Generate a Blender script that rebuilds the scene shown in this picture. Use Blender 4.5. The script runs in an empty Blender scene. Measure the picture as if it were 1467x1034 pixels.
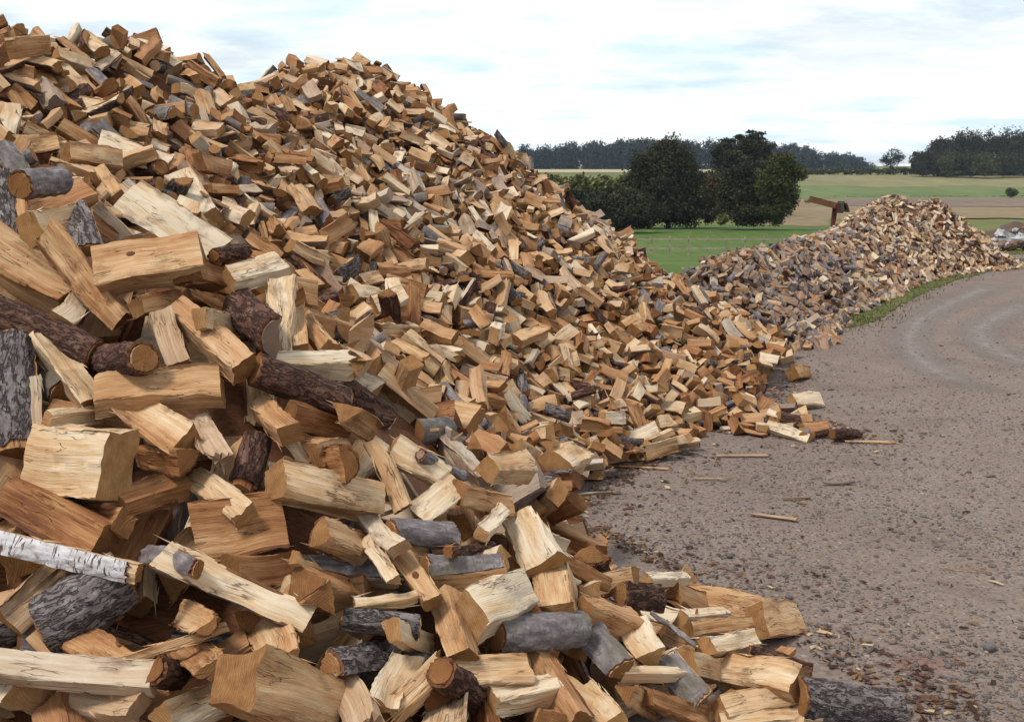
import bpy, math, random
import numpy as np
from mathutils import Vector, Matrix, Quaternion
scene = bpy.context.scene; COL = scene.collection
# ------------------------------------------------------------------ shape of the heaps (height over the yard)
RIDGES=[ # polyline of (x,y,h), slope
 ([(-4.6,4.2,2.38),(-3.2,6.4,2.67),(-2.85,7.1,2.58),(-2.55,7.9,2.70),(-2.1,8.6,2.36),(-1.75,9.5,2.66),(-1.3,10.5,2.80),(-1.5,13,2.2)],.80),
 ([(-1.3,10.5,2.72),(.45,9.5,1.36),(1.1,8.4,.50),(2.1,7.25,.0)],.85),
 ([(-1.3,10.5,2.72),(0.5,11.4,1.35),(1.5,11.6,0.55),(2.1,11.8,.25)],.75),
 ([(-3.0,4.6,2.1),(-1.95,4.35,1.86),(-1.1,4.05,1.55),(-.62,3.95,1.10),(-.4,4.1,.62),(-.15,4.35,.22)],.92),
 ([(-.8,3.3,.55),(.35,3.5,.22),(.7,3.65,.15),(.95,3.45,.10)],.5),
]
def smax(a,b,k): 
    h=np.clip(.5+.5*(a-b)/k,0,1); return b+(a-b)*h+k*h*(1-h)
def heap_h(x,y):
    x=np.asarray(x,float); y=np.asarray(y,float); out=np.full(np.broadcast(x,y).shape,-1.0)
    for pl,s in RIDGES:
        best=np.full(out.shape,-9.0)
        for (x0,y0,h0),(x1,y1,h1) in zip(pl,pl[1:]):
            dx,dy=x1-x0,y1-y0; t=np.clip(((x-x0)*dx+(y-y0)*dy)/(dx*dx+dy*dy),0,1)
            d=np.hypot(x-x0-t*dx,y-y0-t*dy); best=np.maximum(best,h0+t*(h1-h0)-s*(np.sqrt(d*d+.04)-.2))
        out=smax(best,out,.12)
    return out
FAR=[ ([(2.2,12.6,.74),(3.6,14.9,.76),(5.0,17.5,.80),(5.8,19.1,1.0),(6.65,20.4,1.25),(7.1,20.7,1.10),(7.55,20.9,1.16),(7.7,20.95,.85)],.84),
      ([(2.2,11.9,.5),(3.0,12.7,.25)],.5) ]
def far_h(x,y):
    global RIDGES
    o=RIDGES; RIDGES=FAR
    r=heap_h(x,y); RIDGES=o; return r
# ------------------------------------------------------------------ split logs
KINDS = ['quarter','tri','quarter','block','block','tri','half','block','round','slat']
def cross_section(kind, w, t, rng):
    """closed polygon in (y,z) as list of (y, z, tag) where tag is that of the edge that follows; pith position"""
    P = []
    if kind in ('quarter', 'half'):
        if kind == 'half': A = rng.uniform(2.7, 3.2); r = w/2
        else:
            A = rng.uniform(1.15, 1.8); r = w/2/math.sin(A/2)
        na = 7 if kind == 'half' else 5
        for i in range(na+1):
            a = A/2 - A*i/na
            P.append((r*math.sin(a), r*math.cos(a), 1 if i < na else 0))
        k = rng.uniform(.02, .16)*r
        if kind == 'quarter':
            P.append((-k*.8, k*rng.uniform(.3, 1.), 0)); P.append((k*.8, k*rng.uniform(.3, 1.), 0))
        pith = (0., 0.)
    elif kind == 'round':
        r = w/2; na = 12
        for i in range(na):
            a = -2*math.pi*i/na
            P.append((r*math.sin(-a)*-1*rng.uniform(.96, 1.04), r*math.cos(a)*rng.uniform(.96, 1.04), 1))
        P = P[::-1]; pith = (rng.uniform(-.1, .1)*r, rng.uniform(-.1, .1)*r)
    elif kind == 'tri':
        P = [(w/2, t*rng.uniform(.3, .55), 0), (-w/2, t*rng.uniform(.35, .6), 0), (rng.uniform(-.25, .25)*w, -t*.55, 0)]
        pith = (rng.uniform(-.2, .2)*w, -t*1.2)
    elif kind == 'slab':
        n = 4; P = []
        for i in range(n+1):
            u = i/n; P.append((w/2 - w*u, t/2 + t*.35*math.sin(math.pi*u), 1 if i < n else 0))
        P += [(-w/2*rng.uniform(.75, .98), -t/2*rng.uniform(.7, 1), 0), (w/2*rng.uniform(.75, .98), -t/2*rng.uniform(.7, 1), 0)]
        pith = (0, -w*.5)
    else:
        j = .34 if kind == 'block' else .3
        P = [((w/2)*(1-rng.uniform(0, j)), (t/2)*(1-rng.uniform(0, j*1.5)), 0), (-(w/2)*(1-rng.uniform(0, j)), (t/2)*(1-rng.uniform(0, j*1.5)), 0),
             (-(w/2)*(1-rng.uniform(0, j)), -(t/2)*(1-rng.uniform(0, j*1.5)), 0), ((w/2)*(1-rng.uniform(0, j)), -(t/2)*(1-rng.uniform(0, j*1.5)), 0)]
        pith = (rng.uniform(-.3, .3)*w, -t*rng.uniform(.6, 1.5))
    return P, pith

def make_log(kind, w, t, L, seed, lod=1, bark_t=.007, spl=None, caps=False):
    """lod 2 gives body + separate bark shell, lod 1/0 one mesh. Returns dict part -> (V, F, M, lc)"""
    rng = random.Random(seed)
    P, pith = cross_section(kind, w, t, rng)
    pts = np.array([(p[0], p[1]) for p in P]); tags = [p[2] for p in P]
    cen = pts.mean(0); pts = pts - cen; pith = np.array(pith) - cen
    n = len(pts); Q = []; T = []; arcs = []
    fine = {2: max(w, t)/9, 1: max(w, t)/2.2, 0: 9}[lod]
    ch = {2: .002, 1: .003, 0: 0}[lod]
    for i in range(n):
        a, b = pts[i], pts[(i+1) % n]; tg = tags[i]; tp = tags[i-1]; e = b-a; le = np.linalg.norm(e)
        corner = not (tg == 1 and tp == 1)
        nxt = not (tg == 1 and tags[(i+1) % n] == 1)
        c0 = min(ch, le*.2) if corner else 0; c1 = min(ch, le*.2) if nxt else 0
        m = max(1, int(round(le/fine)))
        if lod == 2 and tg == 1: m = max(2, int(round(le/(fine*.8))))
        for k in range(m):
            Q.append(a + e*((c0 + (le-c0-c1)*k/m)/le)); T.append(tg)
        if c1: Q.append(a + e*((le-c1)/le)); T.append(0 if tags[(i+1) % n] != tg else tg)
    Q = np.array(Q); T = np.array(T); K = len(Q)
    if lod == 2:                                            # round the arc between polygon points
        for i in range(K):
            if T[i] == 1 or T[i-1] == 1:
                d = Q[i]-pith; rr = np.linalg.norm(d)
                if kind in ('round', 'half', 'quarter'):
                    rs = w/2 if kind != 'quarter' else np.linalg.norm(pts[0]-pith)
                    Q[i] = pith + d/rr*(rr*.25+rs*.75)
    tang = np.roll(Q, -1, 0)-np.roll(Q, 1, 0); tang /= np.linalg.norm(tang, axis=1)[:, None]+1e-9
    nor = np.stack([tang[:, 1], -tang[:, 0]], 1)
    if np.sum(nor*Q) < 0: nor = -nor
    s = np.cumsum(np.r_[0, np.linalg.norm(np.diff(Q, axis=0), axis=1)])
    isb = (T == 1) | (np.roll(T, 1) == 1)
    onb = (T == 1)
    nL = {2: max(8, int(L/.0145)), 1: 3, 0: 1}[lod]
    X = np.linspace(-L/2, L/2, nL+1)
    bow = rng.gauss(0, .006); ba = rng.uniform(0, 6.28); wav = abs(rng.gauss(0, .0020)); wl = rng.uniform(.12, .25); wp = rng.uniform(0, 6.28)
    if spl == 'wavy': wav = .0045
    if spl == 'bent': bow = .02; ba = 1.57
    taper = rng.uniform(-.12, .12); tw = rng.gauss(0, .22)
    te = [(rng.gauss(0, .10), rng.gauss(0, .10)) for _ in range(2)]
    comps = [(rng.uniform(.4, 3), rng.uniform(2, 9), rng.uniform(0, 6.28), rng.uniform(1., 2.2)) for _ in range(3)]+[(rng.uniform(.5, 5), rng.uniform(15, 75), rng.uniform(0, 6.28), rng.uniform(.1, .55)) for _ in range(6)]
    amp = {2: .0015, 1: .002, 0: 0}[lod]*(1.8 if spl == 'rough' else 1)
    thin = min(w, t)/.08; amp *= min(1, thin)
    def place(x, q):
        f = 1+taper*x/L; a = tw*x/L; ca, sa = math.cos(a), math.sin(a)
        y = (q[:, 0]*ca-q[:, 1]*sa)*f; z = (q[:, 0]*sa+q[:, 1]*ca)*f
        d = bow*((2*x/L)**2-.35); wv = wav*math.sin(6.283*x/wl+wp)
        y = y+d*math.cos(ba)+wv*math.sin(ba); z = z+d*math.sin(ba)+wv*math.cos(ba)
        return y, z
    V = []; LC = []; off = rng.uniform(-40, 40)
    jit = np.array([rng.gauss(0, .0007) for _ in range(K)]); jit2 = np.array([rng.gauss(0, .0007) for _ in range(K)])
    if spl == 'torn': jit2 = np.array([abs(rng.gauss(0, .016)) for _ in range(K)])
    sep = lod == 2 and onb.any()
    corner = np.array([(not isb[k]) and np.dot(tang[k-1], tang[(k+1) % K]) < .8 for k in range(K)])
    per = s[-1]; steps = []                                  # places where a layer of the split face tore away, and chipped edges
    for _ in range(rng.randint(1, 4) if lod == 2 and kind != 'slat' else 0):
        steps.append((rng.uniform(-.4, .4)*L, rng.choice([-1, 1]), rng.uniform(0, per), rng.uniform(.12, .3)*per, rng.uniform(.002, .007), rng.uniform(15, 60)))
    chip = [(rng.uniform(6, 40), rng.uniform(0, 6.28), rng.uniform(.4, 1)) for _ in range(6)]
    for i, x in enumerate(X):
        dd = np.zeros(K)
        for fx, fs, ph, am in comps: dd += am*np.sin(6.283*(fx*x+fs*s)+ph)
        dd *= amp
        for x0, sg, s0, hw, dp, fr in steps:
            e = np.abs((s-s0+per/2) % per-per/2); edge = x0+.012*np.sin(fr*s*6.283/per*2+s0*90)
            dd -= dp*min(1, thin)*np.clip((hw-e)/.006, 0, 1)*np.clip(sg*(x-edge)/.016, 0, 1)
        if corner.any(): dd[corner] -= max(0, sum(am*math.sin(6.283*fx*x+ph) for fx, ph, am in chip)-.5)*.0022*min(1, thin)
        if isb.any(): dd[isb] *= .45
        q = Q+nor*dd[:, None]
        if sep: q = q - nor*np.where(isb, bark_t, 0)[:, None]
        y, z = place(x, q)
        xx = np.full(K, x)
        if lod:
            if i == 0: xx = xx + te[0][0]*y+te[0][1]*z+jit
            if i == nL: xx = xx + te[1][0]*y+te[1][1]*z+jit2
            if i == 1 and nL > 6: xx = xx + .6*(te[0][0]*y+te[0][1]*z)
            if i == nL-1 and nL > 6: xx = xx + .6*(te[1][0]*y+te[1][1]*z)
        V.append(np.stack([xx, y, z], 1)); LC.append(np.stack([xx+off, q[:, 0]-pith[0], q[:, 1]-pith[1]], 1))
    F = []; M = []
    for i in range(nL):
        for k in range(K):
            k2 = (k+1) % K
            F.append((i*K+k, i*K+k2, (i+1)*K+k2, (i+1)*K+k)); M.append(2 if (T[k] == 1 and not sep) else 0)
    V = np.concatenate(V); LC = np.concatenate(LC); nv = len(V)
    if lod == 2 and kind not in ('round',):
        cor = [k for k in range(K) if not isb[k] and np.dot(tang[k-1], tang[(k+1) % K]) < .75]
        ex = []; el = []
        for _ in range(rng.randint(8, 20) if cor else 0):
            k = (rng.choice(cor)+rng.choice([-1, 0, 0, 1])) % K; i0 = rng.randint(0, nL-2); a = V[i0*K+k]; sg = rng.choice([1, -1])
            t3 = np.array([0, *tang[k]]); n3 = np.array([0, *nor[k]]); ln = rng.uniform(.02, .07); w2 = rng.uniform(.0015, .004)
            ex += [a-t3*w2-n3*.002, a+t3*w2-n3*.002, a+n3*rng.uniform(.0005, .002)-np.array([sg*.006, 0, 0]), a+np.array([sg*ln, 0, 0])+n3*rng.uniform(.002, .009)+t3*rng.uniform(-.006, .006)]
            el += [LC[i0*K+k]]*4
    else: ex = []
    for i, ring in ((0, 0), (1, nL)):
        base = ring*K; c = V[base:base+K].mean(0); l = LC[base:base+K].mean(0)
        if lod < 2 and kind != 'round' or lod == 0:
            F.append(tuple(range(base+K-1, base-1, -1)) if i == 0 else tuple(range(base, base+K))); M.append(1)
        else:
            V = np.vstack([V, c]); LC = np.vstack([LC, l]); ci = len(V)-1
            for k in range(K):
                k2 = (k+1) % K
                F.append((base+k2, base+k, ci) if i == 0 else (base+k, base+k2, ci)); M.append(1)
    if ex:
        b0 = len(V); V = np.vstack([V, ex]); LC = np.vstack([LC, el])
        for j in range(0, len(ex), 4): F += [(b0+j, b0+j+1, b0+j+3), (b0+j+1, b0+j+2, b0+j+3), (b0+j+2, b0+j, b0+j+3)]; M += [0, 0, 0]
    # make faces point outwards
    a = V[F[0][1]]-V[F[0][0]]; b = V[F[0][3]]-V[F[0][0]]
    if np.dot(np.cross(a, b)[1:], nor[0]) < 0: F = [f[::-1] for f in F]
    out = {'body': (V, F, M, LC)}
    if lod == 2 and caps:                                   # the two sawn ends as pieces of their own
        def sub(sel):
            FF = [f for f, m in zip(F, M) if sel(f, m)]; u = sorted({i for f in FF for i in f}); mp = {i: k for k, i in enumerate(u)}
            return (V[u], [tuple(mp[i] for i in f) for f in FF], [M[F.index(f)] for f in FF[:1]]*len(FF), LC[u])
        half = nL*K//2
        e = [sub(lambda f, m, q=q: m == 1 and (min(f) < K) == q) for q in (True, False)]
        out = {'body': sub(lambda f, m: m != 1), 'end_a': e[0], 'end_b': e[1]}
    if sep:
        idx = [k for k in range(K) if onb[k]]
        closed = len(idx) == K
        if not closed:
            st = [k for k in idx if not onb[k-1]][0]; idx = []
            k = st
            while onb[k % K]: idx.append(k % K); k += 1
            idx.append(k % K)
        na = len(idx); nl = nL+4; XX = np.linspace(-L/2+.001, L/2-.001, nl+1)
        e0 = np.array([abs(rng.gauss(0, .005)) for _ in idx]); e1 = np.array([abs(rng.gauss(0, .005)) for _ in idx])
        if spl == 'peel': e1 = e1+np.array([abs(rng.gauss(.03, .03)) for _ in idx])
        lump = [(rng.uniform(2, 22), rng.uniform(5, 60), rng.uniform(0, 6.28), rng.uniform(.3, 1)) for _ in range(6)]
        bamp = .0013 if spl != 'deepbark' else .0026
        Vo = []; Vi = []; Lo = []
        for i, x in enumerate(XX):
            dd = np.zeros(na)
            for fx, fs, ph, am in lump: dd += am*np.sin(6.283*(fx*x+fs*s[idx])+ph)
            dw = np.zeros(na)
            for fx, fs, ph, am in comps: dw += am*np.sin(6.283*(fx*x+fs*s[idx])+ph)
            base = Q[idx]+nor[idx]*(dw*amp*.45)[:, None]
            for tgt, q in ((Vo, base+nor[idx]*(dd*bamp)[:, None]), (Vi, base-nor[idx]*(bark_t+.001))):
                y, z = place(x, q); xx = np.full(na, x)
                wE = 1.0 if i == 0 else .5 if i == 1 else 0; wF = 1.0 if i == nl else .5 if i == nl-1 else 0
                xx = xx + max(wE, 0)*(te[0][0]*y+te[0][1]*z) + e0*max(wE, 0) + wF*(te[1][0]*y+te[1][1]*z) - e1*wF
                tgt.append(np.stack([xx, y, z], 1))
            Lo.append(np.stack([np.full(na, x+off), base[:, 0]-pith[0], base[:, 1]-pith[1]], 1))
        N = na*(nl+1); VV = np.concatenate(Vo+Vi); LL = np.concatenate(Lo+Lo); FF = []; MM = []
        rngk = range(na) if closed else range(na-1)
        for i in range(nl):
            for k in rngk:
                k2 = (k+1) % na
                FF.append((i*na+k, i*na+k2, (i+1)*na+k2, (i+1)*na+k)); MM.append(2)
                FF.append((N+i*na+k2, N+i*na+k, N+(i+1)*na+k, N+(i+1)*na+k2)); MM.append(3)
            if not closed:
                FF.append((i*na, (i+1)*na, N+(i+1)*na, N+i*na)); MM.append(3)
                FF.append(((i+1)*na+na-1, i*na+na-1, N+i*na+na-1, N+(i+1)*na+na-1)); MM.append(3)
        for k in rngk:
            k2 = (k+1) % na
            FF.append((k2, k, N+k, N+k2)); MM.append(3)
            FF.append((nl*na+k, nl*na+k2, N+nl*na+k2, N+nl*na+k)); MM.append(3)
        a = VV[FF[0][1]]-VV[FF[0][0]]; b = VV[FF[0][3]]-VV[FF[0][0]]
        if np.dot(np.cross(a, b)[1:], nor[idx[0]]) < 0: FF = [f[::-1] for f in FF]
        out['bark'] = (VV, FF, MM, LL)
    return out

NVAR, NBIG = 124, 60                # 60 to 83 are the bigger logs of the near mound, 84 on middling ones
def variant(i):
    r = random.Random(1000+i)
    kind = KINDS[i % len(KINDS)]
    L = r.uniform(.25, .35)
    w = r.uniform(.095, .155); t = w*r.uniform(.55, .9)
    if kind == 'round': w = r.uniform(.055, .10)
    if kind == 'slat': w = r.uniform(.07, .12); t = r.uniform(.022, .04)
    if kind == 'slab': t = w*r.uniform(.35, .55)
    if kind == 'half': w = r.uniform(.11, .16)
    f = 1 if 84 > i >= NBIG else r.uniform(.66, .9) if i >= 84 else r.uniform(.48, .68)
    return dict(kind=kind, w=w*f, t=t*f, L=L*f*(1 if 84 > i >= NBIG else r.uniform(.68, .95)), seed=5000+i, spl=r.choice([None, None, None, 'rough', 'wavy', 'torn']))
def log_look(seed):
    """tone 0..1 (orange brown .. cream), random, bark kind, weathering"""
    r = random.Random(seed*7+3)
    return (min(1, max(0, r.gauss(.66, .22))), r.random(), r.choice([0, 0, .33, .33, .66]), 0 if r.random() > .07 else r.uniform(.3, .9))
# ------------------------------------------------------------------ materials
def new_mat(name):
    m = bpy.data.materials.new(name); m.use_nodes = True; nt = m.node_tree; nt.nodes.clear()
    return m, nt
class NT:
    def __init__(s, nt): s.nt = nt
    def n(s, typ, inputs=None, **kw):
        nd = s.nt.nodes.new(typ)
        for k, v in kw.items(): setattr(nd, k, v)
        for k, v in (inputs or {}).items():
            if isinstance(v, bpy.types.NodeSocket): s.nt.links.new(v, nd.inputs[k])
            else: nd.inputs[k].default_value = v
        return nd
    def math(s, op, a, b=0., c=0., clamp=False):
        return s.n('ShaderNodeMath', {0: a, 1: b, 2: c}, operation=op, use_clamp=clamp).outputs[0]
    def ramp(s, fac, stops, interp='LINEAR'):
        nd = s.n('ShaderNodeValToRGB', {0: fac}); cr = nd.color_ramp; cr.interpolation = interp
        while len(cr.elements) < len(stops): cr.elements.new(.5)
        for e, (p, c) in zip(cr.elements, stops):
            e.position = p; e.color = (*c, 1) if len(c) == 3 else c
        return nd.outputs[0]
    def mix(s, f, a, b, mode='MIX'):
        nd = s.n('ShaderNodeMix', data_type='RGBA', blend_type=mode)
        for i, v in ((0, f), (6, a), (7, b)):
            if isinstance(v, bpy.types.NodeSocket): s.nt.links.new(v, nd.inputs[i])
            else: nd.inputs[i].default_value = v if i == 0 or len(v) == 4 else (*v, 1)
        return nd.outputs[2]
    def noise(s, vec, scale, detail=4, rough=.55, w=None):
        nd = s.n('ShaderNodeTexNoise', {'Scale': scale, 'Detail': detail, 'Roughness': rough})
        if vec is not None: s.nt.links.new(vec, nd.inputs['Vector'])
        return nd.outputs[0]
    def vmul(s, v, m): return s.n('ShaderNodeVectorMath', {0: v, 1: m}, operation='MULTIPLY').outputs[0]
    def attr(s, name, typ='GEOMETRY'): return s.n('ShaderNodeAttribute', attribute_name=name, attribute_type=typ)
    def obj(s): return s.n('ShaderNodeTexCoord').outputs['Object']
    def out(s, color, rough=.8, height=None, bump=.3, dist=.01, spec=.25, extra=None):
        b = s.n('ShaderNodeBsdfPrincipled', {'Base Color': color, 'Roughness': rough, 'Specular IOR Level': spec, **(extra or {})})
        if height is not None:
            bp = s.n('ShaderNodeBump', {'Strength': bump, 'Distance': dist, 'Height': height}); s.nt.links.new(bp.outputs[0], b.inputs['Normal'])
        s.nt.links.new(b.outputs[0], s.n('ShaderNodeOutputMaterial').inputs[0])
def col(r, g, b):  # sRGB 0-255 -> linear
    f = lambda c: (c/255/12.92 if c <= 10 else ((c/255+.055)/1.055)**2.4)
    return (f(r), f(g), f(b))

def wood_mats():
    # split faces
    m0, nt = new_mat('split_wood'); T = NT(nt)
    lc = T.attr('lc').outputs['Vector']; lg = T.attr('lg'); sp = T.n('ShaderNodeSeparateColor', {0: lg.outputs['Color']})
    tone, var, wea = sp.outputs[0], sp.outputs[1], lg.outputs['Alpha']
    g1 = T.noise(T.vmul(lc, (3.5, 75, 75)), 1, 5, .6); g2 = T.noise(T.vmul(lc, (9, 330, 330)), 1, 3, .6); g3 = T.noise(T.vmul(lc, (2.2, 9, 9)), 1, 3, .5)
    blot = T.noise(T.vmul(lc, (16, 16, 16)), 1, 4, .6)
    k = T.math('ADD', T.math('MULTIPLY', T.math('SUBTRACT', g1, .5), .75), T.math('MULTIPLY', T.math('SUBTRACT', g2, .5), .45))
    k = T.math('ADD', k, T.math('MULTIPLY', T.math('SUBTRACT', g3, .5), .95)); k = T.math('ADD', k, T.math('MULTIPLY', T.math('SUBTRACT', blot, .5), .25))
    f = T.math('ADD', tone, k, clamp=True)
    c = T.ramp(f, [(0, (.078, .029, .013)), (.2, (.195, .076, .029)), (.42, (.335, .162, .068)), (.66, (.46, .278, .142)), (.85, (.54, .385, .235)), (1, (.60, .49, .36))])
    c = T.mix(T.math('MULTIPLY', T.math('SUBTRACT', var, .5, clamp=True), .75), c, (.37, .185, .10))     # pinkish alder
    grey = T.mix(g1, (.17, .145, .13), (.42, .38, .335))
    wf = T.math('MULTIPLY', wea, T.math('ADD', .55, T.math('MULTIPLY', g3, .6)), clamp=True)
    c = T.mix(wf, c, grey)
    cr = T.noise(T.vmul(lc, (5.5, 48, 48)), 1, 2, .5); cr = T.math('ABSOLUTE', T.math('SUBTRACT', cr, .5))
    crm = T.math('MULTIPLY', T.ramp(cr, [(0, (1, 1, 1)), (.013, (0, 0, 0))]), T.ramp(T.noise(T.vmul(lc, (7, 14, 14)), 1, 2), [(.50, (0, 0, 0)), (.6, (1, 1, 1))]))
    c = T.mix(T.math('MULTIPLY', crm, .75), c, (.06, .024, .010))
    dirt = T.ramp(T.noise(T.vmul(lc, (7, 11, 11)), 1, 5, .65), [(.54, (0, 0, 0)), (.70, (1, 1, 1))])
    c = T.mix(T.math('MULTIPLY', dirt, .62), c, (.10, .040, .018))
    h = T.math('SUBTRACT', T.math('ADD', g1, T.math('MULTIPLY', g2, .5)), T.math('MULTIPLY', crm, .8))
    T.out(c, .75, h, .85, .005, .15)
    # sawn ends
    m1, nt = new_mat('sawn_end'); T = NT(nt)
    lc = T.attr('lc').outputs['Vector']; lg = T.attr('lg'); sp = T.n('ShaderNodeSeparateColor', {0: lg.outputs['Color']})
    tone, var, wea = sp.outputs[0], sp.outputs[1], lg.outputs['Alpha']
    yz = T.vmul(lc, (0, 1, 1)); x1 = T.n('ShaderNodeVectorMath', {0: T.vmul(lc, (.02, 1, 1)), 1: (0, 0, 0)}, operation='ADD').outputs[0]
    rad = T.n('ShaderNodeVectorMath', {0: yz}, operation='LENGTH').outputs['Value']
    wob = T.noise(x1, 14, 3)
    ring = T.math('SINE', T.math('ADD', T.math('MULTIPLY', rad, 900), T.math('MULTIPLY', wob, 26)))
    blot = T.noise(x1, 22, 5, .65); saw = T.noise(T.vmul(lc, (.02, 30, 420)), 1, 2)
    f = T.math('ADD', T.math('MULTIPLY', tone, .7), T.math('MULTIPLY', ring, .05)); f = T.math('ADD', f, T.math('MULTIPLY', T.math('SUBTRACT', blot, .5), .8))
    f = T.math('ADD', f, T.math('MULTIPLY', T.math('SUBTRACT', saw, .5), .22), clamp=True)
    c = T.ramp(f, [(0, (.075, .03, .012)), (.3, (.165, .073, .026)), (.6, (.29, .15, .058)), (1, (.44, .28, .14))])
    c = T.mix(T.math('MULTIPLY', T.ramp(T.math('ADD', rad, T.math('MULTIPLY', wob, .03)), [(.035, (1, 1, 1)), (.065, (0, 0, 0))]), .45), c, (.23, .09, .03))
    c = T.mix(T.math('MULTIPLY', wea, .8), c, (.25, .21, .185))
    an = T.n('ShaderNodeSeparateXYZ', {0: lc}); th = T.math('ARCTAN2', an.outputs[1], an.outputs[2])
    rc = T.noise(T.n('ShaderNodeCombineXYZ', {0: T.math('MULTIPLY', th, 3.), 1: T.math('MULTIPLY', rad, 4), 2: T.math('MULTIPLY', an.outputs[0], .05)}).outputs[0], 1.3, 2)
    rcm = T.ramp(T.math('ABSOLUTE', T.math('SUBTRACT', rc, .5)), [(0, (1, 1, 1)), (.012, (0, 0, 0))])
    c = T.mix(T.math('MULTIPLY', rcm, T.math('MULTIPLY', T.math('GREATER_THAN', var, .35), .7)), c, (.08, .035, .015))
    T.out(c, .8, T.math('ADD', saw, T.math('MULTIPLY', ring, .15)), .35, .003, .15)
    # bark
    m2, nt = new_mat('bark'); T = NT(nt)
    lc = T.attr('lc').outputs['Vector']; lg = T.attr('lg'); sp = T.n('ShaderNodeSeparateColor', {0: lg.outputs['Color']})
    var, bk = sp.outputs[1], sp.outputs[2]
    n1 = T.noise(T.vmul(lc, (18, 40, 40)), 1, 6, .65); n2 = T.noise(T.vmul(lc, (60, 60, 60)), 1, 4, .6); n3 = T.noise(T.vmul(lc, (6, 9, 9)), 1, 3)
    wq = T.n('ShaderNodeTexNoise', {'Vector': T.vmul(lc, (14, 30, 30)), 'Scale': 1., 'Detail': 4.}).outputs['Color']
    wv = T.n('ShaderNodeVectorMath', {0: T.vmul(lc, (9, 46, 46)), 1: T.vmul(wq, (2.4, 3.2, 3.2))}, operation='ADD').outputs[0]
    fn = T.noise(wv, 1, 3, .55); fis0 = T.math('ABSOLUTE', T.math('SUBTRACT', fn, .5))
    fis = T.ramp(T.math('ADD', fis0, T.math('MULTIPLY', T.math('SUBTRACT', n2, .5), .05)), [(.0, (0, 0, 0)), (.075, (1, 1, 1))])
    lent = T.ramp(T.noise(T.vmul(lc, (150, 28, 28)), 1, 2), [(.36, (0, 0, 0)), (.43, (1, 1, 1))])
    smooth = T.mix(T.math('MULTIPLY', T.math('SUBTRACT', 1., lent), .45), T.ramp(n1, [(.3, (.085, .068, .068)), (.5, (.155, .13, .13)), (.68, (.27, .245, .24))]), (.075, .055, .05))
    smooth = T.mix(T.ramp(n3, [(.52, (0, 0, 0)), (.66, (.7, .7, .7))]), smooth, (.12, .105, .07))
    dark = T.mix(fis, (.035, .018, .014), T.ramp(n1, [(.3, (.055, .024, .017)), (.55, (.12, .06, .042)), (.75, (.21, .14, .11))]))
    rough = T.mix(fis, (.04, .028, .025), T.ramp(n1, [(.3, (.085, .066, .064)), (.55, (.17, .145, .138)), (.75, (.31, .28, .265))]))
    birch = T.mix(T.math('SUBTRACT', 1., lent), T.ramp(n1, [(.3, (.32, .29, .285)), (.6, (.56, .54, .55))]), (.10, .07, .06))
    birch = T.mix(T.ramp(n3, [(.6, (0, 0, 0)), (.66, (1, 1, 1))]), birch, (.16, .08, .05))
    c = T.mix(T.math('GREATER_THAN', bk, .16), smooth, dark); c = T.mix(T.math('GREATER_THAN', bk, .5), c, rough); c = T.mix(T.math('GREATER_THAN', bk, .82), c, birch)
    hs = T.math('GREATER_THAN', bk, .16); hb = T.math('GREATER_THAN', bk, .82)
    hh = T.math('ADD', T.math('MULTIPLY', T.math('SUBTRACT', hs, hb), T.math('MULTIPLY', fis, 1.6)), T.math('ADD', n2, n1))
    T.out(c, .85, hh, .8, .006, .15)
    # inner bark
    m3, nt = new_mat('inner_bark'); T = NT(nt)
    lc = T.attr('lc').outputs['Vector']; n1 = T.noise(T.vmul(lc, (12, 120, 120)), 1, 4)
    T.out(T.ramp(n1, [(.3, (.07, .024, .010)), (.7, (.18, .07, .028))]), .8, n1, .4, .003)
    return [m0, m1, m2, m3]
WOOD = wood_mats()

def log_mesh(name, parts, Mtx=None, look=(.5, .5, 0, 0)):
    """parts: list of (V,F,M,lc[,look,matrix]) merged in ONE mesh with grain coordinates"""
    VV = []; LL = []; CC = []; loops = []; starts = []; tot = []; mi = []; off = 0; ls = 0
    for p in parts:
        V, F, M, LC = p[:4]; lk = p[4] if len(p) > 4 else look
        mt = p[5] if len(p) > 5 else None
        if mt is not None: V = V @ mt[:3, :3].T + mt[:3, 3]
        VV.append(V); LL.append(LC); CC.append(np.tile(np.array(lk, np.float32), (len(V), 1)))
        for f in F:
            loops.extend([i+off for i in f]); starts.append(ls); tot.append(len(f)); ls += len(f)
        mi.extend(M); off += len(V)
    me = bpy.data.meshes.new(name)
    V = np.concatenate(VV).astype(np.float32)
    me.vertices.add(len(V)); me.vertices.foreach_set('co', V.ravel())
    me.loops.add(ls); me.loops.foreach_set('vertex_index', np.array(loops, np.int32))
    me.polygons.add(len(starts)); me.polygons.foreach_set('loop_start', np.array(starts, np.int32))
    me.update(calc_edges=True)
    a = me.attributes.new('lc', 'FLOAT_VECTOR', 'POINT'); a.data.foreach_set('vector', np.concatenate(LL).astype(np.float32).ravel())
    a = me.attributes.new('lg', 'FLOAT_COLOR', 'POINT'); a.data.foreach_set('color', np.concatenate(CC).astype(np.float32).ravel())
    for m in WOOD: me.materials.append(m)
    me.polygons.foreach_set('material_index', np.array(mi, np.int32))
    me.polygons.foreach_set('use_smooth', np.array(mi) != 1)
    me.set_sharp_from_angle(angle=math.radians(29))
    me.validate(); me.update()
    return me
def link(name, me, parent=None, **props):
    o = bpy.data.objects.new(name, me); COL.objects.link(o); o.parent = parent
    for k, v in props.items(): o[k] = v
    return o
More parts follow.
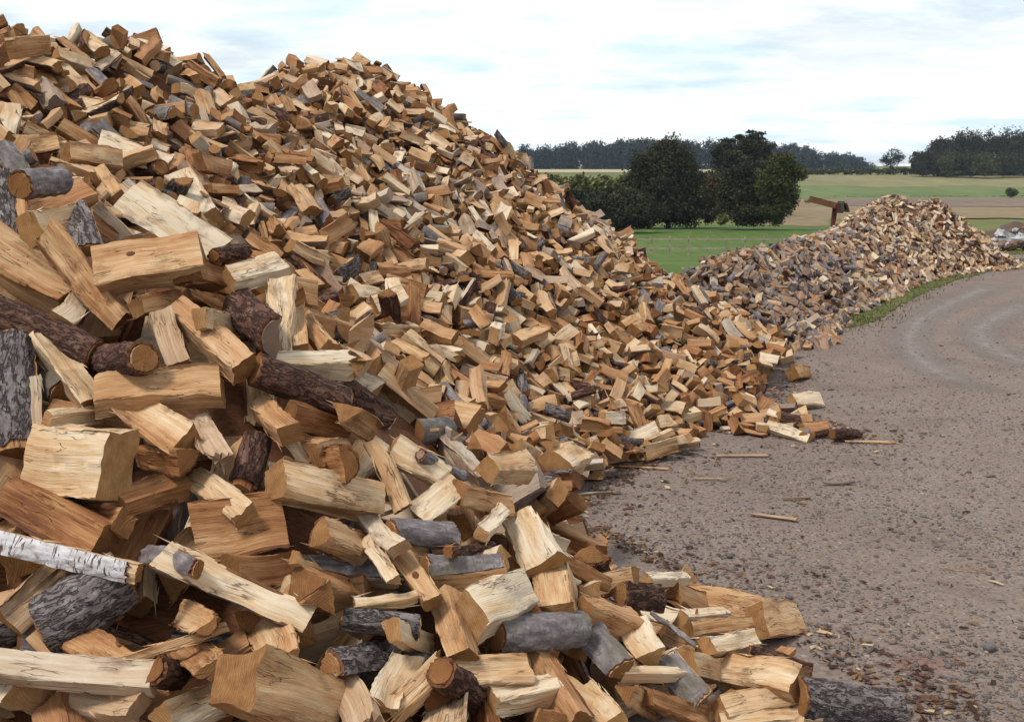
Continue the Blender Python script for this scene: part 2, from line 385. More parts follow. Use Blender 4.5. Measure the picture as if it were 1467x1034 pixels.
# ------------------------------------------------------------------ resting places of the logs (kind, look, place, turn)
HERO = """
tan split log with reddish shaded underside, its left end cut by the photo edge|block|0.162 0.135 0.374|rough|0.58 0.2 0 0|-1.590 3.714 1.381|0.9107 0.2945 0.2573 -0.1332
small pale block wedged under the big tan log at the left edge|block|0.084 0.066 0.234|-|0.8 0.1 0 0|-1.389 3.628 1.264|0.6477 0.3381 0.1578 0.6643
dark-barked wedge leaning diagonally beside the log with a knot|quarter|0.117 0.135 0.410|-|0.5 0.3 0.33 0|-1.367 3.690 1.354|0.2427 -0.8817 0.2832 0.2890
thick tan log with a round knot, highest of the big fresh logs|block|0.175 0.148 0.334|rough|0.62 0.1 0 0|-1.157 3.686 1.397|0.9029 0.4153 -0.0327 0.1062
short dark end of a log jutting behind the log with a knot|block|0.110 0.110 0.225|-|0.25 0.2 0.33 0|-1.001 3.762 1.362|0.6708 0.4440 0.4398 0.3993
large white-faced wedge slanting down above the log with a knot|tri|0.154 0.136 0.357|-|0.98 0.1 0 0|-1.136 3.869 1.497|0.8519 0.4430 0.2233 -0.1678
pale square block standing behind the white-faced wedge|block|0.204 0.182 0.374|-|0.93 0.1 0 0|-1.655 6.059 1.532|0.8191 0.3419 0.1354 -0.4403
long pale half log with dark bark underneath, near the top of the near mound|half|0.143 0.122 0.377|-|0.93 0.1 0.33 0|-1.942 5.999 1.767|0.4525 -0.8783 0.0922 0.1237
tan block with a grey curved bark piece below it|block|0.109 0.143 0.269|-|0.62 0.3 0 0|-2.045 5.704 1.753|0.8017 0.4701 0.2390 0.2814
curved yellowish slat end hanging below a tan block|slat|0.049 0.029 0.237|bent|0.66 0.1 0 0|-1.411 4.090 1.647|0.8013 0.3382 0.0289 -0.4927
grey barked branch log with a tan cut end, high at the left|round|0.102 0.102 0.216|-|0.55 0.2 0 0|-1.630 4.032 1.655|0.5880 0.5590 0.3667 0.4552
wide pale tan block facing out beside a grey bark panel|block|0.135 0.107 0.221|-|0.78 0.15 0 0|-1.539 3.853 1.514|0.6230 0.4767 0.3358 0.5214
flat panel of grey bark standing above the diagonal dark-barked wedge|slab|0.094 0.037 0.288|-|0.5 0.2 0.66 0|-1.442 3.872 1.511|0.8128 0.2448 0.1136 -0.5163
upright log with pale grey bark cut off by the left photo edge|quarter|0.080 0.080 0.351|-|0.5 0.6 0.66 0|-1.702 3.922 1.576|0.8047 0.1668 0.3248 -0.4682
orange split side of an upright log near the left photo edge|block|0.047 0.047 0.320|-|0.42 0.2 0 0|-1.665 3.942 1.574|0.7147 0.4015 0.1669 -0.5478
small cream block just right of the pale square block|block|0.094 0.078 0.246|-|0.9 0.1 0 0|-1.657 6.550 1.684|0.7618 0.3877 0.1144 0.5063
pale-topped log with a dark end beside the large white-faced wedge|block|0.097 0.088 0.212|-|0.86 0.1 0.33 0|-0.847 3.789 1.364|0.8404 0.3383 0.0900 0.4137
short stub of dark bark lying behind the pale-topped log|round|0.051 0.051 0.234|-|0.4 0.2 0.33 0|-0.945 3.859 1.423|0.5910 0.5123 0.4130 0.4666
upright cream slab, gently curved, standing right of the dark half log|block|0.103 0.076 0.319|wavy|0.88 0.1 0 0|-0.742 3.670 1.233|0.7009 0.2544 0.2435 -0.6203
dark barked half log with a grey cut end facing right|half|0.136 0.110 0.330|-|0.3 0.2 0.33 0.5|-0.825 3.591 1.227|0.6478 0.5906 -0.2377 -0.4184
long pinkish tan log slanting down to the right with fine grain lines|block|0.108 0.103 0.400|rough|0.58 0.85 0 0|-0.927 3.506 1.183|0.8687 0.2822 0.0775 -0.3997
wavy grained greyish slab beside the long pinkish tan log|block|0.081 0.056 0.215|wavy|0.72 0.3 0 0.35|-1.050 3.487 1.188|0.7620 0.3506 0.2099 -0.5024
small cream block above the long pinkish tan log|block|0.075 0.061 0.232|-|0.85 0.1 0 0|-0.929 3.582 1.226|0.6271 0.4449 0.4863 0.4151
oval cut end of a dark-barked log pointing out of the heap|round|0.097 0.093 0.400|-|0.62 0.1 0.33 0|-1.196 3.420 1.137|0.6839 0.6048 -0.3235 -0.2487
dark round branch log running to the oval cut end|round|0.112 0.112 0.409|-|0.35 0.3 0.33 0|-1.461 3.529 1.208|0.7987 0.5640 0.0645 -0.1996
large flat-topped tan log lying across the middle of the near mound|block|0.107 0.123 0.366|rough|0.62 0.1 0 0|-1.041 3.329 1.054|0.9651 0.2470 -0.0301 0.0813
thick slab with rough purple-grey bark at the left photo edge|slab|0.132 0.070 0.412|peel|0.45 0.4 0.66 0|-1.479 3.348 1.052|0.7583 0.2128 0.3524 -0.5055
wedge with a narrow white face leaning on the slab at the left photo edge|tri|0.093 0.105 0.303|-|0.8 0.2 0.33 0|-1.343 3.413 1.093|0.9007 0.1325 0.2636 -0.3190
thin greyish slat hanging below the narrow white-faced wedge|slat|0.037 0.024 0.299|bent|0.78 0.3 0 0.45|-1.381 3.276 0.973|0.7697 0.2182 0.3205 -0.5071
big cream block with level grain lines and a dark orange right end|block|0.216 0.193 0.309|rough|0.82 0.1 0 0|-1.187 3.086 0.899|0.7953 0.5432 -0.1847 -0.1955
slim white slab lying on top of the big cream block|block|0.036 0.061 0.209|-|0.92 0.1 0 0|-1.261 3.259 0.994|0.8446 0.1200 0.1271 0.5061
rounded tan wedge beside the top of the big cream block|tri|0.117 0.113 0.284|-|0.66 0.2 0 0|-1.015 3.236 0.965|0.9054 0.2583 -0.0134 -0.3366
orange tan wedge under the big cream block's right end|quarter|0.100 0.100 0.212|-|0.5 0.2 0 0|-0.992 3.075 0.817|0.4862 -0.7482 -0.3935 0.2213
cream block sloping down right at the near mound's middle|block|0.093 0.078 0.271|rough|0.88 0.1 0 0|-0.812 3.092 0.801|0.8723 0.2657 -0.0346 -0.4089
two-toned greyish split piece above the sloping cream block|tri|0.084 0.072 0.264|torn|0.68 0.3 0 0.4|-0.872 3.212 0.936|0.8315 0.1609 0.0041 -0.5317
knotty dark reddish bark piece above the half log with the curved edge|half|0.092 0.080 0.235|peel|0.3 0.4 0.33 0|-0.742 3.202 0.877|0.6974 -0.0498 0.3682 -0.6129
narrow grey-tan slat right of the knotty dark bark piece|slat|0.045 0.029 0.135|-|0.7 0.3 0 0.3|-0.638 3.283 0.899|0.7625 0.4626 0.2454 -0.3800
tan chunk below the large flat-topped tan log|block|0.087 0.083 0.265|-|0.62 0.2 0 0|-0.704 3.334 0.972|0.8323 0.2201 -0.0360 -0.5075
long tan log pointing right toward the gravel from the mound's middle|block|0.120 0.108 0.340|rough|0.66 0.2 0 0|-0.534 3.186 0.785|0.8521 0.3856 0.3030 0.1829
brown half log with a pale curved right edge|half|0.169 0.115 0.245|-|0.42 0.3 0.33 0|-0.748 3.041 0.725|0.4999 -0.8495 -0.1580 0.0590
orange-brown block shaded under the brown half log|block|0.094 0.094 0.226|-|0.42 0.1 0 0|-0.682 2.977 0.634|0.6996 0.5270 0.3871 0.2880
dark brown chunky log above the white birch bark|quarter|0.174 0.159 0.373|-|0.2 0.3 0.33 0|-1.222 3.007 0.759|0.1474 -0.9520 0.2568 0.0773
white birch bark strip curling over the dark log|slab|0.061 0.029 0.463|peel|0.6 0.1 1 0|-1.170 2.850 0.714|0.7862 0.5975 -0.0497 -0.1500
big dark-barked log tilted up under the white birch bark|half|0.172 0.143 0.243|deepbark|0.35 0.3 0.66 0|-1.093 2.804 0.596|0.6897 0.6607 -0.0147 0.2959
long thin cream half log with grey peeling bark|half|0.090 0.065 0.422|peel|0.9 0.1 0 0|-0.723 2.837 0.627|0.2935 -0.9336 0.0930 0.1832
stubby tan wedge leaning on the long thin cream log|tri|0.111 0.079 0.246|-|0.62 0.2 0 0|-0.612 2.788 0.504|0.8056 0.1812 -0.1009 -0.5550
largest tan block of all, at the bottom edge|block|0.166 0.142 0.327|rough|0.6 0.1 0 0|-0.561 2.619 0.439|0.7967 0.3342 0.4539 0.2181
thin curved yellow slat above the pale weathered limb|slat|0.029 0.021 0.248|bent|0.74 0.1 0 0|-0.828 2.696 0.542|0.8036 0.5582 0.0158 0.2058
pale weathered limb at the bottom left corner|block|0.085 0.071 0.439|bent|0.8 0.1 0 0.45|-1.076 2.640 0.495|0.9272 0.3689 -0.0081 -0.0649
dark bark chunk beside the pale weathered limb|half|0.080 0.069 0.251|-|0.4 0.2 0.33 0|-0.837 2.685 0.461|0.5339 0.4850 0.6572 0.2187
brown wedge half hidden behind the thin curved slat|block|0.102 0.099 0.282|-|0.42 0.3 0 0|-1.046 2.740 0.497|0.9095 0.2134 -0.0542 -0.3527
orange cut end facing out beside the dark bark chunk|tri|0.084 0.081 0.305|-|0.48 0.1 0 0|-0.785 2.728 0.486|0.8360 0.2459 -0.2390 -0.4284
pale wedge poking up from the bottom edge left of the largest tan block|block|0.089 0.075 0.218|-|0.85 0.1 0 0|-0.782 2.634 0.393|0.7694 0.2723 0.2908 0.4993
greyish tan block under the pale weathered limb|block|0.082 0.069 0.297|-|0.62 0.3 0 0.3|-1.000 2.647 0.405|0.8934 0.2994 -0.1946 -0.2726
pale square-faced block with slanting grain lines, standing clear of its neighbours|block|0.158 0.147 0.250|rough|0.92 0.1 0 0|-0.042 3.104 0.480|0.8316 0.3347 0.1722 0.4084
upright tan block with an orange shaded left side|block|0.100 0.100 0.226|-|0.64 0.2 0 0|-0.160 3.014 0.452|0.6715 0.4036 -0.0514 -0.6193
tan wedge with a dark knot above the upright tan block|block|0.067 0.059 0.240|-|0.66 0.2 0 0|-0.272 3.093 0.572|0.8219 0.2625 0.0345 -0.5044
grey smooth-barked round log beneath the pale square-faced block|round|0.113 0.113 0.336|-|0.5 0.2 0 0|0.078 3.158 0.379|0.7860 0.5128 0.2747 0.2091
grey smooth-barked branch log lying across the upper middle of the low mound|round|0.081 0.081 0.218|-|0.5 0.2 0 0|-0.262 3.222 0.650|0.7752 0.5723 0.2377 0.1226
tan log with grey bark along its top, below the smooth-barked branch log|slab|0.090 0.090 0.251|-|0.62 0.2 0 0|-0.145 3.206 0.552|0.9643 0.0680 0.0954 0.2374
tall cream slab standing at the gravel's edge|block|0.128 0.088 0.232|rough|0.92 0.1 0 0|0.066 3.496 0.538|0.7207 0.3803 -0.0217 -0.5793
yellow-tan block leaning right below the tall cream slab|block|0.123 0.102 0.230|-|0.6 0.1 0 0|0.137 3.340 0.423|0.6935 0.1943 -0.0444 -0.6923
orange-tan wedge leaning below the yellow-tan block|quarter|0.117 0.104 0.271|-|0.52 0.1 0.33 0|0.292 3.402 0.326|0.4320 -0.7893 -0.1956 0.3899
purple-grey barked log ending in a tan block corner|quarter|0.101 0.101 0.287|-|0.62 0.6 0 0|0.253 3.281 0.299|0.8147 0.2514 -0.0156 -0.5223
greyish tan block with a pale top edge in the middle of the bottom|block|0.099 0.088 0.225|rough|0.7 0.2 0 0|-0.062 2.957 0.344|0.9181 0.3338 0.1378 0.1636
white-topped block just under the greyish tan block|block|0.084 0.084 0.200|-|0.95 0.1 0 0|0.029 2.948 0.286|0.9504 0.1353 0.0768 0.2694
dark purple barked wedge running off the bottom edge|quarter|0.098 0.090 0.301|-|0.5 0.7 0.33 0|0.122 3.024 0.276|0.2198 -0.8147 0.5341 0.0510
pale wedge right of the dark purple barked wedge|block|0.090 0.079 0.229|-|0.86 0.1 0 0|0.245 3.031 0.201|0.7864 0.2083 -0.1760 -0.5543
level pale slat poking out toward the leaning purple-grey slab|slat|0.038 0.054 0.241|-|0.92 0.1 0 0|0.424 3.235 0.212|0.9625 0.1293 0.1276 0.2014
broad cream wedge above the level pale slat|tri|0.100 0.078 0.228|-|0.88 0.1 0 0|0.403 3.389 0.245|0.7276 0.2006 -0.1363 -0.6417
grey bark block with a pale strip, left of the greyish tan block|quarter|0.091 0.080 0.238|-|0.62 0.4 0.66 0|-0.402 2.837 0.438|0.8148 0.2295 0.2980 0.4411
yellowish cream face of a wedge at the bottom, beside the grey bark block|tri|0.087 0.065 0.222|-|0.86 0.1 0 0|-0.313 2.807 0.380|0.6264 -0.0986 0.2238 -0.7402
ragged greyish split log running off the bottom edge|block|0.092 0.078 0.239|torn|0.74 0.3 0 0.35|-0.400 2.728 0.371|0.7932 0.3045 -0.1416 -0.5080
splintered tan log end left of the greyish tan block|block|0.073 0.073 0.182|torn|0.64 0.2 0 0|-0.261 2.805 0.363|0.8298 0.3654 -0.0462 0.4192
torn reddish knot end of a log near the bottom edge|round|0.086 0.082 0.271|torn|0.36 0.3 0.33 0|-0.133 2.879 0.341|0.6086 0.5580 0.5621 0.0484
thin cream slat lying level above the grey bark block|slat|0.032 0.045 0.179|-|0.88 0.1 0 0|-0.340 2.961 0.547|0.9634 0.1518 0.0517 0.2148
mottled grey barked branch under the thin level slat|round|0.064 0.064 0.219|-|0.5 0.2 0.66 0|-0.352 2.925 0.500|0.8168 0.5513 0.1657 0.0393
orange chunk with a rounded face below the long tan log pointing right|quarter|0.121 0.109 0.242|-|0.42 0.1 0 0|-0.507 2.958 0.581|0.4476 -0.7075 -0.2757 0.4724
curved yellow slab stepping down from the long tan log pointing right|slat|0.063 0.033 0.232|bent|0.7 0.1 0 0|-0.368 3.344 0.793|0.7117 0.4612 0.1934 -0.4933
pale split log behind the curved yellow slab|block|0.095 0.078 0.203|rough|0.84 0.1 0 0|-0.288 3.461 0.797|0.8647 0.4140 0.2690 -0.0923
slim grey weathered pole log lying on the pale split log|round|0.044 0.044 0.250|-|0.6 0.2 0 0.6|-0.223 3.516 0.775|0.6191 0.6043 0.4925 0.0947
cream wedge pointing up beside the small white brick-shaped block|tri|0.089 0.068 0.215|-|0.88 0.1 0 0|-0.222 3.368 0.707|0.7922 0.3511 0.0779 0.4930
orange block sunk behind the small white brick-shaped block|block|0.088 0.079 0.252|-|0.5 0.1 0 0|-0.096 3.499 0.674|0.7354 0.4858 0.4162 0.2234
small white brick-shaped block standing tilted|block|0.051 0.051 0.242|-|0.96 0.1 0 0|-0.060 3.403 0.632|0.7774 0.1424 0.1165 0.6015
lone block with a pale top and dark front at the bay of gravel|block|0.109 0.109 0.237|-|0.84 0.2 0.33 0|-0.019 3.796 0.700|0.8557 0.1893 0.1999 0.4382
narrow white wedge pointing down left of the tan wedge with a knot|tri|0.043 0.043 0.245|-|0.96 0.1 0 0|-0.364 3.071 0.628|0.7965 0.2833 -0.0692 -0.5296
pale weathered block above the narrow white wedge|block|0.064 0.056 0.250|-|0.86 0.1 0 0.2|-0.376 3.168 0.672|0.8248 0.2436 -0.0678 -0.5057
orange-cream rounded chunk above the orange chunk|quarter|0.102 0.086 0.245|-|0.62 0.1 0 0|-0.479 3.090 0.674|0.5366 -0.6418 -0.1767 0.5186
reddish log sliding down behind the tall cream slab|block|0.063 0.063 0.270|-|0.42 0.3 0.33 0|0.226 3.554 0.421|0.7067 0.5451 0.4446 0.0761
brown half-round end with a dark bark rim|half|0.119 0.103 0.299|-|0.42 0.2 0.33 0|-0.526 3.293 0.843|0.5837 -0.6313 0.2551 -0.4423
dark red barked log with a tan end at the gravel's edge|quarter|0.099 0.099 0.258|-|0.6 0.4 0.33 0|0.442 3.706 0.276|0.7264 0.5223 0.3842 0.2281
white chip of bark-free wood on the dark red barked log|slat|0.046 0.067 0.268|-|0.95 0.1 0 0|0.561 4.043 0.209|0.8976 0.1471 0.1959 0.3665
orange three-sided log tallest at the gravel's edge|tri|0.101 0.101 0.290|-|0.5 0.1 0 0|0.685 4.160 0.082|0.7987 0.4254 0.3829 0.1860
pale flat-topped piece below the tallest orange three-sided log|block|0.060 0.075 0.276|-|0.88 0.1 0 0|0.681 3.913 0.116|0.9092 0.1177 0.1705 0.3611
brown tan log with a darker right end behind the white-rimmed slab|block|0.072 0.077 0.318|-|0.56 0.3 0 0|0.708 3.742 0.145|0.8568 0.3915 0.2178 0.2553
pinkish square block standing alone beside the gravel|block|0.145 0.119 0.273|-|0.66 0.8 0 0|0.969 4.031 0.059|0.8166 0.4030 0.3123 0.2708
pale slab with a ragged white bark edge|slab|0.069 0.060 0.274|peel|0.86 0.1 1 0|0.700 3.569 0.159|0.3291 -0.8611 -0.3064 0.2373
neat tan log with a dark right end, lowest line of the low mound|block|0.128 0.110 0.276|rough|0.72 0.1 0 0|0.784 3.416 0.125|0.8808 0.2989 -0.1862 -0.3164
curl of reddish bark behind the neat tan log|slab|0.059 0.027 0.210|bent|0.4 0.4 0.33 0|0.871 3.524 0.123|0.8158 0.5536 0.0132 -0.1666
log with deeply furrowed grey bark and an orange end|half|0.138 0.125 0.386|deepbark|0.5 0.2 0.66 0|1.052 3.321 0.072|0.8094 0.5438 0.2134 0.0599
splintered pale log with dark cracks beneath the neat tan log|block|0.085 0.077 0.239|torn|0.78 0.2 0 0|0.728 3.285 0.092|0.9391 0.2546 0.1008 0.2079
cream log running along the bottom edge toward the furrowed bark log|block|0.067 0.076 0.315|-|0.88 0.1 0 0|0.773 3.241 0.058|0.9757 0.1953 0.0511 0.0857
purple-grey slab of bark leaning beside the neat tan log|slab|0.097 0.042 0.177|-|0.55 0.6 0 0|0.511 3.269 0.179|0.7641 0.4595 0.0740 -0.4467
tan block squeezed behind the purple-grey bark slab|block|0.092 0.084 0.280|-|0.68 0.1 0 0|0.601 3.413 0.153|0.7573 0.4089 0.4352 0.2645
brown split log under the level pale slat|block|0.078 0.074 0.284|-|0.46 0.3 0.33 0|0.483 3.176 0.136|0.7923 0.4483 0.3878 0.1444
thin straight stick lying across the logs below the white chip|round|0.016 0.016 0.230|-|0.7 0.2 0 0.3|0.527 3.549 0.226|0.7752 0.4255 -0.1265 -0.4495
short orange log end below the broad cream wedge|tri|0.073 0.069 0.279|-|0.48 0.1 0 0|0.373 3.143 0.174|0.6624 0.4888 0.5392 0.1775
dark barked round log just below the upright cream slab|round|0.107 0.107 0.312|-|0.5 0.2 0.33 0|-0.645 3.463 1.042|0.7373 0.6169 0.2750 -0.0143
cream slab with ragged grain above the dark barked round log|block|0.074 0.087 0.278|torn|0.9 0.1 0 0|-0.654 3.550 1.098|0.9121 0.3188 0.1385 0.2173
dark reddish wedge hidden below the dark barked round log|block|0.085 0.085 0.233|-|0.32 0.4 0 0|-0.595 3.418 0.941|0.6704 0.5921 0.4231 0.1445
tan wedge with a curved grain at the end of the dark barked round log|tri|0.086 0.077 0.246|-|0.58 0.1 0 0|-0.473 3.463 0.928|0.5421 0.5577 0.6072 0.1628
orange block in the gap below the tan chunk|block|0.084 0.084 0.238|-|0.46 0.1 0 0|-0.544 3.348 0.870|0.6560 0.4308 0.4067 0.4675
small cream slat right of the upright cream slab|block|0.059 0.045 0.259|-|0.7 0.2 0 0|-0.692 3.693 1.188|0.7595 0.1896 0.0762 -0.6176
tan block tucked behind the upright cream slab|block|0.078 0.078 0.265|-|0.6 0.2 0 0|-0.641 3.748 1.161|0.7753 0.3174 -0.0885 -0.5389
dull brown log under the thick tan log with a knot|block|0.075 0.080 0.226|-|0.5 0.2 0 0|-1.127 3.630 1.280|0.6533 0.4474 0.3519 0.4992
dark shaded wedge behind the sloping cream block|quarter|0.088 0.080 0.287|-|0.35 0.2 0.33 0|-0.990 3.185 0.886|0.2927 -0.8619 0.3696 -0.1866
mid-brown split log between the big cream block and the dark brown chunky log|block|0.080 0.077 0.297|-|0.45 0.2 0 0|-1.130 3.036 0.749|0.8331 0.4036 -0.2329 -0.2979
purple-grey flake of bark above the long thin cream log|slab|0.054 0.025 0.285|-|0.45 0.6 0 0|-0.887 2.859 0.703|0.7978 0.4546 -0.2438 -0.3122
rounded tan log end left of the stubby tan wedge|half|0.079 0.072 0.273|-|0.6 0.2 0 0|-0.811 2.798 0.557|0.2526 -0.8250 0.4380 -0.2526
smooth orange face of a log right of the largest tan block|tri|0.094 0.086 0.262|-|0.45 0.1 0 0|-0.551 2.938 0.582|0.8130 0.2734 -0.2375 -0.4559
narrow pale split log above the mottled grey barked branch|block|0.045 0.049 0.251|-|0.82 0.1 0 0|-0.545 2.985 0.630|0.6838 0.3782 0.5504 0.2942
cream wedge pointing at the grey bark block from above|block|0.068 0.060 0.257|-|0.8 0.1 0 0|-0.276 2.936 0.451|0.7319 0.3394 0.4927 0.3260
dark bark strip lying over the tan log with grey bark on top|slab|0.033 0.029 0.246|bent|0.4 0.3 0.33 0|-0.128 3.242 0.599|0.7183 0.4665 0.3739 0.3559
lone block of tan wood lying by itself on the gravel beyond the spit|block|0.126 0.114 0.281|-|0.55 0.2 0 0|2.355 9.269 0.057|0.8151 0.3944 0.2321 0.3552
pale topped block at the upper edge of the spit's tip|block|0.131 0.111 0.283|-|0.9 0.1 0 0|2.116 8.120 0.055|0.8859 0.3547 0.1648 0.2493
red-brown stub at the very tip of the spit, pointing at the gravel|round|0.071 0.071 0.289|-|0.4 0.2 0.33 0|2.121 7.146 0.036|0.7308 0.5823 0.2804 0.2196
pale split log low at the right end of the spit's front|slat|0.072 0.072 0.307|-|0.9 0.1 0 0|1.771 7.186 0.036|0.8233 0.4251 -0.1022 -0.3620
"""
IND = [
65,-125,299,61,29,6,25,74,-106,306,62,-37,-28,-12,80,-69,427,110,-42,-17,16,63,23,476,48,10,10,25,74,-82,279,41,-7,48,6,66,-25,491,64,32,0,-23,65,-18,414,63,36,-16,-20,
72,-107,256,34,-42,27,5,66,-55,403,92,6,17,5,61,82,418,5,48,-14,0,80,-59,302,41,-44,-8,-1,60,-30,454,69,12,-10,46,85,-261,638,236,18,-39,-25,63,-140,313,66,14,21,36,
80,-53,444,82,-45,7,16,80,-180,447,156,-25,-15,11,61,-16,275,29,30,27,21,62,-48,318,56,-1,3,3,73,-105,314,59,0,-25,29,70,-51,488,79,-47,9,13,76,-134,383,123,-32,34,11,
84,-47,586,77,38,8,-14,63,-131,276,42,-13,-46,14,71,-89,312,62,-27,-25,15,84,-165,644,172,-34,-20,20,107,-17,586,57,36,-18,-28,69,6,435,48,-1,50,0,107,-109,618,125,15,-46,7,
84,-122,678,153,17,3,44,107,-146,610,147,27,-4,-19,67,-166,477,145,-5,-33,-29,84,-247,626,209,-37,24,0,66,-149,352,107,-4,-23,40,86,-233,565,181,13,-41,-25,72,28,385,31,34,33,-9,
75,-95,323,66,30,4,35,97,-40,616,83,18,5,-10,100,-227,532,173,11,16,-16,63,10,300,16,35,-33,3,100,-256,688,232,12,-28,-32,94,-222,599,186,-43,-8,19,84,11,710,68,12,0,21,
74,-17,366,60,18,18,33,72,12,458,44,-12,-3,-13,94,-23,637,69,0,-39,-24,64,-108,411,121,-3,-15,-42,80,-49,287,32,-7,42,-14,100,-64,604,96,33,29,-18,67,-147,320,84,-10,22,-28,
100,-56,635,95,-33,31,14,72,-114,297,47,9,11,48,107,-192,594,175,9,6,-49,114,-248,578,193,-27,-38,-3,83,-51,361,75,-37,-26,1,70,-126,340,94,1,-39,-30,70,22,343,11,25,18,36,
45,88,660,9,-6,46,18,85,-209,559,169,10,40,29,81,-129,283,31,-35,28,-1,102,-260,620,215,-3,-48,11,62,-143,291,42,43,-1,16,84,-161,701,174,9,1,-9,104,-85,686,123,-40,-28,-1,
97,-234,763,245,11,19,-39,71,42,346,9,-12,48,6,100,-257,643,226,-7,-49,5,80,-82,321,77,-33,-32,-1,77,-12,452,57,-34,19,-27,91,-102,665,136,37,1,18,90,-111,624,132,-50,2,3,
75,57,386,5,-45,22,0,45,1,614,43,44,6,-24,73,30,373,30,4,39,27,64,54,393,12,16,44,17,86,-221,633,202,-48,2,-9,62,-83,371,98,38,-24,-22,67,-58,410,102,-13,7,-34,
104,-183,703,194,12,1,-5,74,-8,298,26,28,27,27,98,-185,598,170,-39,11,-13,45,78,670,14,-7,49,-2,110,-93,649,114,36,11,22,114,-50,572,67,4,-43,19,104,-158,630,158,21,-45,8,
102,-206,788,233,-43,10,11,87,-93,744,149,46,-4,4,107,-258,729,245,18,5,-20,90,-71,679,111,13,-44,-18,101,-98,616,110,8,-27,35,60,-24,294,37,-6,8,-28,84,-72,723,130,-15,-2,-48,
97,-129,600,130,-40,8,13,104,-66,614,101,15,-42,-23,60,-131,387,119,-1,-25,22,103,-126,761,174,-41,-10,20,83,-61,298,54,19,18,38,115,-53,576,79,9,6,-14,65,9,308,26,-4,-47,11,
81,-64,425,94,-35,12,5,70,-39,343,64,3,-49,7,110,-49,642,92,49,-5,-5,88,25,621,38,-4,-46,17,70,-54,312,51,-3,24,43,114,-80,634,102,-12,16,-41,45,65,727,40,9,-48,5,
70,-47,449,69,5,-47,8,103,-192,737,209,-41,17,23,123,-81,600,93,10,12,-46,54,-105,592,114,-45,16,13,68,-39,304,31,-18,44,-4,107,-9,668,76,-23,-20,25,107,-68,572,76,17,41,-22,
69,-93,383,109,-43,-15,9,85,-70,844,161,27,-5,-30,101,-213,665,201,42,15,-22,16,-19,676,83,-23,-38,-22,121,-58,592,88,-8,3,1,122,-128,626,139,-40,29,4,31,48,641,27,-43,8,-2,
106,-172,597,158,42,-22,11,94,-83,818,158,-19,12,12,84,-13,762,100,7,-48,13,83,22,360,32,13,27,29,106,-249,728,235,-40,-24,-9,96,-81,659,107,-41,-22,6,105,-254,614,207,-18,-17,-44,
94,-191,694,189,-9,-40,-24,86,-142,672,158,46,-18,-7,90,-171,467,148,-1,-32,-31,45,197,734,3,-3,50,-1,76,-28,472,65,41,24,-14,101,-252,653,216,3,18,46,7,57,824,80,7,15,0,
102,-263,712,238,46,8,-17,104,-151,890,228,18,7,-26,7,59,658,27,-15,26,-37,61,23,463,13,10,-47,10,64,-92,343,85,-25,-5,9,114,-191,779,215,-38,22,-2,84,-229,578,183,-9,10,14,
90,-207,693,203,-9,-23,40,94,-37,685,94,-30,38,1,101,-138,712,169,-34,24,-10,121,-135,716,176,1,-18,-46,69,-112,281,41,16,11,-15,82,4,358,42,-36,25,25,7,-40,762,118,-8,-30,-39,
96,-201,668,192,-26,-40,0,45,-6,733,90,-32,-29,-12,110,-111,678,145,-1,-31,29,13,-37,610,74,1,2,-12,85,-60,656,104,6,12,48,54,55,625,16,-45,2,18,4,-11,603,48,-6,4,-48,
77,4,387,44,47,12,-8,4,158,761,16,14,13,9,101,-79,709,129,-31,-10,31,5,-70,720,117,27,11,-8,13,-59,696,112,8,43,22,5,76,685,21,10,24,-17,4,-2,593,38,-44,0,24,
86,-107,605,116,-14,-45,8,27,-37,590,64,-30,-35,-19,107,-232,669,213,13,-12,-20,103,-89,549,97,-42,-19,-17,63,-89,440,113,16,-42,-22,45,106,733,17,9,25,38,84,-24,689,82,-32,-8,18,
123,-228,784,240,-23,17,4,101,-140,641,148,15,5,47,120,-236,741,230,1,-39,-24,]
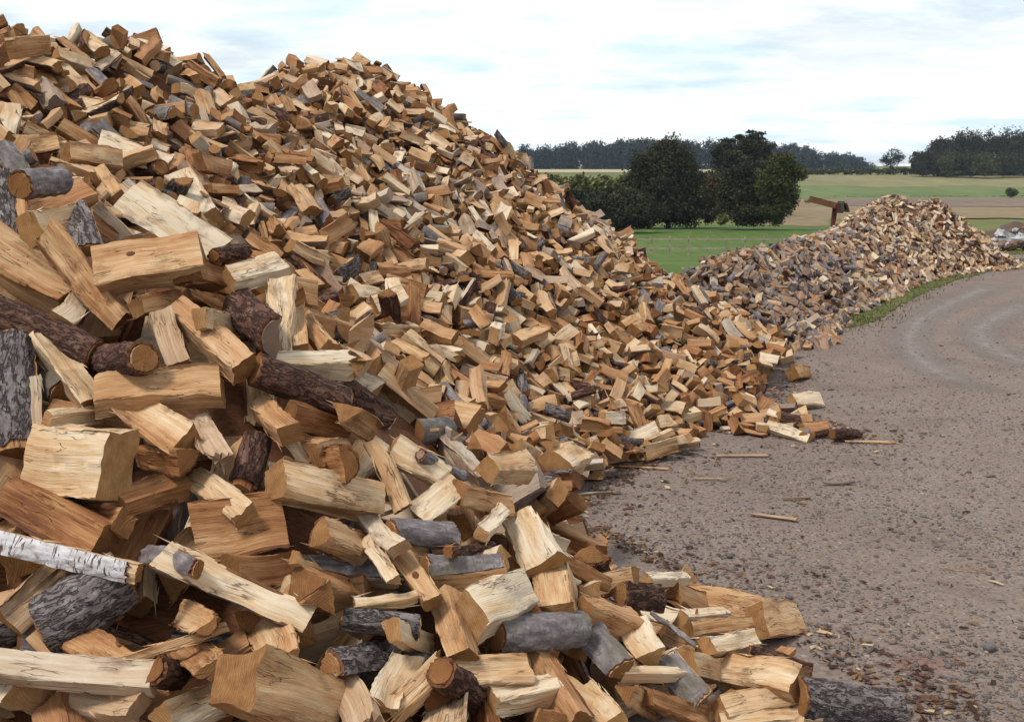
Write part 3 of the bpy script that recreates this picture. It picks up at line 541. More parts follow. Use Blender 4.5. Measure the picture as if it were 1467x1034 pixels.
IND_LABEL = """
pinkish tan triangular piece, rising right, at the bottom by the left photo edge
tan block, rising right, at the bottom under the left crest
pale tan wedge, sloping right, at the bottom under the highest peak
pale tan block, end-on, at the bottom on the right slope
pinkish tan block, rising right, at the bottom right of the left crest
grey-barked half log, sloping right, at the bottom under the right shoulder
weathered grey triangular piece, sloping right, at the bottom under the right shoulder
reddish brown wedge, upright, at the bottom by the left photo edge
dark-barked half log, sloping right, at the bottom under the highest peak
tan triangular piece, level, at the bottom above the gravel bay
cream wedge, level, at the bottom under the central dip
grey-barked wedge, sloping right, at the bottom right of the peak
tan triangular piece, level, on the skyline by the left photo edge
tan block, end-on, at the bottom by the left photo edge
cream wedge, sloping right, at the bottom right of the peak
tan wedge, level, mid-height by the left photo edge
cream triangular piece, end-on, at the bottom under the right shoulder
cream wedge, level, at the bottom under the highest peak
pale tan block, upright, at the bottom under the left crest
reddish brown wedge, sloping right, at the bottom right of the peak
tan half log, upright, at the bottom under the left crest
upper pale tan block, sloping right, at the bottom right of the peak
cream block, level, at the bottom by the left photo edge
tan triangular piece, rising right, at the bottom right of the left crest
reddish brown block, end-on, high up right of the left crest
pinkish tan block, upright, at the bottom under the right shoulder
orange-brown thin slat, level, at the bottom on the right slope
pale tan block, sloping right, low down under the highest peak
pale tan block, sloping right, mid-height under the highest peak
cream block, sloping right, mid-height under the central dip
cream block, sloping right, mid-height under the left crest
weathered grey block, end-on, high up by the left photo edge
grey-barked half log, end-on, at the bottom by the left photo edge
pale tan half log, level, high up by the left photo edge
tan wedge, end-on, at the bottom on the right slope
weathered grey triangular piece, upright, at the bottom right of the left crest
tan block, sloping right, low down right of the peak
grey-barked wedge, sloping right, mid-height by the left photo edge
tan block, end-on, at the bottom on the right slope
cream wedge, sloping right, near the skyline by the left photo edge
tan block, sloping right, high up under the left crest
pale tan block, rising right, mid-height on the right slope
tan block, end-on, at the bottom under the right shoulder
dark brown wedge, level, at the bottom on the right slope
pale tan block, sloping right, low down under the right shoulder
orange-brown block, sloping right, low down right of the left crest
pale tan wedge, rising right, at the bottom under the highest peak
dark-barked wedge, upright, low down right of the peak
tan block, rising right, at the bottom by the left photo edge
orange-brown wedge, upright, low down right of the peak
pale tan wedge, sloping right, at the bottom under the left crest
pale tan block, rising right, high up under the left crest
cream block, upright, high up by the left photo edge
pale tan block, rising right, at the bottom under the highest peak
tan wedge, level, at the bottom under the left crest
orange-brown wedge, sloping right, at the bottom on the right slope
pale tan triangular piece, rising right, low down toward the right foot
pale tan triangular piece, level, mid-height by the left photo edge
dark brown triangular piece, upright, at the bottom by the left photo edge
grey-barked wedge, level, near the skyline by the left photo edge
rough-barked wedge, rising right, at the bottom by the left photo edge
orange-brown block, level, high up under the central dip
tan block, rising right, low down under the highest peak
reddish brown block, rising right, on the skyline under the left crest
cream triangular piece, rising right, at the bottom toward the right foot
pale tan wedge, level, near the skyline by the left photo edge
pale tan wedge, rising right, at the bottom right of the left crest
reddish brown block, end-on, at the bottom under the right shoulder
tan triangular piece, rising right, mid-height under the highest peak
pale tan wedge, level, low down under the highest peak
tan triangular piece, sloping right, at the bottom above the gravel bay
cream triangular piece, sloping right, low down under the right shoulder
pinkish tan block, level, at the bottom toward the right foot
cream block, sloping right, at the bottom toward the right foot
cream half log, rising right, near the skyline under the left crest
pale tan wedge, upright, at the bottom under the central dip
pinkish tan block, end-on, at the bottom under the highest peak
pinkish tan block, level, high up right of the left crest
orange-brown block, upright, at the bottom under the right shoulder
dark-barked branch log, end-on, mid-height under the left crest
cream triangular piece, level, low down toward the right foot
rough-barked wedge, rising right, low down under the highest peak
lower pale tan block, sloping right, at the bottom right of the peak
orange-brown block, sloping right, mid-height right of the left crest
tan wedge, sloping right, on the skyline right of the left crest
pale tan block, level, mid-height under the highest peak
pale tan block, end-on, on the skyline under the left crest
orange-brown wedge, level, low down right of the peak
weathered grey triangular piece, sloping right, low down under the highest peak
grey-barked wedge, end-on, at the bottom right of the peak
dark brown block, sloping right, mid-height right of the peak
orange-brown block, sloping right, mid-height under the central dip
left cream block, level, low down right of the peak
pinkish tan wedge, upright, at the bottom under the left crest
cream block, sloping right, high up under the highest peak
pinkish tan block, sloping right, at the bottom under the central dip
pale tan triangular piece, sloping right, at the bottom right of the peak
lower tan triangular piece, sloping right, at the bottom on the right slope
cream triangular piece, sloping right, at the bottom under the highest peak
pinkish tan wedge, level, at the bottom right of the peak
tan wedge, level, low down right of the peak
rough-barked branch log, level, low down on the right slope
tan wedge, level, at the bottom under the highest peak
cream block, level, low down under the highest peak
pinkish tan triangular piece, level, mid-height toward the right foot
pinkish tan wedge, sloping right, at the bottom right of the peak
pale tan block, upright, near the skyline right of the left crest
tan block, rising right, at the bottom under the highest peak
tan block, sloping right, low down under the highest peak
grey-barked branch log, rising right, at the bottom under the highest peak
right cream block, end-on, low down under the right shoulder
cream block, rising right, at the bottom right of the peak
cream thin slat, level, at the bottom under the central dip
weathered grey triangular piece, end-on, high up right of the peak
tan triangular piece, sloping right, high up under the left crest
tan half log, sloping right, low down under the right shoulder
pale tan triangular piece, level, at the bottom right of the peak
tan wedge, end-on, mid-height under the central dip
tan triangular piece, level, low down toward the right foot
rough-barked half log, rising right, mid-height right of the left crest
cream block, sloping right, high up right of the peak
orange-brown block, level, mid-height under the right shoulder
cream block, end-on, at the bottom on the right slope
pinkish tan half log, rising right, on the skyline under the left crest
pale tan half log, level, low down under the highest peak
dark brown triangular piece, sloping right, high up by the left photo edge
reddish brown block, sloping right, high up right of the left crest
tan half log, sloping right, mid-height under the central dip
reddish brown wedge, sloping right, mid-height under the left crest
tan triangular piece, level, at the tip on the spit of logs
tan half log, end-on, at the bottom right of the peak
pale tan triangular piece, level, near the skyline by the left photo edge
pinkish tan block, sloping right, high up on the right slope
pale tan wedge, sloping right, on the skyline by the left photo edge
weathered grey block, sloping right, near the skyline under the highest peak
cream block, end-on, low down toward the right foot
upper tan triangular piece, sloping right, at the bottom on the right slope
pinkish tan block, level, at the bottom right of the left crest
cream block, end-on, near the skyline right of the left crest
pale tan block, sloping right, high up by the left photo edge
grey-barked wedge, end-on, high up right of the left crest
left cream block, end-on, low down under the right shoulder
tan triangular piece, end-on, high up under the central dip
tan triangular piece, level, high up under the central dip
pale tan thin slat, sloping right, at the bottom under the left crest
tan wedge, upright, at the bottom on the right slope
pinkish tan block, sloping right, mid-height under the right shoulder
pale tan half log, end-on, high up under the left crest
pinkish tan triangular piece, upright, mid-height under the right shoulder
grey-barked wedge, sloping right, mid-height under the highest peak
right cream block, level, low down right of the peak
orange-brown triangular piece, level, low down right of the peak
tan block, sloping right, low down toward the right foot
tan block, level, at the bottom under the right shoulder
cream block, level, at the bottom under the right shoulder
pale tan block, sloping right, high up above the gravel bay
pale tan triangular piece, end-on, mid-height right of the peak
tan triangular piece, sloping right, mid-height right of the peak
pale tan block, level, low down right of the peak
pinkish tan triangular piece, upright, mid-height toward the right foot
pale tan block, sloping right, at the bottom under the right shoulder
dark brown half log, sloping right, low down under the highest peak
pale tan block, upright, at the bottom right of the peak
orange-brown block, end-on, near the skyline under the left crest
orange-brown block, rising right, at the bottom under the highest peak
orange-brown block, level, at the bottom under the central dip
pale tan triangular piece, level, mid-height above the gravel bay
pinkish tan block, level, low down under the right shoulder
cream block, sloping right, on the skyline right of the left crest
cream triangular piece, sloping right, mid-height under the central dip
pale tan wedge, sloping right, near the skyline under the left crest
"""
REST = [
97,-208,752,219,41,28,-3,24,-96,869,180,24,13,-7,85,-162,576,150,-35,32,-4,7,-32,833,128,-31,-28,-28,107,-179,682,181,-22,2,-41,27,14,596,31,-38,6,-20,98,-199,710,207,-12,-48,-1,
45,17,641,38,-6,21,44,60,-73,299,53,-27,-37,17,100,-238,688,220,4,14,-14,102,-113,937,224,13,14,-5,94,-246,792,255,34,-3,8,69,70,340,4,16,-45,-15,87,-151,607,135,-40,-15,-17,
81,-44,314,39,14,-7,23,104,-226,700,218,-41,23,1,13,150,873,46,-13,-15,-45,87,-25,588,53,-36,-28,-19,102,2,832,111,34,24,26,88,-110,738,153,-38,-26,0,86,-220,638,196,-21,4,-9,
97,-115,737,159,12,47,8,117,-235,596,194,38,27,18,87,-70,885,179,-46,2,8,7,140,844,42,-15,-47,10,62,-12,501,53,-22,-19,38,4,121,791,34,-9,8,4,16,30,676,37,-45,14,17,
41,66,707,34,11,24,-34,122,-149,649,157,41,28,2,4,1,715,71,21,28,-8,94,-105,789,163,-18,-44,9,13,57,920,117,1,48,9,100,-208,613,185,19,-14,44,5,45,734,60,-12,26,-26,
122,-5,648,59,30,-23,-31,4,116,738,11,4,5,-48,75,14,346,25,5,-4,-26,5,119,849,52,1,-41,28,72,-7,473,44,4,-30,19,4,-33,751,113,-21,-38,22,31,35,757,61,6,25,-39,
97,-224,626,194,-29,-6,-3,87,-162,761,195,10,47,14,90,-29,706,92,43,5,22,96,-264,619,222,-43,-24,-7,62,31,359,11,34,30,14,27,55,634,19,-11,14,23,104,-178,738,200,-14,-3,-13,
107,-212,651,189,1,-12,48,7,-125,913,220,0,13,-17,33,132,757,16,-39,-4,2,92,-269,725,248,-31,33,20,18,42,672,39,-46,-5,-6,86,-221,665,210,35,33,12,27,-7,845,131,24,-2,44,
4,17,930,146,-10,-36,-33,4,19,722,62,-41,-21,-1,31,160,752,5,3,-50,4,94,-252,676,221,-18,-37,-28,93,-60,566,72,-14,-8,-17,85,-143,813,200,35,-36,3,44,-10,610,55,-43,19,-8,
5,94,696,15,10,-28,-36,24,-126,723,169,41,-12,-18,107,-293,684,245,4,49,5,104,-98,660,114,-7,-43,-24,31,146,732,6,19,12,35,72,-112,383,114,-37,-27,6,27,-54,727,113,-5,-8,-47,
30,5,799,101,-3,-36,30,7,-64,973,212,-10,-16,-45,13,113,804,38,-38,11,-3,86,-254,741,245,-20,-40,21,107,-172,723,184,18,-25,-36,4,200,887,23,21,2,-4,7,-56,853,153,9,-42,-26,
13,-59,930,189,-7,-44,17,24,101,767,30,-9,30,-31,78,-77,289,46,-3,50,1,98,-3,744,92,-20,20,-1,106,-244,656,211,3,-13,28,27,16,635,29,40,5,-8,13,42,839,91,44,-16,-18,
13,93,739,28,40,-29,3,7,30,822,91,-2,-49,10,95,-130,805,185,44,14,-11,84,-15,625,57,-6,-49,4,111,-232,626,198,25,40,15,13,177,917,42,6,-26,35,35,-12,626,62,-7,-49,6,
13,86,903,93,24,-15,-15,27,93,789,41,46,-18,7,121,-77,916,194,-9,-8,-48,103,-173,943,253,29,-10,-24,31,31,702,46,36,-11,-12,4,78,716,28,40,22,18,8,6,647,48,37,-23,-23,
108,-99,589,103,-29,-8,2,120,-14,734,97,-48,-4,-11,27,-11,930,157,14,18,-21,111,-141,628,145,-22,-34,2,65,-32,364,61,-9,23,-6,62,20,441,19,10,-48,9,122,-209,768,229,-23,-43,8,
90,-107,669,128,-45,8,5,4,89,817,57,25,-39,-16,27,30,629,29,38,-33,-3,60,43,337,15,49,10,-4,106,-175,706,187,-45,-20,-9,15,128,739,7,-34,8,34,4,9,777,85,-22,-38,-24,
5,34,806,86,-36,32,-3,4,-167,874,216,21,-7,42,5,-36,741,110,-42,12,11,16,180,732,12,-6,3,-49,97,-88,763,151,-10,-15,46,13,100,849,62,-28,-36,6,98,-99,694,130,-14,-5,-5,
17,-256,609,205,-8,-44,-3,116,-171,725,197,-13,-44,14,81,-14,361,52,20,28,28,107,-273,614,227,45,-7,-2,13,22,786,79,-39,28,12,7,69,792,49,29,-11,-18,22,62,811,67,-22,16,-42,
93,-245,740,251,-27,-34,25,82,-12,305,19,6,-12,48,114,-121,818,183,-12,14,-16,115,-234,553,176,-32,22,32,27,100,832,54,-1,-8,43,14,34,719,54,-26,-37,-14,24,43,732,53,-7,-48,-7,
92,-175,639,165,47,-6,-16,13,189,921,38,-10,-41,19,108,-230,541,173,-31,-7,-7,22,-46,672,97,-20,11,-11,120,-261,722,247,29,-5,-31,7,60,652,5,35,12,10,112,-203,809,238,-2,-45,0,
7,43,622,15,-20,-6,-25,86,-211,637,184,39,-27,-1,65,9,490,42,-3,-29,36,7,-20,814,118,-19,-40,-22,113,-220,733,215,-19,-42,3,108,-186,588,161,-6,-17,46,93,-149,718,175,-24,-7,39,
4,17,671,45,-7,16,-38,82,-141,440,142,10,-10,-35,43,39,586,17,1,24,43,31,35,647,28,20,10,15,54,87,708,20,-10,-12,-23,22,27,715,53,-27,-38,-14,7,100,909,85,-3,-7,-21,
104,-135,724,168,-23,13,-19,0,88,789,46,-8,49,-7,13,13,899,126,-9,-48,9,86,-112,601,112,-14,-46,4,102,-223,808,242,-10,-48,11,117,-123,638,140,7,2,-36,91,-92,604,102,3,-12,-42,
7,-79,963,216,-6,1,-4,114,-137,746,176,-1,-45,20,108,-214,763,224,8,-45,-16,100,-173,808,212,-27,6,-34,109,-239,631,207,45,-17,-13,110,-241,545,188,-46,10,13,
95,-164,709,180,43,5,-15,5,170,772,11,-44,-23,-8,14,53,858,94,13,38,29,45,-107,980,235,-23,-43,-4,114,-71,606,86,-27,4,-18,110,-131,668,142,5,-12,25,61,67,439,5,-17,20,-35,
121,-89,739,137,35,-10,-30,13,-107,913,208,30,-35,-18,73,-25,446,56,-32,6,23,22,-66,869,173,-4,5,4,86,-57,825,138,-43,24,7,45,-135,999,256,23,-44,5,76,-102,431,125,-2,7,36,
13,99,677,8,-4,-10,-18,108,-230,769,236,-22,22,-26,94,-68,616,94,-46,-7,5,7,14,526,4,44,-23,-1,16,15,810,97,-45,7,10,7,-7,681,68,7,-3,27,44,90,678,11,1,-7,12,
13,-127,900,215,-8,13,-22,110,-143,856,204,35,4,10,54,-96,958,220,-1,-44,-16,113,-97,840,175,16,-16,43,101,-182,690,186,5,12,4,0,62,668,32,25,-43,2,98,-165,835,208,4,-30,37,
120,-99,909,204,30,-31,-25,4,10,823,104,-28,-38,-6,0,-25,707,88,8,34,33,111,-122,813,188,-42,26,6,43,84,823,62,-40,-23,6,106,-73,958,210,23,44,-4,42,8,586,29,-13,36,31,
5,43,620,4,-1,-25,43,22,-49,797,130,2,3,49,96,-240,589,193,-35,31,-8,114,-40,665,81,28,1,-35,71,2,440,38,-39,31,0,122,-179,654,173,31,34,20,41,95,785,34,3,49,-11,
54,124,779,25,-11,9,40,7,178,905,34,-45,-1,8,43,131,829,39,24,41,14,92,-59,890,169,49,-3,-8,7,115,749,19,22,23,26,22,24,767,76,38,-28,-12,16,0,737,76,-10,-45,-15,
110,-28,786,116,-25,-42,8,23,13,693,57,-18,43,3,90,-156,714,166,-1,-48,-12,114,-89,564,99,47,11,-13,13,-7,661,59,18,2,-6,61,-35,342,53,6,-30,-35,7,142,885,57,-22,-44,4,
24,70,797,59,-29,-36,11,42,35,794,72,-10,6,46,109,-68,772,135,-4,-16,18,34,8,604,32,-3,43,-23,45,-7,867,136,-25,-30,7,22,53,1020,143,4,-37,25,13,162,994,61,18,-13,42,
110,-33,775,119,-33,37,3,45,-12,1007,189,16,18,-5,7,56,714,33,-19,-1,20,110,-66,640,103,-29,32,-11,41,14,647,40,-4,-28,-37,95,-146,723,179,-12,-26,-36,117,-129,625,134,6,-6,41,
4,168,878,35,-8,13,39,95,-245,765,250,-38,30,1,7,-53,994,211,15,-25,31,22,-79,760,134,-48,10,-1,32,4,579,31,-45,22,-1,31,-93,917,202,49,11,0,51,-54,749,119,-43,-2,3,
107,-28,604,58,27,-1,-20,4,-159,952,252,-15,-45,-15,6,-36,928,178,-37,10,10,70,-20,345,51,-24,-40,-5,91,-164,779,203,-9,-46,-14,5,-26,911,157,-43,18,8,97,-116,754,163,-17,47,-5,
106,-192,799,225,5,-12,-30,61,-32,461,60,-49,-3,8,97,-233,773,244,-9,-49,0,4,24,686,47,20,20,27,108,-53,778,125,-12,13,5,0,-20,845,128,-47,-15,9,5,-153,793,191,8,1,49,
109,-205,706,206,-6,-29,40,88,-169,771,202,-43,8,5,45,-152,943,238,3,-8,-43,90,-108,698,142,-29,41,0,4,230,958,13,6,43,-24,44,136,751,10,-12,48,0,5,-133,1048,265,47,-11,-13,
121,-263,629,222,2,-48,-12,45,126,774,19,35,-31,2,107,-182,905,234,36,-26,-14,104,-201,581,164,-31,37,2,78,-116,340,80,25,1,38,97,-269,609,218,12,-41,20,43,74,914,109,44,-19,-15,
13,-16,681,74,15,-23,-37,18,-23,679,80,3,-4,-48,7,-32,901,151,-8,-22,38,101,-229,644,204,-8,-49,3,43,104,698,8,-6,-5,45,6,43,939,128,-40,4,9,88,-14,708,81,-32,28,25,
111,-211,656,193,-4,-45,20,32,42,688,40,-11,-31,34,15,13,864,115,-5,-48,-10,8,67,884,100,43,-3,22,27,145,825,35,-21,-7,23,60,-122,383,114,-34,-31,-16,96,-247,836,228,38,-27,9,
114,-157,799,199,-28,-39,10,28,68,650,15,0,2,-6,75,3,479,42,-19,17,-14,30,-75,709,115,-22,-42,0,117,-197,552,157,-42,-12,-16,112,-233,736,224,-11,6,-47,120,-246,685,217,44,-9,-18,
92,-67,737,124,26,-4,-42,24,-121,922,220,41,1,-24,33,-68,819,145,11,-15,45,96,-202,700,200,21,44,-13,84,-184,800,212,19,-16,-34,96,-106,739,144,-47,13,10,24,-22,667,70,48,-12,-7,
79,85,368,3,4,-2,-47,90,-181,717,196,27,-33,-4,32,107,686,5,-40,-3,0,87,-177,763,205,-5,25,-9,4,-172,923,237,-11,-47,-11,8,-70,577,83,13,4,-48,4,-10,814,111,23,1,-26,
10,-66,827,150,29,-10,-7,84,-261,638,218,17,7,14,27,83,794,45,-14,26,40,7,5,763,83,9,-48,2,7,146,977,68,44,-5,-22,102,-77,558,88,13,-43,18,94,-34,630,68,12,17,38,
22,73,894,95,4,35,29,56,89,734,24,-10,-48,-1,70,-22,438,56,11,25,1,56,36,942,134,-3,47,14,60,-25,501,63,15,43,19,109,-237,747,234,8,-46,-10,4,-23,871,136,-13,-47,-2,
62,-21,320,44,47,1,-15,66,-154,302,45,-48,-5,-5,43,34,804,79,21,-10,-26,9,40,666,33,26,-41,-10,5,22,589,26,22,-43,-5,45,216,934,24,14,29,37,13,17,740,68,-1,-10,46,
48,198,720,3,49,10,1,100,-190,721,197,-3,-39,14,94,-145,623,135,-8,-24,39,22,-187,870,227,19,-46,-2,31,140,769,16,-22,0,17,88,-171,674,177,-31,10,-31,7,-8,976,176,6,-10,31,
13,183,768,8,42,-11,1,50,-145,705,161,-38,-25,-7,93,-164,915,236,29,-29,-28,44,-120,1016,254,0,-24,44,14,32,958,144,-46,-10,5,4,115,929,79,-1,-11,49,41,161,800,21,35,14,29,
114,-139,830,194,11,25,42,5,-21,794,116,37,-1,-21,121,-123,671,136,16,45,-5,22,193,904,29,30,36,-15,45,132,800,24,-14,26,36,24,163,734,4,-4,0,-38,102,-109,866,186,18,19,39,
97,-129,690,145,-5,-40,24,85,-175,869,213,-25,25,5,107,-136,883,216,5,4,38,13,55,739,41,41,20,2,85,-136,696,157,-37,33,3,40,-40,733,108,35,-20,-10,7,57,839,83,42,-24,8,
111,-124,865,194,44,-19,-9,53,79,801,53,-35,10,10,122,-123,728,164,-44,20,13,15,33,899,111,42,-15,-20,2,25,700,52,-11,-16,15,83,0,321,32,-7,-11,48,56,-31,724,104,3,0,-34,
112,-134,673,149,-2,5,45,101,-273,821,238,-15,9,36,41,-52,917,183,2,11,-3,8,-9,1003,195,-22,9,-44,82,-117,289,40,6,-33,36,53,-15,964,177,7,49,-5,67,-142,275,25,29,-3,11,
3,115,771,23,-12,13,-13,52,-118,877,197,-49,1,7,33,-128,801,179,-9,-31,-38,92,-191,822,224,-28,-13,6,13,-17,918,150,-47,17,-2,43,192,881,21,-5,-22,-44,121,-220,650,201,-11,7,-48,
26,53,809,65,-45,-17,3,15,104,748,19,11,22,-38,42,-144,988,254,-3,-49,-9,31,41,677,33,-11,-49,-5,30,-52,838,140,-36,11,4,108,-153,665,156,14,21,-27,5,136,902,55,-39,9,11,
43,-90,913,193,-20,-41,13,27,69,780,41,-10,-15,-42,42,32,604,23,0,-32,37,45,33,722,49,-9,49,-3,34,-9,725,81,-17,-44,16,30,-4,795,102,-12,-31,24,45,-100,797,164,-5,22,-14,
18,-175,706,181,19,46,8,96,-222,615,188,18,11,-27,31,-9,904,143,-22,15,4,17,-24,666,76,25,-43,1,59,13,657,46,-12,13,15,33,-55,819,143,11,7,46,119,-155,604,154,-45,-17,14,
51,139,873,54,48,-9,8,27,-109,946,225,-8,-8,49,73,-16,330,50,19,-11,-2,72,-82,288,39,12,1,-27,84,-11,574,44,40,-30,5,6,-158,889,221,17,9,-23,7,-92,1012,232,-43,-9,9,
29,156,727,2,0,0,45,51,150,793,23,15,5,-9,54,-169,802,208,46,12,-8,31,79,849,72,-5,-33,33,97,-185,790,219,-8,-9,38,34,174,757,9,-42,3,-12,4,182,1051,54,-21,-4,-9,
122,-83,837,161,-20,-39,5,5,-2,668,61,-1,18,10,24,-50,789,125,44,-1,-16,22,-2,1016,185,5,-41,-9,19,76,845,72,-40,13,-9,115,-161,749,190,-22,9,2,91,-152,741,184,45,1,-13,
112,-203,684,185,18,8,-11,6,149,751,9,32,36,10,110,-103,755,150,-5,48,-3,13,11,943,143,16,-45,-14,16,74,764,40,43,-25,-2,22,-79,784,140,-16,-33,-34,14,23,767,69,9,-38,31,
89,-133,621,133,-20,29,1,75,0,455,52,4,-20,-29,41,37,708,48,10,20,15,16,135,948,62,-8,19,43,10,-85,760,145,-16,11,13,3,49,715,40,-16,44,-7,44,-36,859,138,28,32,2,
87,-202,543,162,39,-30,-2,107,-109,655,127,-32,-34,19,35,31,1001,155,8,-35,25,27,168,829,22,-11,1,-48,43,75,1055,128,26,3,18,40,-39,893,160,48,-3,8,93,-163,642,158,-17,36,20,
105,-98,1005,240,-43,-17,8,102,-240,602,189,-9,-45,-15,97,-82,769,140,7,-48,5,47,-159,926,247,-46,-14,-3,50,124,783,28,2,-29,-35,95,-81,787,150,-17,47,-6,111,-57,769,122,42,6,-9,
39,-109,832,181,-13,0,12,33,-28,956,172,14,-40,18,30,17,690,51,-34,26,-21,41,77,755,37,-24,-9,-10,94,-132,590,125,0,-5,46,117,-153,711,172,3,7,-15,0,17,841,107,26,37,20,
114,-298,676,249,-12,47,0,115,-145,668,154,-2,7,-21,71,-164,388,134,33,-14,16,100,-46,658,88,-43,16,11,7,-96,841,162,-20,9,13,31,106,857,62,31,38,0,4,-54,847,143,26,-11,37,
93,-120,661,134,-45,-13,1,43,61,771,49,6,4,-27,7,121,872,52,-17,-33,29,32,-107,732,148,13,-3,-40,44,56,786,58,-27,-40,-9,1,111,904,76,36,2,-12,5,31,916,118,-5,14,46,
18,62,646,13,-10,-42,24,100,-189,656,171,34,-25,-24,23,34,690,38,-42,24,6,43,-26,854,136,-17,-40,12,31,1,639,44,-24,-17,-41,5,-55,695,100,-28,36,12,13,240,1056,19,-42,16,-18,
114,-253,752,245,-15,9,4,13,35,627,20,-15,-16,35,46,142,811,32,37,18,8,24,219,1000,30,-22,25,-1,78,-55,328,55,-17,41,-11,7,65,830,67,5,4,46,42,20,704,53,35,-34,7,
87,-201,653,180,14,10,-7,6,-26,867,142,-18,-45,-3,24,-56,937,192,-2,-46,10,111,-25,575,52,18,41,20,42,115,722,6,33,-25,-20,42,108,791,34,30,-31,-25,94,-124,910,212,41,-23,-16,
15,-58,804,135,-31,17,-30,90,-188,928,238,-16,46,7,94,-129,721,158,10,-2,-28,46,-91,789,161,26,-42,10,6,-54,482,56,38,-29,-4,116,-170,721,192,45,-18,-11,44,-68,477,60,-38,-2,24,
38,82,868,81,48,-8,1,5,256,1034,11,22,-45,-2,8,-112,905,200,-18,-42,-15,57,-88,676,109,30,-10,28,112,-240,637,204,5,22,-45,39,-82,868,171,1,-19,41,27,-49,858,142,19,-15,38,
42,8,853,114,12,-7,42,109,-128,869,200,6,-2,39,39,28,764,66,30,11,-10,119,-223,709,208,14,2,31,107,-107,675,128,22,6,-10,31,-19,958,171,9,42,23,44,-36,987,195,-44,12,-6,
22,111,879,63,12,-19,14,106,-189,818,219,-3,-10,-4,56,-86,883,178,-37,-31,-10,5,7,1038,181,-45,-18,6,109,-166,739,191,-13,11,-15,89,-191,593,164,3,49,-12,44,-25,752,106,-20,30,-9,
41,38,790,67,-5,9,45,7,-160,935,246,9,7,-28,66,-38,333,47,-10,9,-45,110,-254,738,237,49,0,-12,15,-128,963,235,-26,-23,-36,4,-55,953,198,-3,-1,35,53,-149,872,211,-5,0,10,
56,0,940,150,-28,-38,-16,31,46,739,53,-6,-49,-8,45,169,969,51,34,-32,-11,33,-43,799,126,7,48,11,31,35,773,64,46,-18,-9,3,-14,782,109,-6,13,-32,59,17,803,84,29,16,-27,
30,-65,914,183,-20,-43,7,122,-271,686,242,-18,-44,-10,44,79,877,82,-38,21,-1,0,-168,906,230,8,33,28,7,-21,884,138,34,-6,-27,14,165,861,32,-7,-19,-41,8,-24,741,100,4,-41,-16,
86,-45,635,87,-14,9,-18,20,57,692,31,36,7,-25,37,2,885,132,-2,19,9,30,120,761,14,-17,29,30,52,-106,908,196,42,-6,-20,114,-84,643,100,11,17,2,16,87,864,77,22,44,3,
86,-183,531,149,-49,-1,4,42,-110,887,191,7,-43,-21,13,-141,849,199,-10,47,-11,13,-164,993,259,44,-7,-10,18,152,935,54,14,7,46,9,38,874,108,-47,-10,0,25,74,850,79,-16,12,-4,
10,56,770,53,-44,-20,2,32,135,744,5,29,-39,8,120,-107,1024,250,11,-47,-4,8,104,883,71,3,-24,32,16,160,881,43,-42,-24,13,47,155,742,3,3,-1,-26,53,53,727,38,-5,5,0,
35,175,747,9,9,4,-9,5,9,705,57,-21,-44,3,109,-57,620,85,16,29,35,18,48,824,69,10,48,0,32,28,867,108,-24,-43,-9,0,-158,880,215,47,-7,-13,35,-108,826,179,14,32,21,
13,97,957,93,-26,20,7,72,-75,341,76,-35,0,7,53,25,860,105,-43,24,6,45,-4,849,119,48,-4,-15,92,-135,813,186,-5,-38,11,53,55,760,48,-7,-19,43,18,46,927,118,-14,47,-11,
36,181,815,13,35,-12,24,36,-78,933,200,-12,-44,-19,100,-125,628,128,-1,-41,-29,53,16,922,131,17,13,-45,54,-74,797,139,-44,15,19,29,79,916,108,9,-43,4,12,59,653,21,-19,0,8,
45,202,990,36,-20,20,-40,36,-7,842,116,-16,-39,-8,36,1,703,61,45,-15,-12,88,-167,683,166,45,-6,-21,14,118,895,62,-37,1,-8,22,67,890,94,-19,25,6,74,89,337,5,-6,-4,29,
1,68,662,4,2,8,47,117,-137,919,228,33,32,18,15,-95,736,134,-10,-31,25,108,-110,837,177,-36,14,5,24,178,845,22,35,33,-4,42,25,810,85,36,-32,12,34,-172,929,244,-1,22,34,
123,-185,568,157,11,-11,47,52,-63,870,166,42,-15,-20,24,87,909,83,6,-21,40,41,100,877,70,21,-26,-17,13,182,934,43,12,-44,21,0,60,1010,133,-42,6,12,42,20,831,100,3,-19,-33,
6,49,911,112,-22,14,-17,53,-154,805,192,-9,47,-13,102,-40,565,59,-20,14,1,16,121,1072,90,35,10,-30,46,20,870,113,9,29,-34,85,-113,631,121,-29,3,2,28,-39,728,103,7,-12,-27,
0,-77,990,222,-17,6,14,29,-120,803,174,35,-14,-10,4,-42,809,124,-30,-33,-7,64,-68,486,80,36,-18,0,0,-36,975,190,-1,-23,41,11,-124,1011,251,-24,27,-33,57,120,727,3,-2,-2,42,
26,-43,709,99,-4,28,-40,43,47,763,58,0,8,49,55,25,668,38,-10,8,13,68,-127,327,74,-13,-9,43,114,-123,725,153,26,15,32,13,96,746,19,-29,35,-17,4,205,905,24,-17,1,-23,
1,-139,883,209,-8,-48,-10,120,-237,697,218,3,46,18,97,-190,631,171,41,-7,-15,93,-151,820,202,-15,8,-33,29,111,783,27,16,-16,-22,42,-77,1052,238,42,-4,-26,2,17,1023,174,30,-1,36,
3,49,779,63,-38,-28,17,116,-142,649,148,3,-37,34,23,53,677,26,35,-8,-15,23,66,920,110,1,-12,40,8,55,881,101,-3,-19,44,43,167,818,21,-9,48,-5,5,-1,985,174,-14,-22,35,
31,187,874,19,-30,3,-37,47,104,710,9,-11,-21,-27,53,150,827,29,20,-41,-19,28,-81,667,109,30,-5,35,44,-77,1017,230,-4,5,-18,64,-111,435,129,-6,40,27,22,-100,686,126,-6,-45,-22,
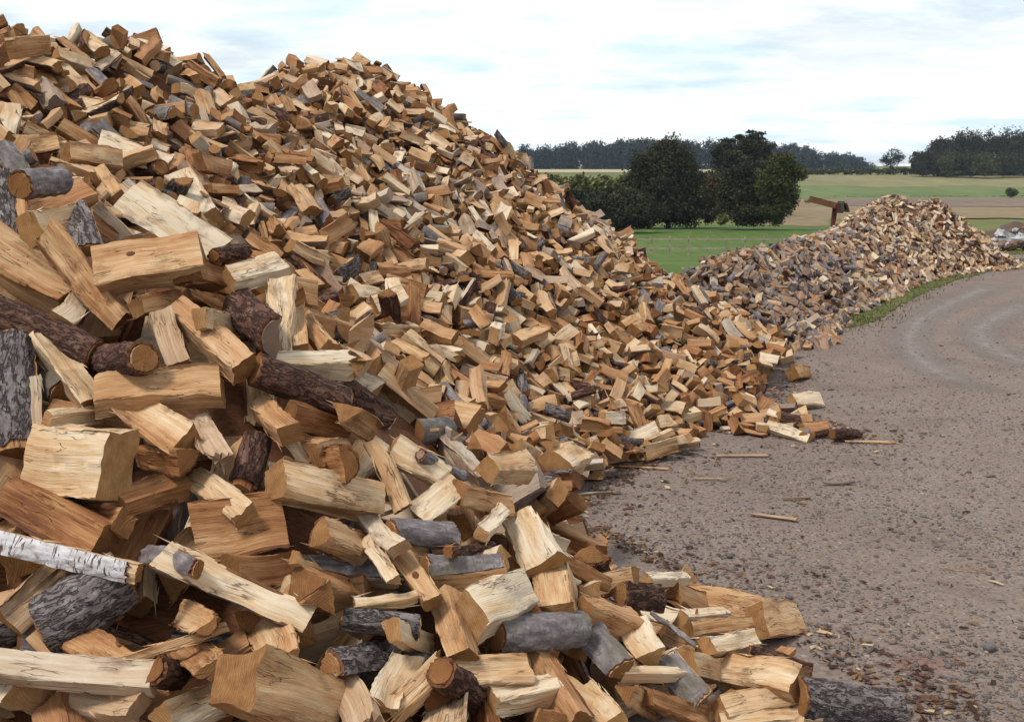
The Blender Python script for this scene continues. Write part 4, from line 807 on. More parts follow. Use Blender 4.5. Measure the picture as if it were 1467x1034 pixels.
1,39,1005,151,-22,20,-5,53,20,614,28,-10,-12,-20,58,49,675,26,5,3,47,17,-250,650,223,3,4,-8,88,-71,866,166,15,25,40,53,162,855,30,9,9,8,0,-24,786,109,-23,-39,16,
41,-18,988,188,16,17,38,28,151,770,13,-1,18,-44,64,-11,423,48,35,18,-7,7,4,956,151,40,7,-19,30,142,782,17,3,-38,-5,32,153,784,17,27,-36,-17,30,-64,859,158,38,3,-2,
26,-96,913,193,45,-7,-20,43,172,859,24,-36,-1,-34,35,-37,899,155,20,45,4,41,-145,956,243,35,-10,-26,32,49,617,13,-21,-21,29,105,-157,755,189,-17,3,-1,42,-92,892,182,-19,-13,24,
86,-184,594,159,1,-10,47,16,30,909,117,-30,-10,-38,24,24,865,99,-16,-44,16,55,-96,995,234,-17,26,-5,84,-68,590,80,-12,-46,0,13,200,1021,40,-31,1,1,3,40,862,99,-2,15,-23,
107,-50,622,73,40,26,7,16,-25,1000,189,7,-21,36,22,77,914,99,2,-48,-5,10,-85,927,205,45,18,-1,74,-149,350,97,3,-2,20,50,40,930,123,-10,12,-45,45,13,889,119,-9,-40,23,
40,162,969,55,-1,16,-41,32,6,628,42,18,11,33,56,193,759,6,-45,0,-13,106,-95,776,149,-28,-28,-7,16,-50,1038,215,49,-1,0,4,220,941,24,38,-17,-7,57,46,822,75,-30,8,-18,
72,-59,459,80,-20,-27,-33,41,-107,1020,247,16,47,0,10,118,832,44,23,-43,9,46,16,997,163,9,-5,23,5,129,873,50,5,17,39,46,167,802,19,32,37,-11,33,-116,944,230,-22,-43,12,
36,11,913,130,-35,29,17,13,-143,807,182,-19,-37,-20,38,-45,730,108,17,-9,-26,2,162,758,9,45,18,-12,47,5,795,95,-8,1,-47,105,-181,555,157,-7,-47,-7,1,-42,929,168,-11,32,35,
8,-27,725,97,-1,-4,50,115,-112,828,175,40,4,-13,15,-53,968,202,4,-46,18,26,163,846,28,-21,45,-1,14,-110,891,195,45,20,-8,15,193,751,5,5,25,-43,0,-77,815,147,-49,9,7,
41,-51,878,158,39,17,26,21,132,976,74,-9,-32,-37,21,93,871,70,-34,-9,28,22,109,898,69,40,-16,24,88,-252,754,252,-6,-24,-40,14,-95,896,187,-32,-21,17,50,167,792,17,-15,-5,36,
4,5,974,161,-14,13,-30,19,8,690,52,-21,2,-20,7,78,739,27,45,-11,18,88,-241,768,241,38,5,-16,95,-203,662,185,10,1,49,49,70,646,10,27,-42,4,110,-120,585,116,-48,4,-12,
1,-18,942,166,29,-41,-3,47,169,807,20,38,-28,7,43,-5,961,163,18,46,-4,0,23,1008,162,2,-27,-42,53,74,697,25,14,34,32,43,50,629,15,15,15,5,13,-10,878,134,-11,-41,9,
4,139,797,22,35,31,7,23,-169,902,225,46,17,-12,47,135,868,43,-7,-36,-33,51,54,685,29,-46,-1,-10,106,-220,550,170,3,7,41,41,63,873,87,-18,4,-23,88,-202,774,219,37,29,15,
54,50,875,100,47,-14,-7,36,-95,750,140,38,29,-11,47,-44,888,151,19,11,-28,103,-286,814,231,46,-5,13,42,133,782,17,38,-24,12,50,-141,967,243,-46,-1,10,4,-70,960,200,-17,-14,-32,
56,-163,720,177,-12,47,10,57,125,806,37,27,23,34,20,153,966,63,9,26,-8,24,86,837,60,-2,-10,-47,66,-91,453,115,34,-31,16,110,-35,600,62,-29,21,-8,3,-12,837,120,0,23,-15,
43,-10,958,166,-40,22,20,47,61,913,107,-36,-24,23,3,53,939,121,-28,30,3,15,52,867,95,-19,-20,-42,27,121,901,64,-1,-36,34,0,-183,946,250,-29,-39,-5,13,104,1093,108,-39,-10,-6,
94,-93,691,119,30,11,28,35,70,713,31,24,26,-35,55,110,772,20,3,-32,33,9,-42,682,96,-22,41,-2,71,-139,444,129,-6,-46,13,109,-295,673,244,3,-9,-5,6,-48,944,183,17,43,18,
15,-142,898,224,-20,-45,3,46,12,764,70,-39,17,5,58,-17,729,90,-30,8,-30,73,10,330,22,-35,31,-17,57,147,954,59,49,-4,-5,22,57,852,86,-4,16,-4,109,-64,685,106,16,9,12,
86,-199,950,241,46,5,19,3,-83,944,207,28,-40,2,8,35,913,113,5,32,34,43,-91,1022,237,1,8,-49,28,-20,985,182,6,-9,47,9,-140,939,234,-1,-17,-7,43,126,989,82,-16,0,31,
8,164,919,42,34,21,-28,1,-79,1037,235,20,43,15,7,-76,811,140,0,5,47,53,-92,712,129,23,-44,-6,34,33,746,58,8,-49,5,15,55,967,131,42,14,6,33,-120,896,200,7,-43,-23,
8,187,716,3,-27,-17,22,45,17,577,20,1,-42,19,56,7,685,49,-30,22,9,14,115,782,26,-41,-15,-23,23,-81,696,117,-21,-24,33,54,-170,847,211,47,-1,9,84,-150,575,136,-24,-2,-43,
51,-197,693,183,22,15,-9,33,25,926,127,-41,12,-18,109,-235,780,250,-10,-48,-7,42,73,965,118,-48,-1,14,40,-5,926,148,-44,-19,6,65,40,395,7,-34,18,-14,41,78,666,8,27,38,4,
12,-31,961,186,-18,9,5,38,104,828,49,9,-6,-16,32,-94,990,227,6,12,28,9,157,816,23,-42,25,-3,42,42,722,42,-22,14,-33,48,142,953,66,46,-2,-10,16,-16,827,119,-1,6,47,
86,-111,735,142,-15,11,-45,48,-49,918,173,-22,24,38,5,149,846,38,-1,-32,29,89,-133,835,198,-40,-28,9,42,-22,929,155,45,-14,-2,59,-69,1037,229,-1,-46,-20,45,89,812,43,26,-17,10,
107,-218,690,198,43,3,-15,33,185,882,26,38,25,-11,56,-147,893,218,13,11,37,56,-188,888,230,-1,29,-37,19,-49,981,204,16,-2,47,34,-136,944,233,-41,18,21,21,86,924,97,-45,-15,-9,
15,54,902,103,39,12,-4,44,5,804,97,46,-3,-6,34,-44,1000,203,-21,-40,-10,11,41,875,104,40,-22,-18,33,179,736,6,-18,3,13,13,137,809,23,8,43,-20,21,142,750,6,2,-19,-32,
1,77,970,119,5,19,3,35,6,1020,175,17,-42,19,14,15,923,139,-36,-34,1,123,-219,576,172,-3,7,17,117,-118,779,169,25,7,-21,65,71,370,4,22,10,19,19,-142,978,248,45,-21,6,
29,23,930,132,39,-21,-1,43,73,707,25,14,31,36,105,-214,790,229,37,15,-10,16,-63,834,148,-47,9,-7,13,80,769,35,-11,-17,29,5,75,932,110,11,-16,41,57,-190,680,177,27,14,36,
42,-31,949,166,-15,31,-33,53,-158,944,243,-8,46,19,8,95,799,46,30,-27,-13,45,-7,610,38,49,-2,-6,7,-197,933,238,-47,-14,-8,16,202,920,26,23,-35,20,100,-164,696,165,7,-47,-9,
121,-225,702,212,41,-22,-16,18,-85,926,199,-23,-41,14,107,-150,622,144,-25,-33,-28,33,109,1094,102,20,2,-14,4,-58,1065,222,45,18,14,53,-24,1033,199,10,-43,-18,
2,-168,732,194,-9,-49,3,13,93,995,106,36,-31,-11,13,9,777,74,-16,-44,-15,13,37,816,81,-5,-12,39,26,-44,902,162,0,2,47,14,107,961,90,-41,24,-10,50,63,806,54,28,41,-2,
11,-120,991,238,35,-25,-25,32,-140,800,180,-26,25,18,14,100,825,45,35,-11,-6,18,149,786,15,-21,25,-8,31,13,977,151,-7,-8,-47,7,100,804,43,19,-16,-30,51,98,1056,111,-8,48,10,
54,95,972,101,-42,-5,0,26,-37,913,162,-17,32,24,123,-139,662,145,-2,-14,40,95,-185,684,177,-37,-14,26,30,84,754,27,-14,35,18,15,40,662,25,-10,36,33,63,6,336,32,11,10,-47,
14,-202,713,200,-38,14,-2,31,209,949,28,46,18,-7,20,106,920,79,4,-26,-41,114,-209,679,192,15,20,43,50,40,808,72,-46,12,3,14,10,655,45,9,13,48,104,-329,777,219,44,-1,20,
118,-257,843,219,-16,-5,-24,18,-91,863,169,-45,6,16,19,89,955,104,38,-24,-7,26,66,660,13,25,37,-10,22,183,987,45,-23,44,0,3,-30,875,145,-19,-1,30,42,42,775,63,8,14,42,
38,12,946,151,41,-9,7,13,66,955,116,-14,-42,13,27,-5,914,139,-28,-27,-30,55,-23,971,179,-24,-1,16,14,155,881,39,3,-27,40,96,-229,725,219,-4,12,-18,17,-40,894,151,36,-4,-21,
15,164,954,49,-4,26,-12,22,18,814,92,38,3,-16,42,22,909,124,40,-27,-4,116,-180,892,225,12,-1,25,29,-32,728,101,-20,46,1,21,-127,980,241,15,8,-26,44,-112,825,171,-24,15,7,
97,-177,751,200,-8,-23,-39,14,174,964,44,-27,39,-5,22,166,1001,61,35,7,-23,49,-97,745,134,6,-26,36,90,-260,837,229,25,41,-10,32,56,829,75,19,4,41,47,24,995,151,9,34,-2,
29,-50,729,107,-18,-45,8,7,40,874,98,42,-18,-17,23,-71,939,196,-5,28,17,30,-36,1003,198,-43,20,15,25,20,997,159,-20,45,-1,73,-95,262,38,-19,30,-8,7,33,593,18,-8,20,39,
26,93,717,16,-12,2,33,32,103,795,34,-22,-17,16,28,42,997,145,33,29,-10,39,-37,879,147,-13,19,-26,39,-7,724,76,-12,5,-1,56,6,665,49,33,-22,-21,16,145,821,22,-15,12,41,
38,86,730,20,26,-39,-5,18,63,834,73,44,-8,-9,57,40,817,76,13,-5,-20,1,-3,664,53,13,28,39,47,-45,911,167,-18,-17,34,24,-90,793,154,13,30,26,39,68,855,79,9,3,41,
117,-249,820,239,-31,-6,20,71,-36,515,62,-6,-19,-43,30,134,809,31,42,9,17,119,-165,689,166,-19,-34,-19,88,-67,549,74,-39,-18,-6,53,43,833,79,32,-18,-2,10,-132,976,242,-29,36,6,
11,173,802,19,-18,0,34,51,-102,962,220,31,14,32,53,12,692,47,-16,-36,22,96,-250,590,191,-27,-40,4,108,-204,751,212,12,-35,-30,118,-204,682,194,21,-8,45,59,-53,918,178,44,-20,-12,
83,-124,421,130,5,-48,-1,41,-45,957,189,20,0,46,1,5,787,91,-2,12,31,39,-122,1010,245,20,-45,-9,47,5,922,134,-3,-44,11,8,-150,980,251,-17,-8,37,91,-38,623,73,-46,-6,-15,
22,43,1024,151,14,-18,-8,29,-73,924,191,13,1,-3,22,-156,867,207,-15,-2,-8,95,-68,788,134,38,21,15,39,-81,996,225,34,12,-5,102,-125,822,172,49,-10,1,28,119,829,40,-27,20,-33,
110,-196,525,155,2,-47,-16,32,58,929,117,-10,27,-8,24,211,985,27,20,43,-15,41,-57,918,176,-14,16,-33,75,-60,273,31,-6,-10,-4,3,-18,935,157,-29,27,1,24,-3,750,86,7,-46,-15,
14,90,779,29,48,8,-13,30,-13,860,127,-3,18,-37,42,58,966,123,13,-9,0,57,78,892,87,4,-9,-33,16,107,834,50,16,3,-22,15,-33,959,180,6,21,36,6,-45,838,131,-43,22,13,
8,69,845,68,-17,-47,6,33,-50,886,155,30,-20,-11,31,175,729,3,5,22,42,47,53,720,36,-6,-46,18,31,-47,689,95,10,-11,24,50,-118,864,188,36,-6,-28,22,243,1040,14,-48,-8,11,
13,205,1124,35,4,-40,30,1,28,868,93,-28,1,-19,49,5,925,138,37,-31,-6,2,133,952,65,-30,-5,28,11,-173,910,233,-31,34,-15,37,9,878,120,-18,-14,-37,26,-12,524,12,2,-24,-43,
32,7,1012,167,6,21,37,41,16,781,76,21,35,18,28,-119,933,221,20,42,15,113,-242,628,200,26,-11,-21,118,-148,631,147,17,-13,38,54,-43,727,99,-15,8,-42,68,-149,423,141,-4,8,-15,
2,-133,900,210,-7,-22,35,0,97,820,44,-12,-48,7,55,126,944,63,11,9,-29,23,154,830,24,25,42,3,22,25,921,122,-45,15,-15,1,87,685,13,16,-36,27,55,-27,934,161,19,-46,0,
28,71,922,107,0,49,-6,106,-88,730,128,-2,-17,-43,56,-82,849,163,-36,26,1,13,-151,828,191,-26,7,0,54,41,954,135,-12,15,-43,44,-131,949,231,18,2,43,16,91,882,71,-18,-39,-1,
40,-81,881,172,-44,10,-8,8,-44,978,196,35,31,12,39,45,692,29,10,29,-39,39,21,941,143,-43,19,15,12,-215,696,201,9,40,22,33,54,890,100,31,4,35,8,-49,751,109,-18,27,25,
36,-45,682,97,41,21,19,47,-43,877,141,-15,-3,25,105,-76,959,203,23,30,18,115,-143,838,198,31,-34,4,28,171,748,5,-6,-4,-35,59,-148,972,248,46,-18,2,103,-179,540,139,35,-6,-2,
6,7,636,36,10,-21,-10,11,-22,830,123,-28,-39,11,114,-122,928,215,13,-21,43,4,96,711,12,-25,-14,17,0,63,879,92,3,17,19,44,125,1054,84,48,13,1,31,-69,768,127,21,42,-15,
71,-21,501,55,18,4,-29,13,131,958,64,-24,37,-23,19,144,741,2,49,-7,1,29,-194,943,242,-43,-16,-8,7,50,697,31,-22,-29,-29,0,101,896,75,-2,-3,-43,22,44,752,56,-1,-9,45,
108,-325,805,206,29,-10,17,54,81,1067,121,-3,-30,-40,22,-28,720,88,-31,30,22,56,19,808,84,-35,-11,-30,39,-52,736,104,12,0,-15,41,-15,798,106,-10,3,8,116,-195,564,155,46,-16,-11,
8,179,865,25,-37,-32,-8,120,-26,643,63,-14,-27,-33,42,10,1025,166,3,-13,11,11,58,803,56,45,-16,14,77,28,366,20,-38,-8,2,36,-150,776,183,-15,-35,32,5,7,519,26,28,0,-33,
42,112,1014,86,-42,0,26,54,-136,1007,250,47,-12,-10,39,-105,751,156,-2,7,-6,21,21,855,105,-16,-44,9,106,-68,759,122,-49,5,-8,30,-142,903,219,-12,-46,-16,0,28,801,78,-7,29,-8,
123,-321,766,215,-33,-20,-11,21,128,810,35,-42,25,5,120,-250,844,227,38,17,-7,7,97,861,58,25,14,35,44,-2,749,77,7,46,15,43,188,861,9,-34,11,-29,53,80,865,71,44,-17,1,
44,113,868,53,-30,-40,-1,19,76,695,19,17,-2,21,10,46,951,130,-50,-1,-6,54,-51,964,195,0,17,-47,28,185,1048,46,-20,6,-45,99,-116,1018,249,-31,-39,-9,20,188,755,6,-4,35,34,
1,-153,888,215,7,-11,43,100,-224,830,237,-2,12,47,6,-102,984,231,-29,39,8,114,-274,705,238,-42,10,4,55,132,785,23,17,6,-46,29,-15,649,57,-16,41,-14,31,5,540,13,-11,-30,30,
54,32,956,138,43,21,-2,17,2,998,169,36,17,-8,59,4,890,123,-28,-37,20,26,144,1004,73,33,28,24,20,153,797,16,-4,-40,-25,58,-126,986,240,-24,-30,-32,30,-96,851,168,39,24,-11,
13,109,1100,100,3,48,13,23,-47,941,175,-39,-23,-12,28,-67,954,197,-38,-13,29,57,49,643,20,-11,45,5,58,90,818,48,13,-20,-44,50,56,766,44,11,18,42,117,-105,580,105,8,-6,47,
14,72,836,65,-17,4,-24,54,-200,742,209,32,18,4,28,106,908,75,19,18,42,52,-27,853,130,37,-11,-24,44,89,863,63,14,-11,-34,9,-84,902,184,-27,-36,11,18,81,748,30,-45,21,5,
0,177,834,18,30,-22,-15,8,99,979,100,-5,-50,2,31,-211,860,215,-16,7,12,50,38,598,11,-30,39,0,32,43,980,138,15,24,-7,112,-144,610,129,-40,23,10,14,97,872,64,40,-12,7,
11,-149,821,194,-12,-46,-14,8,-226,610,188,-42,9,-2,50,2,623,31,-45,14,-5,46,170,845,25,-9,49,-4,4,-39,924,164,2,2,-47,118,-230,1067,191,19,-3,-46,40,-38,951,174,6,-13,48,
38,79,902,87,3,-49,3,104,-59,597,78,1,39,30,23,-153,816,197,44,-10,-19,29,-139,900,213,-17,-45,-13,40,173,804,8,-13,23,42,7,40,1052,152,0,17,-18,7,-117,854,183,-46,11,14,
5,-115,692,132,-27,-1,-42,50,44,912,107,40,-29,3,31,245,1053,12,14,-23,-42,37,77,787,39,-42,9,-14,17,-11,723,74,-8,0,-19,90,-211,844,233,-48,-10,3,43,-63,991,216,-15,16,-38,
44,-64,880,169,11,15,4,15,55,807,61,-42,-13,7,46,116,965,85,33,-16,-24,115,-125,841,186,-39,13,-11,67,-93,386,117,2,-11,-46,30,149,772,9,13,-9,-36,22,153,1072,68,-12,12,34,
41,199,1015,37,-24,-10,-5,44,17,910,120,-25,-40,16,43,-11,734,83,-18,-41,-20,1,118,885,55,7,0,-49,19,-77,1000,222,-22,-21,-19,53,-158,753,182,26,-28,-30,10,-20,946,161,49,3,-7,
119,-255,596,200,7,-7,-44,8,0,768,87,-8,3,8,42,3,820,100,30,30,-26,27,208,942,3,1,2,41,4,54,824,63,-31,-20,10,16,-83,811,151,-13,-48,-5,53,131,878,43,-12,19,45,
10,-5,979,167,29,-39,-4,50,-44,953,183,-10,-12,-17,30,-19,714,83,29,-4,-37,49,-125,994,241,6,21,-11,109,-162,789,198,5,0,44,10,136,777,16,-6,29,39,39,28,675,34,-7,-46,-5,
5,216,991,25,-18,-33,-21,29,-100,1058,246,-46,13,-1,3,19,844,97,11,1,-9,0,49,891,98,-30,33,23,79,-103,420,121,-15,1,18,0,-91,1032,239,10,48,9,15,-82,802,149,-12,-47,13,
6,58,642,12,-44,15,2,7,-112,1031,249,-11,-28,-38,49,67,726,33,2,-50,-2,23,41,650,20,-14,-4,-33,110,-174,515,140,-7,-34,-35,30,111,959,81,-34,-1,37,47,-33,938,165,-11,-5,47,
12,43,615,13,-21,-4,41,57,-118,795,169,37,-28,-7,87,-70,662,97,41,-6,-12,3,138,757,7,-48,-12,-2,27,-269,853,216,-17,-7,-34,10,-161,907,224,18,-37,-8,17,174,852,24,-1,29,-39,
47,152,898,44,43,-15,11,11,119,839,45,38,28,0,7,38,986,139,22,21,-19,33,38,836,85,26,40,15,18,108,869,58,-3,-24,43,11,-99,895,188,-36,-28,4,5,264,1147,9,-9,29,2,
31,-107,1040,253,44,6,-12,14,-63,1043,223,19,16,5,27,62,676,23,34,26,6,5,62,666,13,24,38,-5,48,177,885,31,-19,-8,7,0,33,975,144,-23,-40,-16,49,-60,871,159,-3,26,-33,
41,119,1063,85,32,-24,-1,27,88,757,25,-21,-33,-30,95,-290,699,244,-23,-11,-27,30,98,939,86,11,0,38,22,-15,844,118,-6,23,-4,42,0,927,142,23,-24,-25,47,-13,781,103,6,5,48,
57,-48,925,173,-15,-43,8,48,151,811,21,-12,-16,-30,33,106,776,26,-16,-21,23,35,58,859,87,-22,17,4,101,-107,772,153,-2,-10,39,49,108,927,83,5,4,-48,24,73,868,78,-29,-34,13,
100,-209,794,231,48,-3,-14,27,177,788,6,-19,-6,11,37,125,827,37,4,29,8,106,-116,795,160,-48,-12,9,15,48,950,125,-7,14,47,10,10,989,156,-17,-46,10,15,52,958,122,-8,16,45,
7,75,827,54,43,-3,-14,39,-1,695,55,14,46,4,116,-324,816,202,-12,-3,36,44,-46,968,188,-17,41,-20,28,85,856,65,10,8,35,56,-86,949,210,17,32,14,117,-132,649,140,-45,-6,5,
24,103,889,68,1,-43,-24,32,38,659,20,-12,-8,13,29,-120,1053,262,38,-31,-3,24,69,1079,128,0,-44,7,28,-81,922,193,4,16,-36,34,71,811,48,-11,19,6,123,-207,564,163,10,22,-43,
83,32,428,13,42,27,-6,19,-2,974,164,-46,-6,-18,32,-59,740,114,-42,9,19,96,-202,608,167,-10,-40,-24,31,212,963,25,6,25,-32,49,-46,860,135,20,0,31,2,-83,922,186,-13,-36,24,
16,-80,934,190,-48,11,5,123,-212,587,177,18,20,41,16,-160,785,191,-49,2,6,32,-155,736,178,2,-8,-48,23,-92,983,219,34,-6,-27,3,75,799,47,0,25,18,4,103,724,7,-49,-3,-9,
3,76,947,114,2,27,-17,94,-245,839,236,-8,-17,-42,53,2,897,131,-24,-32,-30,27,190,1071,43,2,16,-1,31,87,828,54,17,-11,45,45,25,645,32,39,12,11,23,-135,986,247,6,7,25,
17,-15,669,63,44,-7,-3,27,-118,640,129,-21,-29,-34,17,128,755,6,9,35,-9,114,-171,829,203,10,-36,28,106,-140,923,222,-25,43,7,47,100,780,28,37,-31,-3,55,92,1046,112,-13,6,13,
38,158,835,26,17,26,34,9,144,1055,73,0,-7,26,9,-27,965,175,-35,20,-20,32,-135,933,228,8,-36,26,39,-66,941,192,-6,24,-3,3,-197,804,228,-35,-28,14,40,83,783,35,48,-6,12,
99,-320,786,211,40,25,9,25,-93,964,213,-12,14,-40,118,-35,885,142,4,19,-28,43,-103,629,111,-4,-16,-47,92,-97,635,99,19,-39,23,37,114,843,46,22,-35,6,54,-31,683,71,34,32,19,
32,42,797,66,-44,20,4,35,121,741,3,9,-14,-38,35,41,901,106,-3,49,-9,50,65,673,17,29,-39,12,55,82,1031,117,-23,4,-9,46,8,1028,176,-1,9,4,24,63,767,39,30,28,28,44,-14,604,43,8,-2,49,
11,61,793,50,-8,-2,46,71,41,374,10,13,7,38,13,96,791,26,13,-48,1,5,21,856,95,-17,-45,12,33,-157,919,233,-22,39,17,21,-67,1012,220,-1,-39,17,16,0,683,55,-41,28,6,
24,89,1121,117,-2,-8,23,100,-184,826,215,5,28,40,103,-163,593,141,13,39,28,6,-93,1001,228,11,20,1,28,162,950,48,13,-5,43,59,-33,676,75,-3,-49,9,46,-38,874,144,-20,-40,9,
30,-37,905,159,13,35,29,67,-3,485,24,6,-47,-7,5,175,874,25,-14,-23,-34,89,-160,605,153,49,0,-11,15,4,597,28,-43,-3,-16,57,-156,955,245,-5,49,-7,55,-2,702,58,-10,6,-26,
36,-79,885,172,-3,-41,18,57,-112,945,216,-31,37,12,23,-63,759,119,5,49,1,49,-45,1053,212,-1,-1,20,28,-91,784,145,0,14,45,28,-82,671,105,-16,-8,-47,28,157,938,49,15,8,44,
109,-51,622,80,12,-4,-47,21,-30,1017,197,-10,46,-13,103,-277,637,232,-29,-33,7,1,-132,887,204,-44,21,7,81,-34,302,25,-5,25,-35,32,-24,802,115,-12,47,4,2,-147,897,225,13,45,14,
46,28,633,23,34,-36,-2,82,-103,269,23,12,-13,-42,34,61,988,128,-22,3,-31,59,-174,936,245,48,-2,-6,7,-50,1073,215,-17,10,-3,19,-33,964,182,-6,-47,11,7,-7,794,92,45,-9,-13,
4,11,593,21,-2,-24,-43,18,36,666,30,-35,-26,13,98,-191,905,230,-26,-42,-6,33,39,645,17,23,41,6,30,114,914,72,-49,-1,-3,45,-33,694,80,20,19,12,107,-205,811,231,31,-33,-19,
22,0,990,164,23,-18,39,69,-60,478,68,-9,-18,-42,1,-68,751,125,45,-7,1,50,98,1031,107,8,3,42,3,-223,796,238,6,-4,31,41,19,1063,165,-19,6,-19,58,126,749,3,-8,-48,12,
14,-160,1186,217,3,47,-11,83,-118,481,118,6,-42,-26,52,185,890,26,-3,8,-49,66,-190,452,165,-36,-35,-2,35,23,892,116,-43,22,15,7,-66,937,183,-27,-40,1,43,6,812,96,-48,8,11,
116,-180,808,205,20,-24,-22,22,173,932,39,-4,-18,-40,92,-196,558,153,19,20,42,14,54,869,85,-9,20,-9,40,-110,876,186,35,-9,-25,109,-177,612,159,-6,-4,-49,2,0,858,120,-36,-4,22,
0,-53,943,188,-46,4,-2,78,-2,343,37,14,-2,-47,118,-115,918,207,-32,34,-6,17,15,983,153,-14,4,8,116,-281,723,245,5,-38,-29,32,62,972,125,-1,-35,35,93,-119,772,164,2,-20,44,
50,-44,892,147,-7,20,-5,101,-167,621,154,-6,11,6,120,-50,827,133,-25,-38,-18,36,130,858,38,48,9,-7,39,-3,877,134,-22,-32,20,44,14,584,4,-36,21,-14,113,-189,559,156,-7,-48,-6,
4,143,873,38,-42,15,-8,10,-13,592,43,-23,-20,-36,43,102,1010,97,11,5,-5,16,-49,993,199,-4,-10,-18,21,7,754,70,-14,-40,25,98,-59,786,124,-44,7,17,30,27,806,73,5,-31,37,
100,-203,722,203,-13,-45,0,1,-24,906,145,15,-13,43,40,-137,718,162,45,-21,-7,9,87,809,50,39,-25,-18,33,25,941,135,1,-23,30,109,-56,714,109,-8,-4,29,19,124,958,69,-16,40,23,
8,-26,1018,193,-16,-28,38,24,19,701,46,-13,-47,-8,44,147,969,61,-27,-32,25,56,123,859,47,-17,-38,24,34,-57,899,163,-16,24,-35,0,236,998,18,19,12,2,85,-285,668,237,22,-42,-10,
26,-23,899,147,-19,-35,11,119,-177,842,214,9,-1,-49,4,39,743,38,45,-7,2,39,-13,760,90,46,3,-15,25,60,733,35,12,-11,17,34,87,873,70,-20,21,-27,73,-165,449,140,-44,-1,21,
23,80,980,115,-44,-21,-12,11,158,1013,65,-5,-17,-46,30,49,958,127,-7,49,-8,122,-20,550,47,11,46,11,14,-76,906,177,-21,14,17,54,-30,809,120,9,11,-22,89,-242,844,223,-9,-17,-21,
9,92,964,101,-1,9,-49,46,86,1038,112,-48,-8,7,19,133,768,7,-17,8,36,45,130,969,65,-41,-12,7,114,-185,530,142,-2,-39,-30,39,34,942,127,9,-11,47,39,74,928,98,10,15,0,
18,-8,825,109,16,38,23,107,-153,640,142,-18,1,13,26,83,878,79,-27,34,9,30,155,804,20,-6,22,-44,62,-46,278,18,-9,-19,35,76,-1,370,36,12,17,0,56,70,867,74,21,13,37,
60,-9,452,45,-24,5,-28,27,110,1120,103,11,29,38,5,-104,680,134,-10,-46,15,41,176,977,44,-5,-8,46,42,25,686,34,42,22,-13,57,102,920,73,-42,18,19,17,-89,922,191,40,-18,-16,
32,106,746,11,-23,21,-24,46,1,944,148,-46,1,-8,27,136,944,58,-48,-10,9,42,-241,812,239,8,20,37,25,-18,921,145,-47,17,-5,13,-48,1043,208,-6,-2,34,45,173,1142,56,-39,-29,11,
26,7,941,138,23,11,15,25,-48,882,146,-6,8,22,6,-10,830,112,48,10,-2,21,-32,863,134,5,-30,-22,39,81,859,77,-13,-9,36,0,38,868,92,-39,32,2,40,-109,1045,255,14,-28,34,
44,72,889,79,10,-34,26,3,92,930,94,-47,17,-2,18,-87,876,169,-47,6,10,39,1,1028,183,13,5,43,5,83,1004,109,19,18,11,35,-146,920,229,-9,-18,31,120,-148,640,149,11,22,43,
7,-72,1003,219,24,-8,-30,96,-262,834,225,2,48,-14,89,-273,692,241,-42,-21,7,14,-203,604,171,16,-20,38,0,66,745,34,40,-18,-14,14,-35,1089,206,-26,-37,15,35,-130,1013,249,-10,19,-10,
43,-43,610,65,8,-8,12,96,-69,542,76,-45,8,21,7,-101,624,106,-40,-2,14,46,13,917,130,-31,33,12,10,174,923,36,5,21,14,6,-100,1017,240,-1,-37,-33,65,-152,376,111,-13,48,1,
14,-99,931,200,12,-45,10,35,-81,745,126,30,3,3,43,58,913,102,21,-2,-25,46,124,908,58,-3,-4,21,19,139,763,8,44,-15,14,42,11,622,26,-10,44,20,12,-102,602,104,15,-36,-31,
49,29,659,30,-32,23,-3,30,-86,894,177,18,-42,-18,6,51,1027,140,9,1,-20,32,-50,710,97,23,-8,38,6,30,877,106,-31,-35,-1,96,-47,757,107,29,21,-18,8,130,1021,77,-49,-1,-7,
42,43,690,34,-4,-4,49,54,227,1110,26,-11,-13,39,100,-233,1082,196,44,15,1,57,105,859,56,34,-36,6,49,183,976,39,9,-26,7,4,117,1113,89,23,35,-1,112,-146,1053,264,9,-49,4,
36,-66,922,178,-39,4,1,109,-194,537,157,41,26,-10,29,65,855,75,-11,-16,34,38,-40,842,128,-28,-34,-24,13,36,1008,146,-8,-24,-42,53,-111,997,237,-8,0,-48,57,18,721,53,-31,30,-2,
26,144,988,69,-3,48,-7,21,-112,767,155,-49,3,-7,21,157,762,6,-15,23,-4,15,31,948,135,-1,-20,-6,5,142,836,35,-22,42,-16,107,-275,741,244,-1,-33,-37,43,143,1033,70,25,23,21,
19,-117,1186,221,16,-8,-5,46,96,691,7,7,-8,14,55,15,628,28,-19,0,-4,3,124,981,78,0,-50,-2,87,-148,680,151,27,9,8,38,-48,879,150,40,-30,7,102,-321,791,216,21,-19,5,
91,-174,540,147,49,9,1,41,-132,860,192,13,-20,34,15,39,701,36,-12,20,36,51,-69,1024,225,-17,16,-18,18,122,755,7,-35,8,-28,38,72,978,124,5,1,44,12,19,925,126,-31,37,6,
47,-60,887,163,20,15,-11,9,-102,968,225,-12,11,11,41,123,897,55,33,35,2,52,70,666,7,39,-31,5,100,-87,803,155,12,4,43,91,-127,835,191,-15,-41,20,46,144,881,48,4,-33,36,
31,72,705,17,37,-1,-7,39,106,804,33,-37,-10,14,105,-278,804,238,-17,25,40,4,-66,675,101,10,-46,-17,27,22,624,21,3,9,42,19,-53,925,180,-11,-44,13,23,64,685,16,25,-13,0,
9,99,906,73,-42,22,14,41,-41,1073,204,-7,42,26,12,86,965,105,40,-28,5,15,-37,956,180,38,-27,-14,31,-54,654,95,12,38,30,56,3,625,35,50,-4,-1,26,-191,981,235,15,-11,-45,
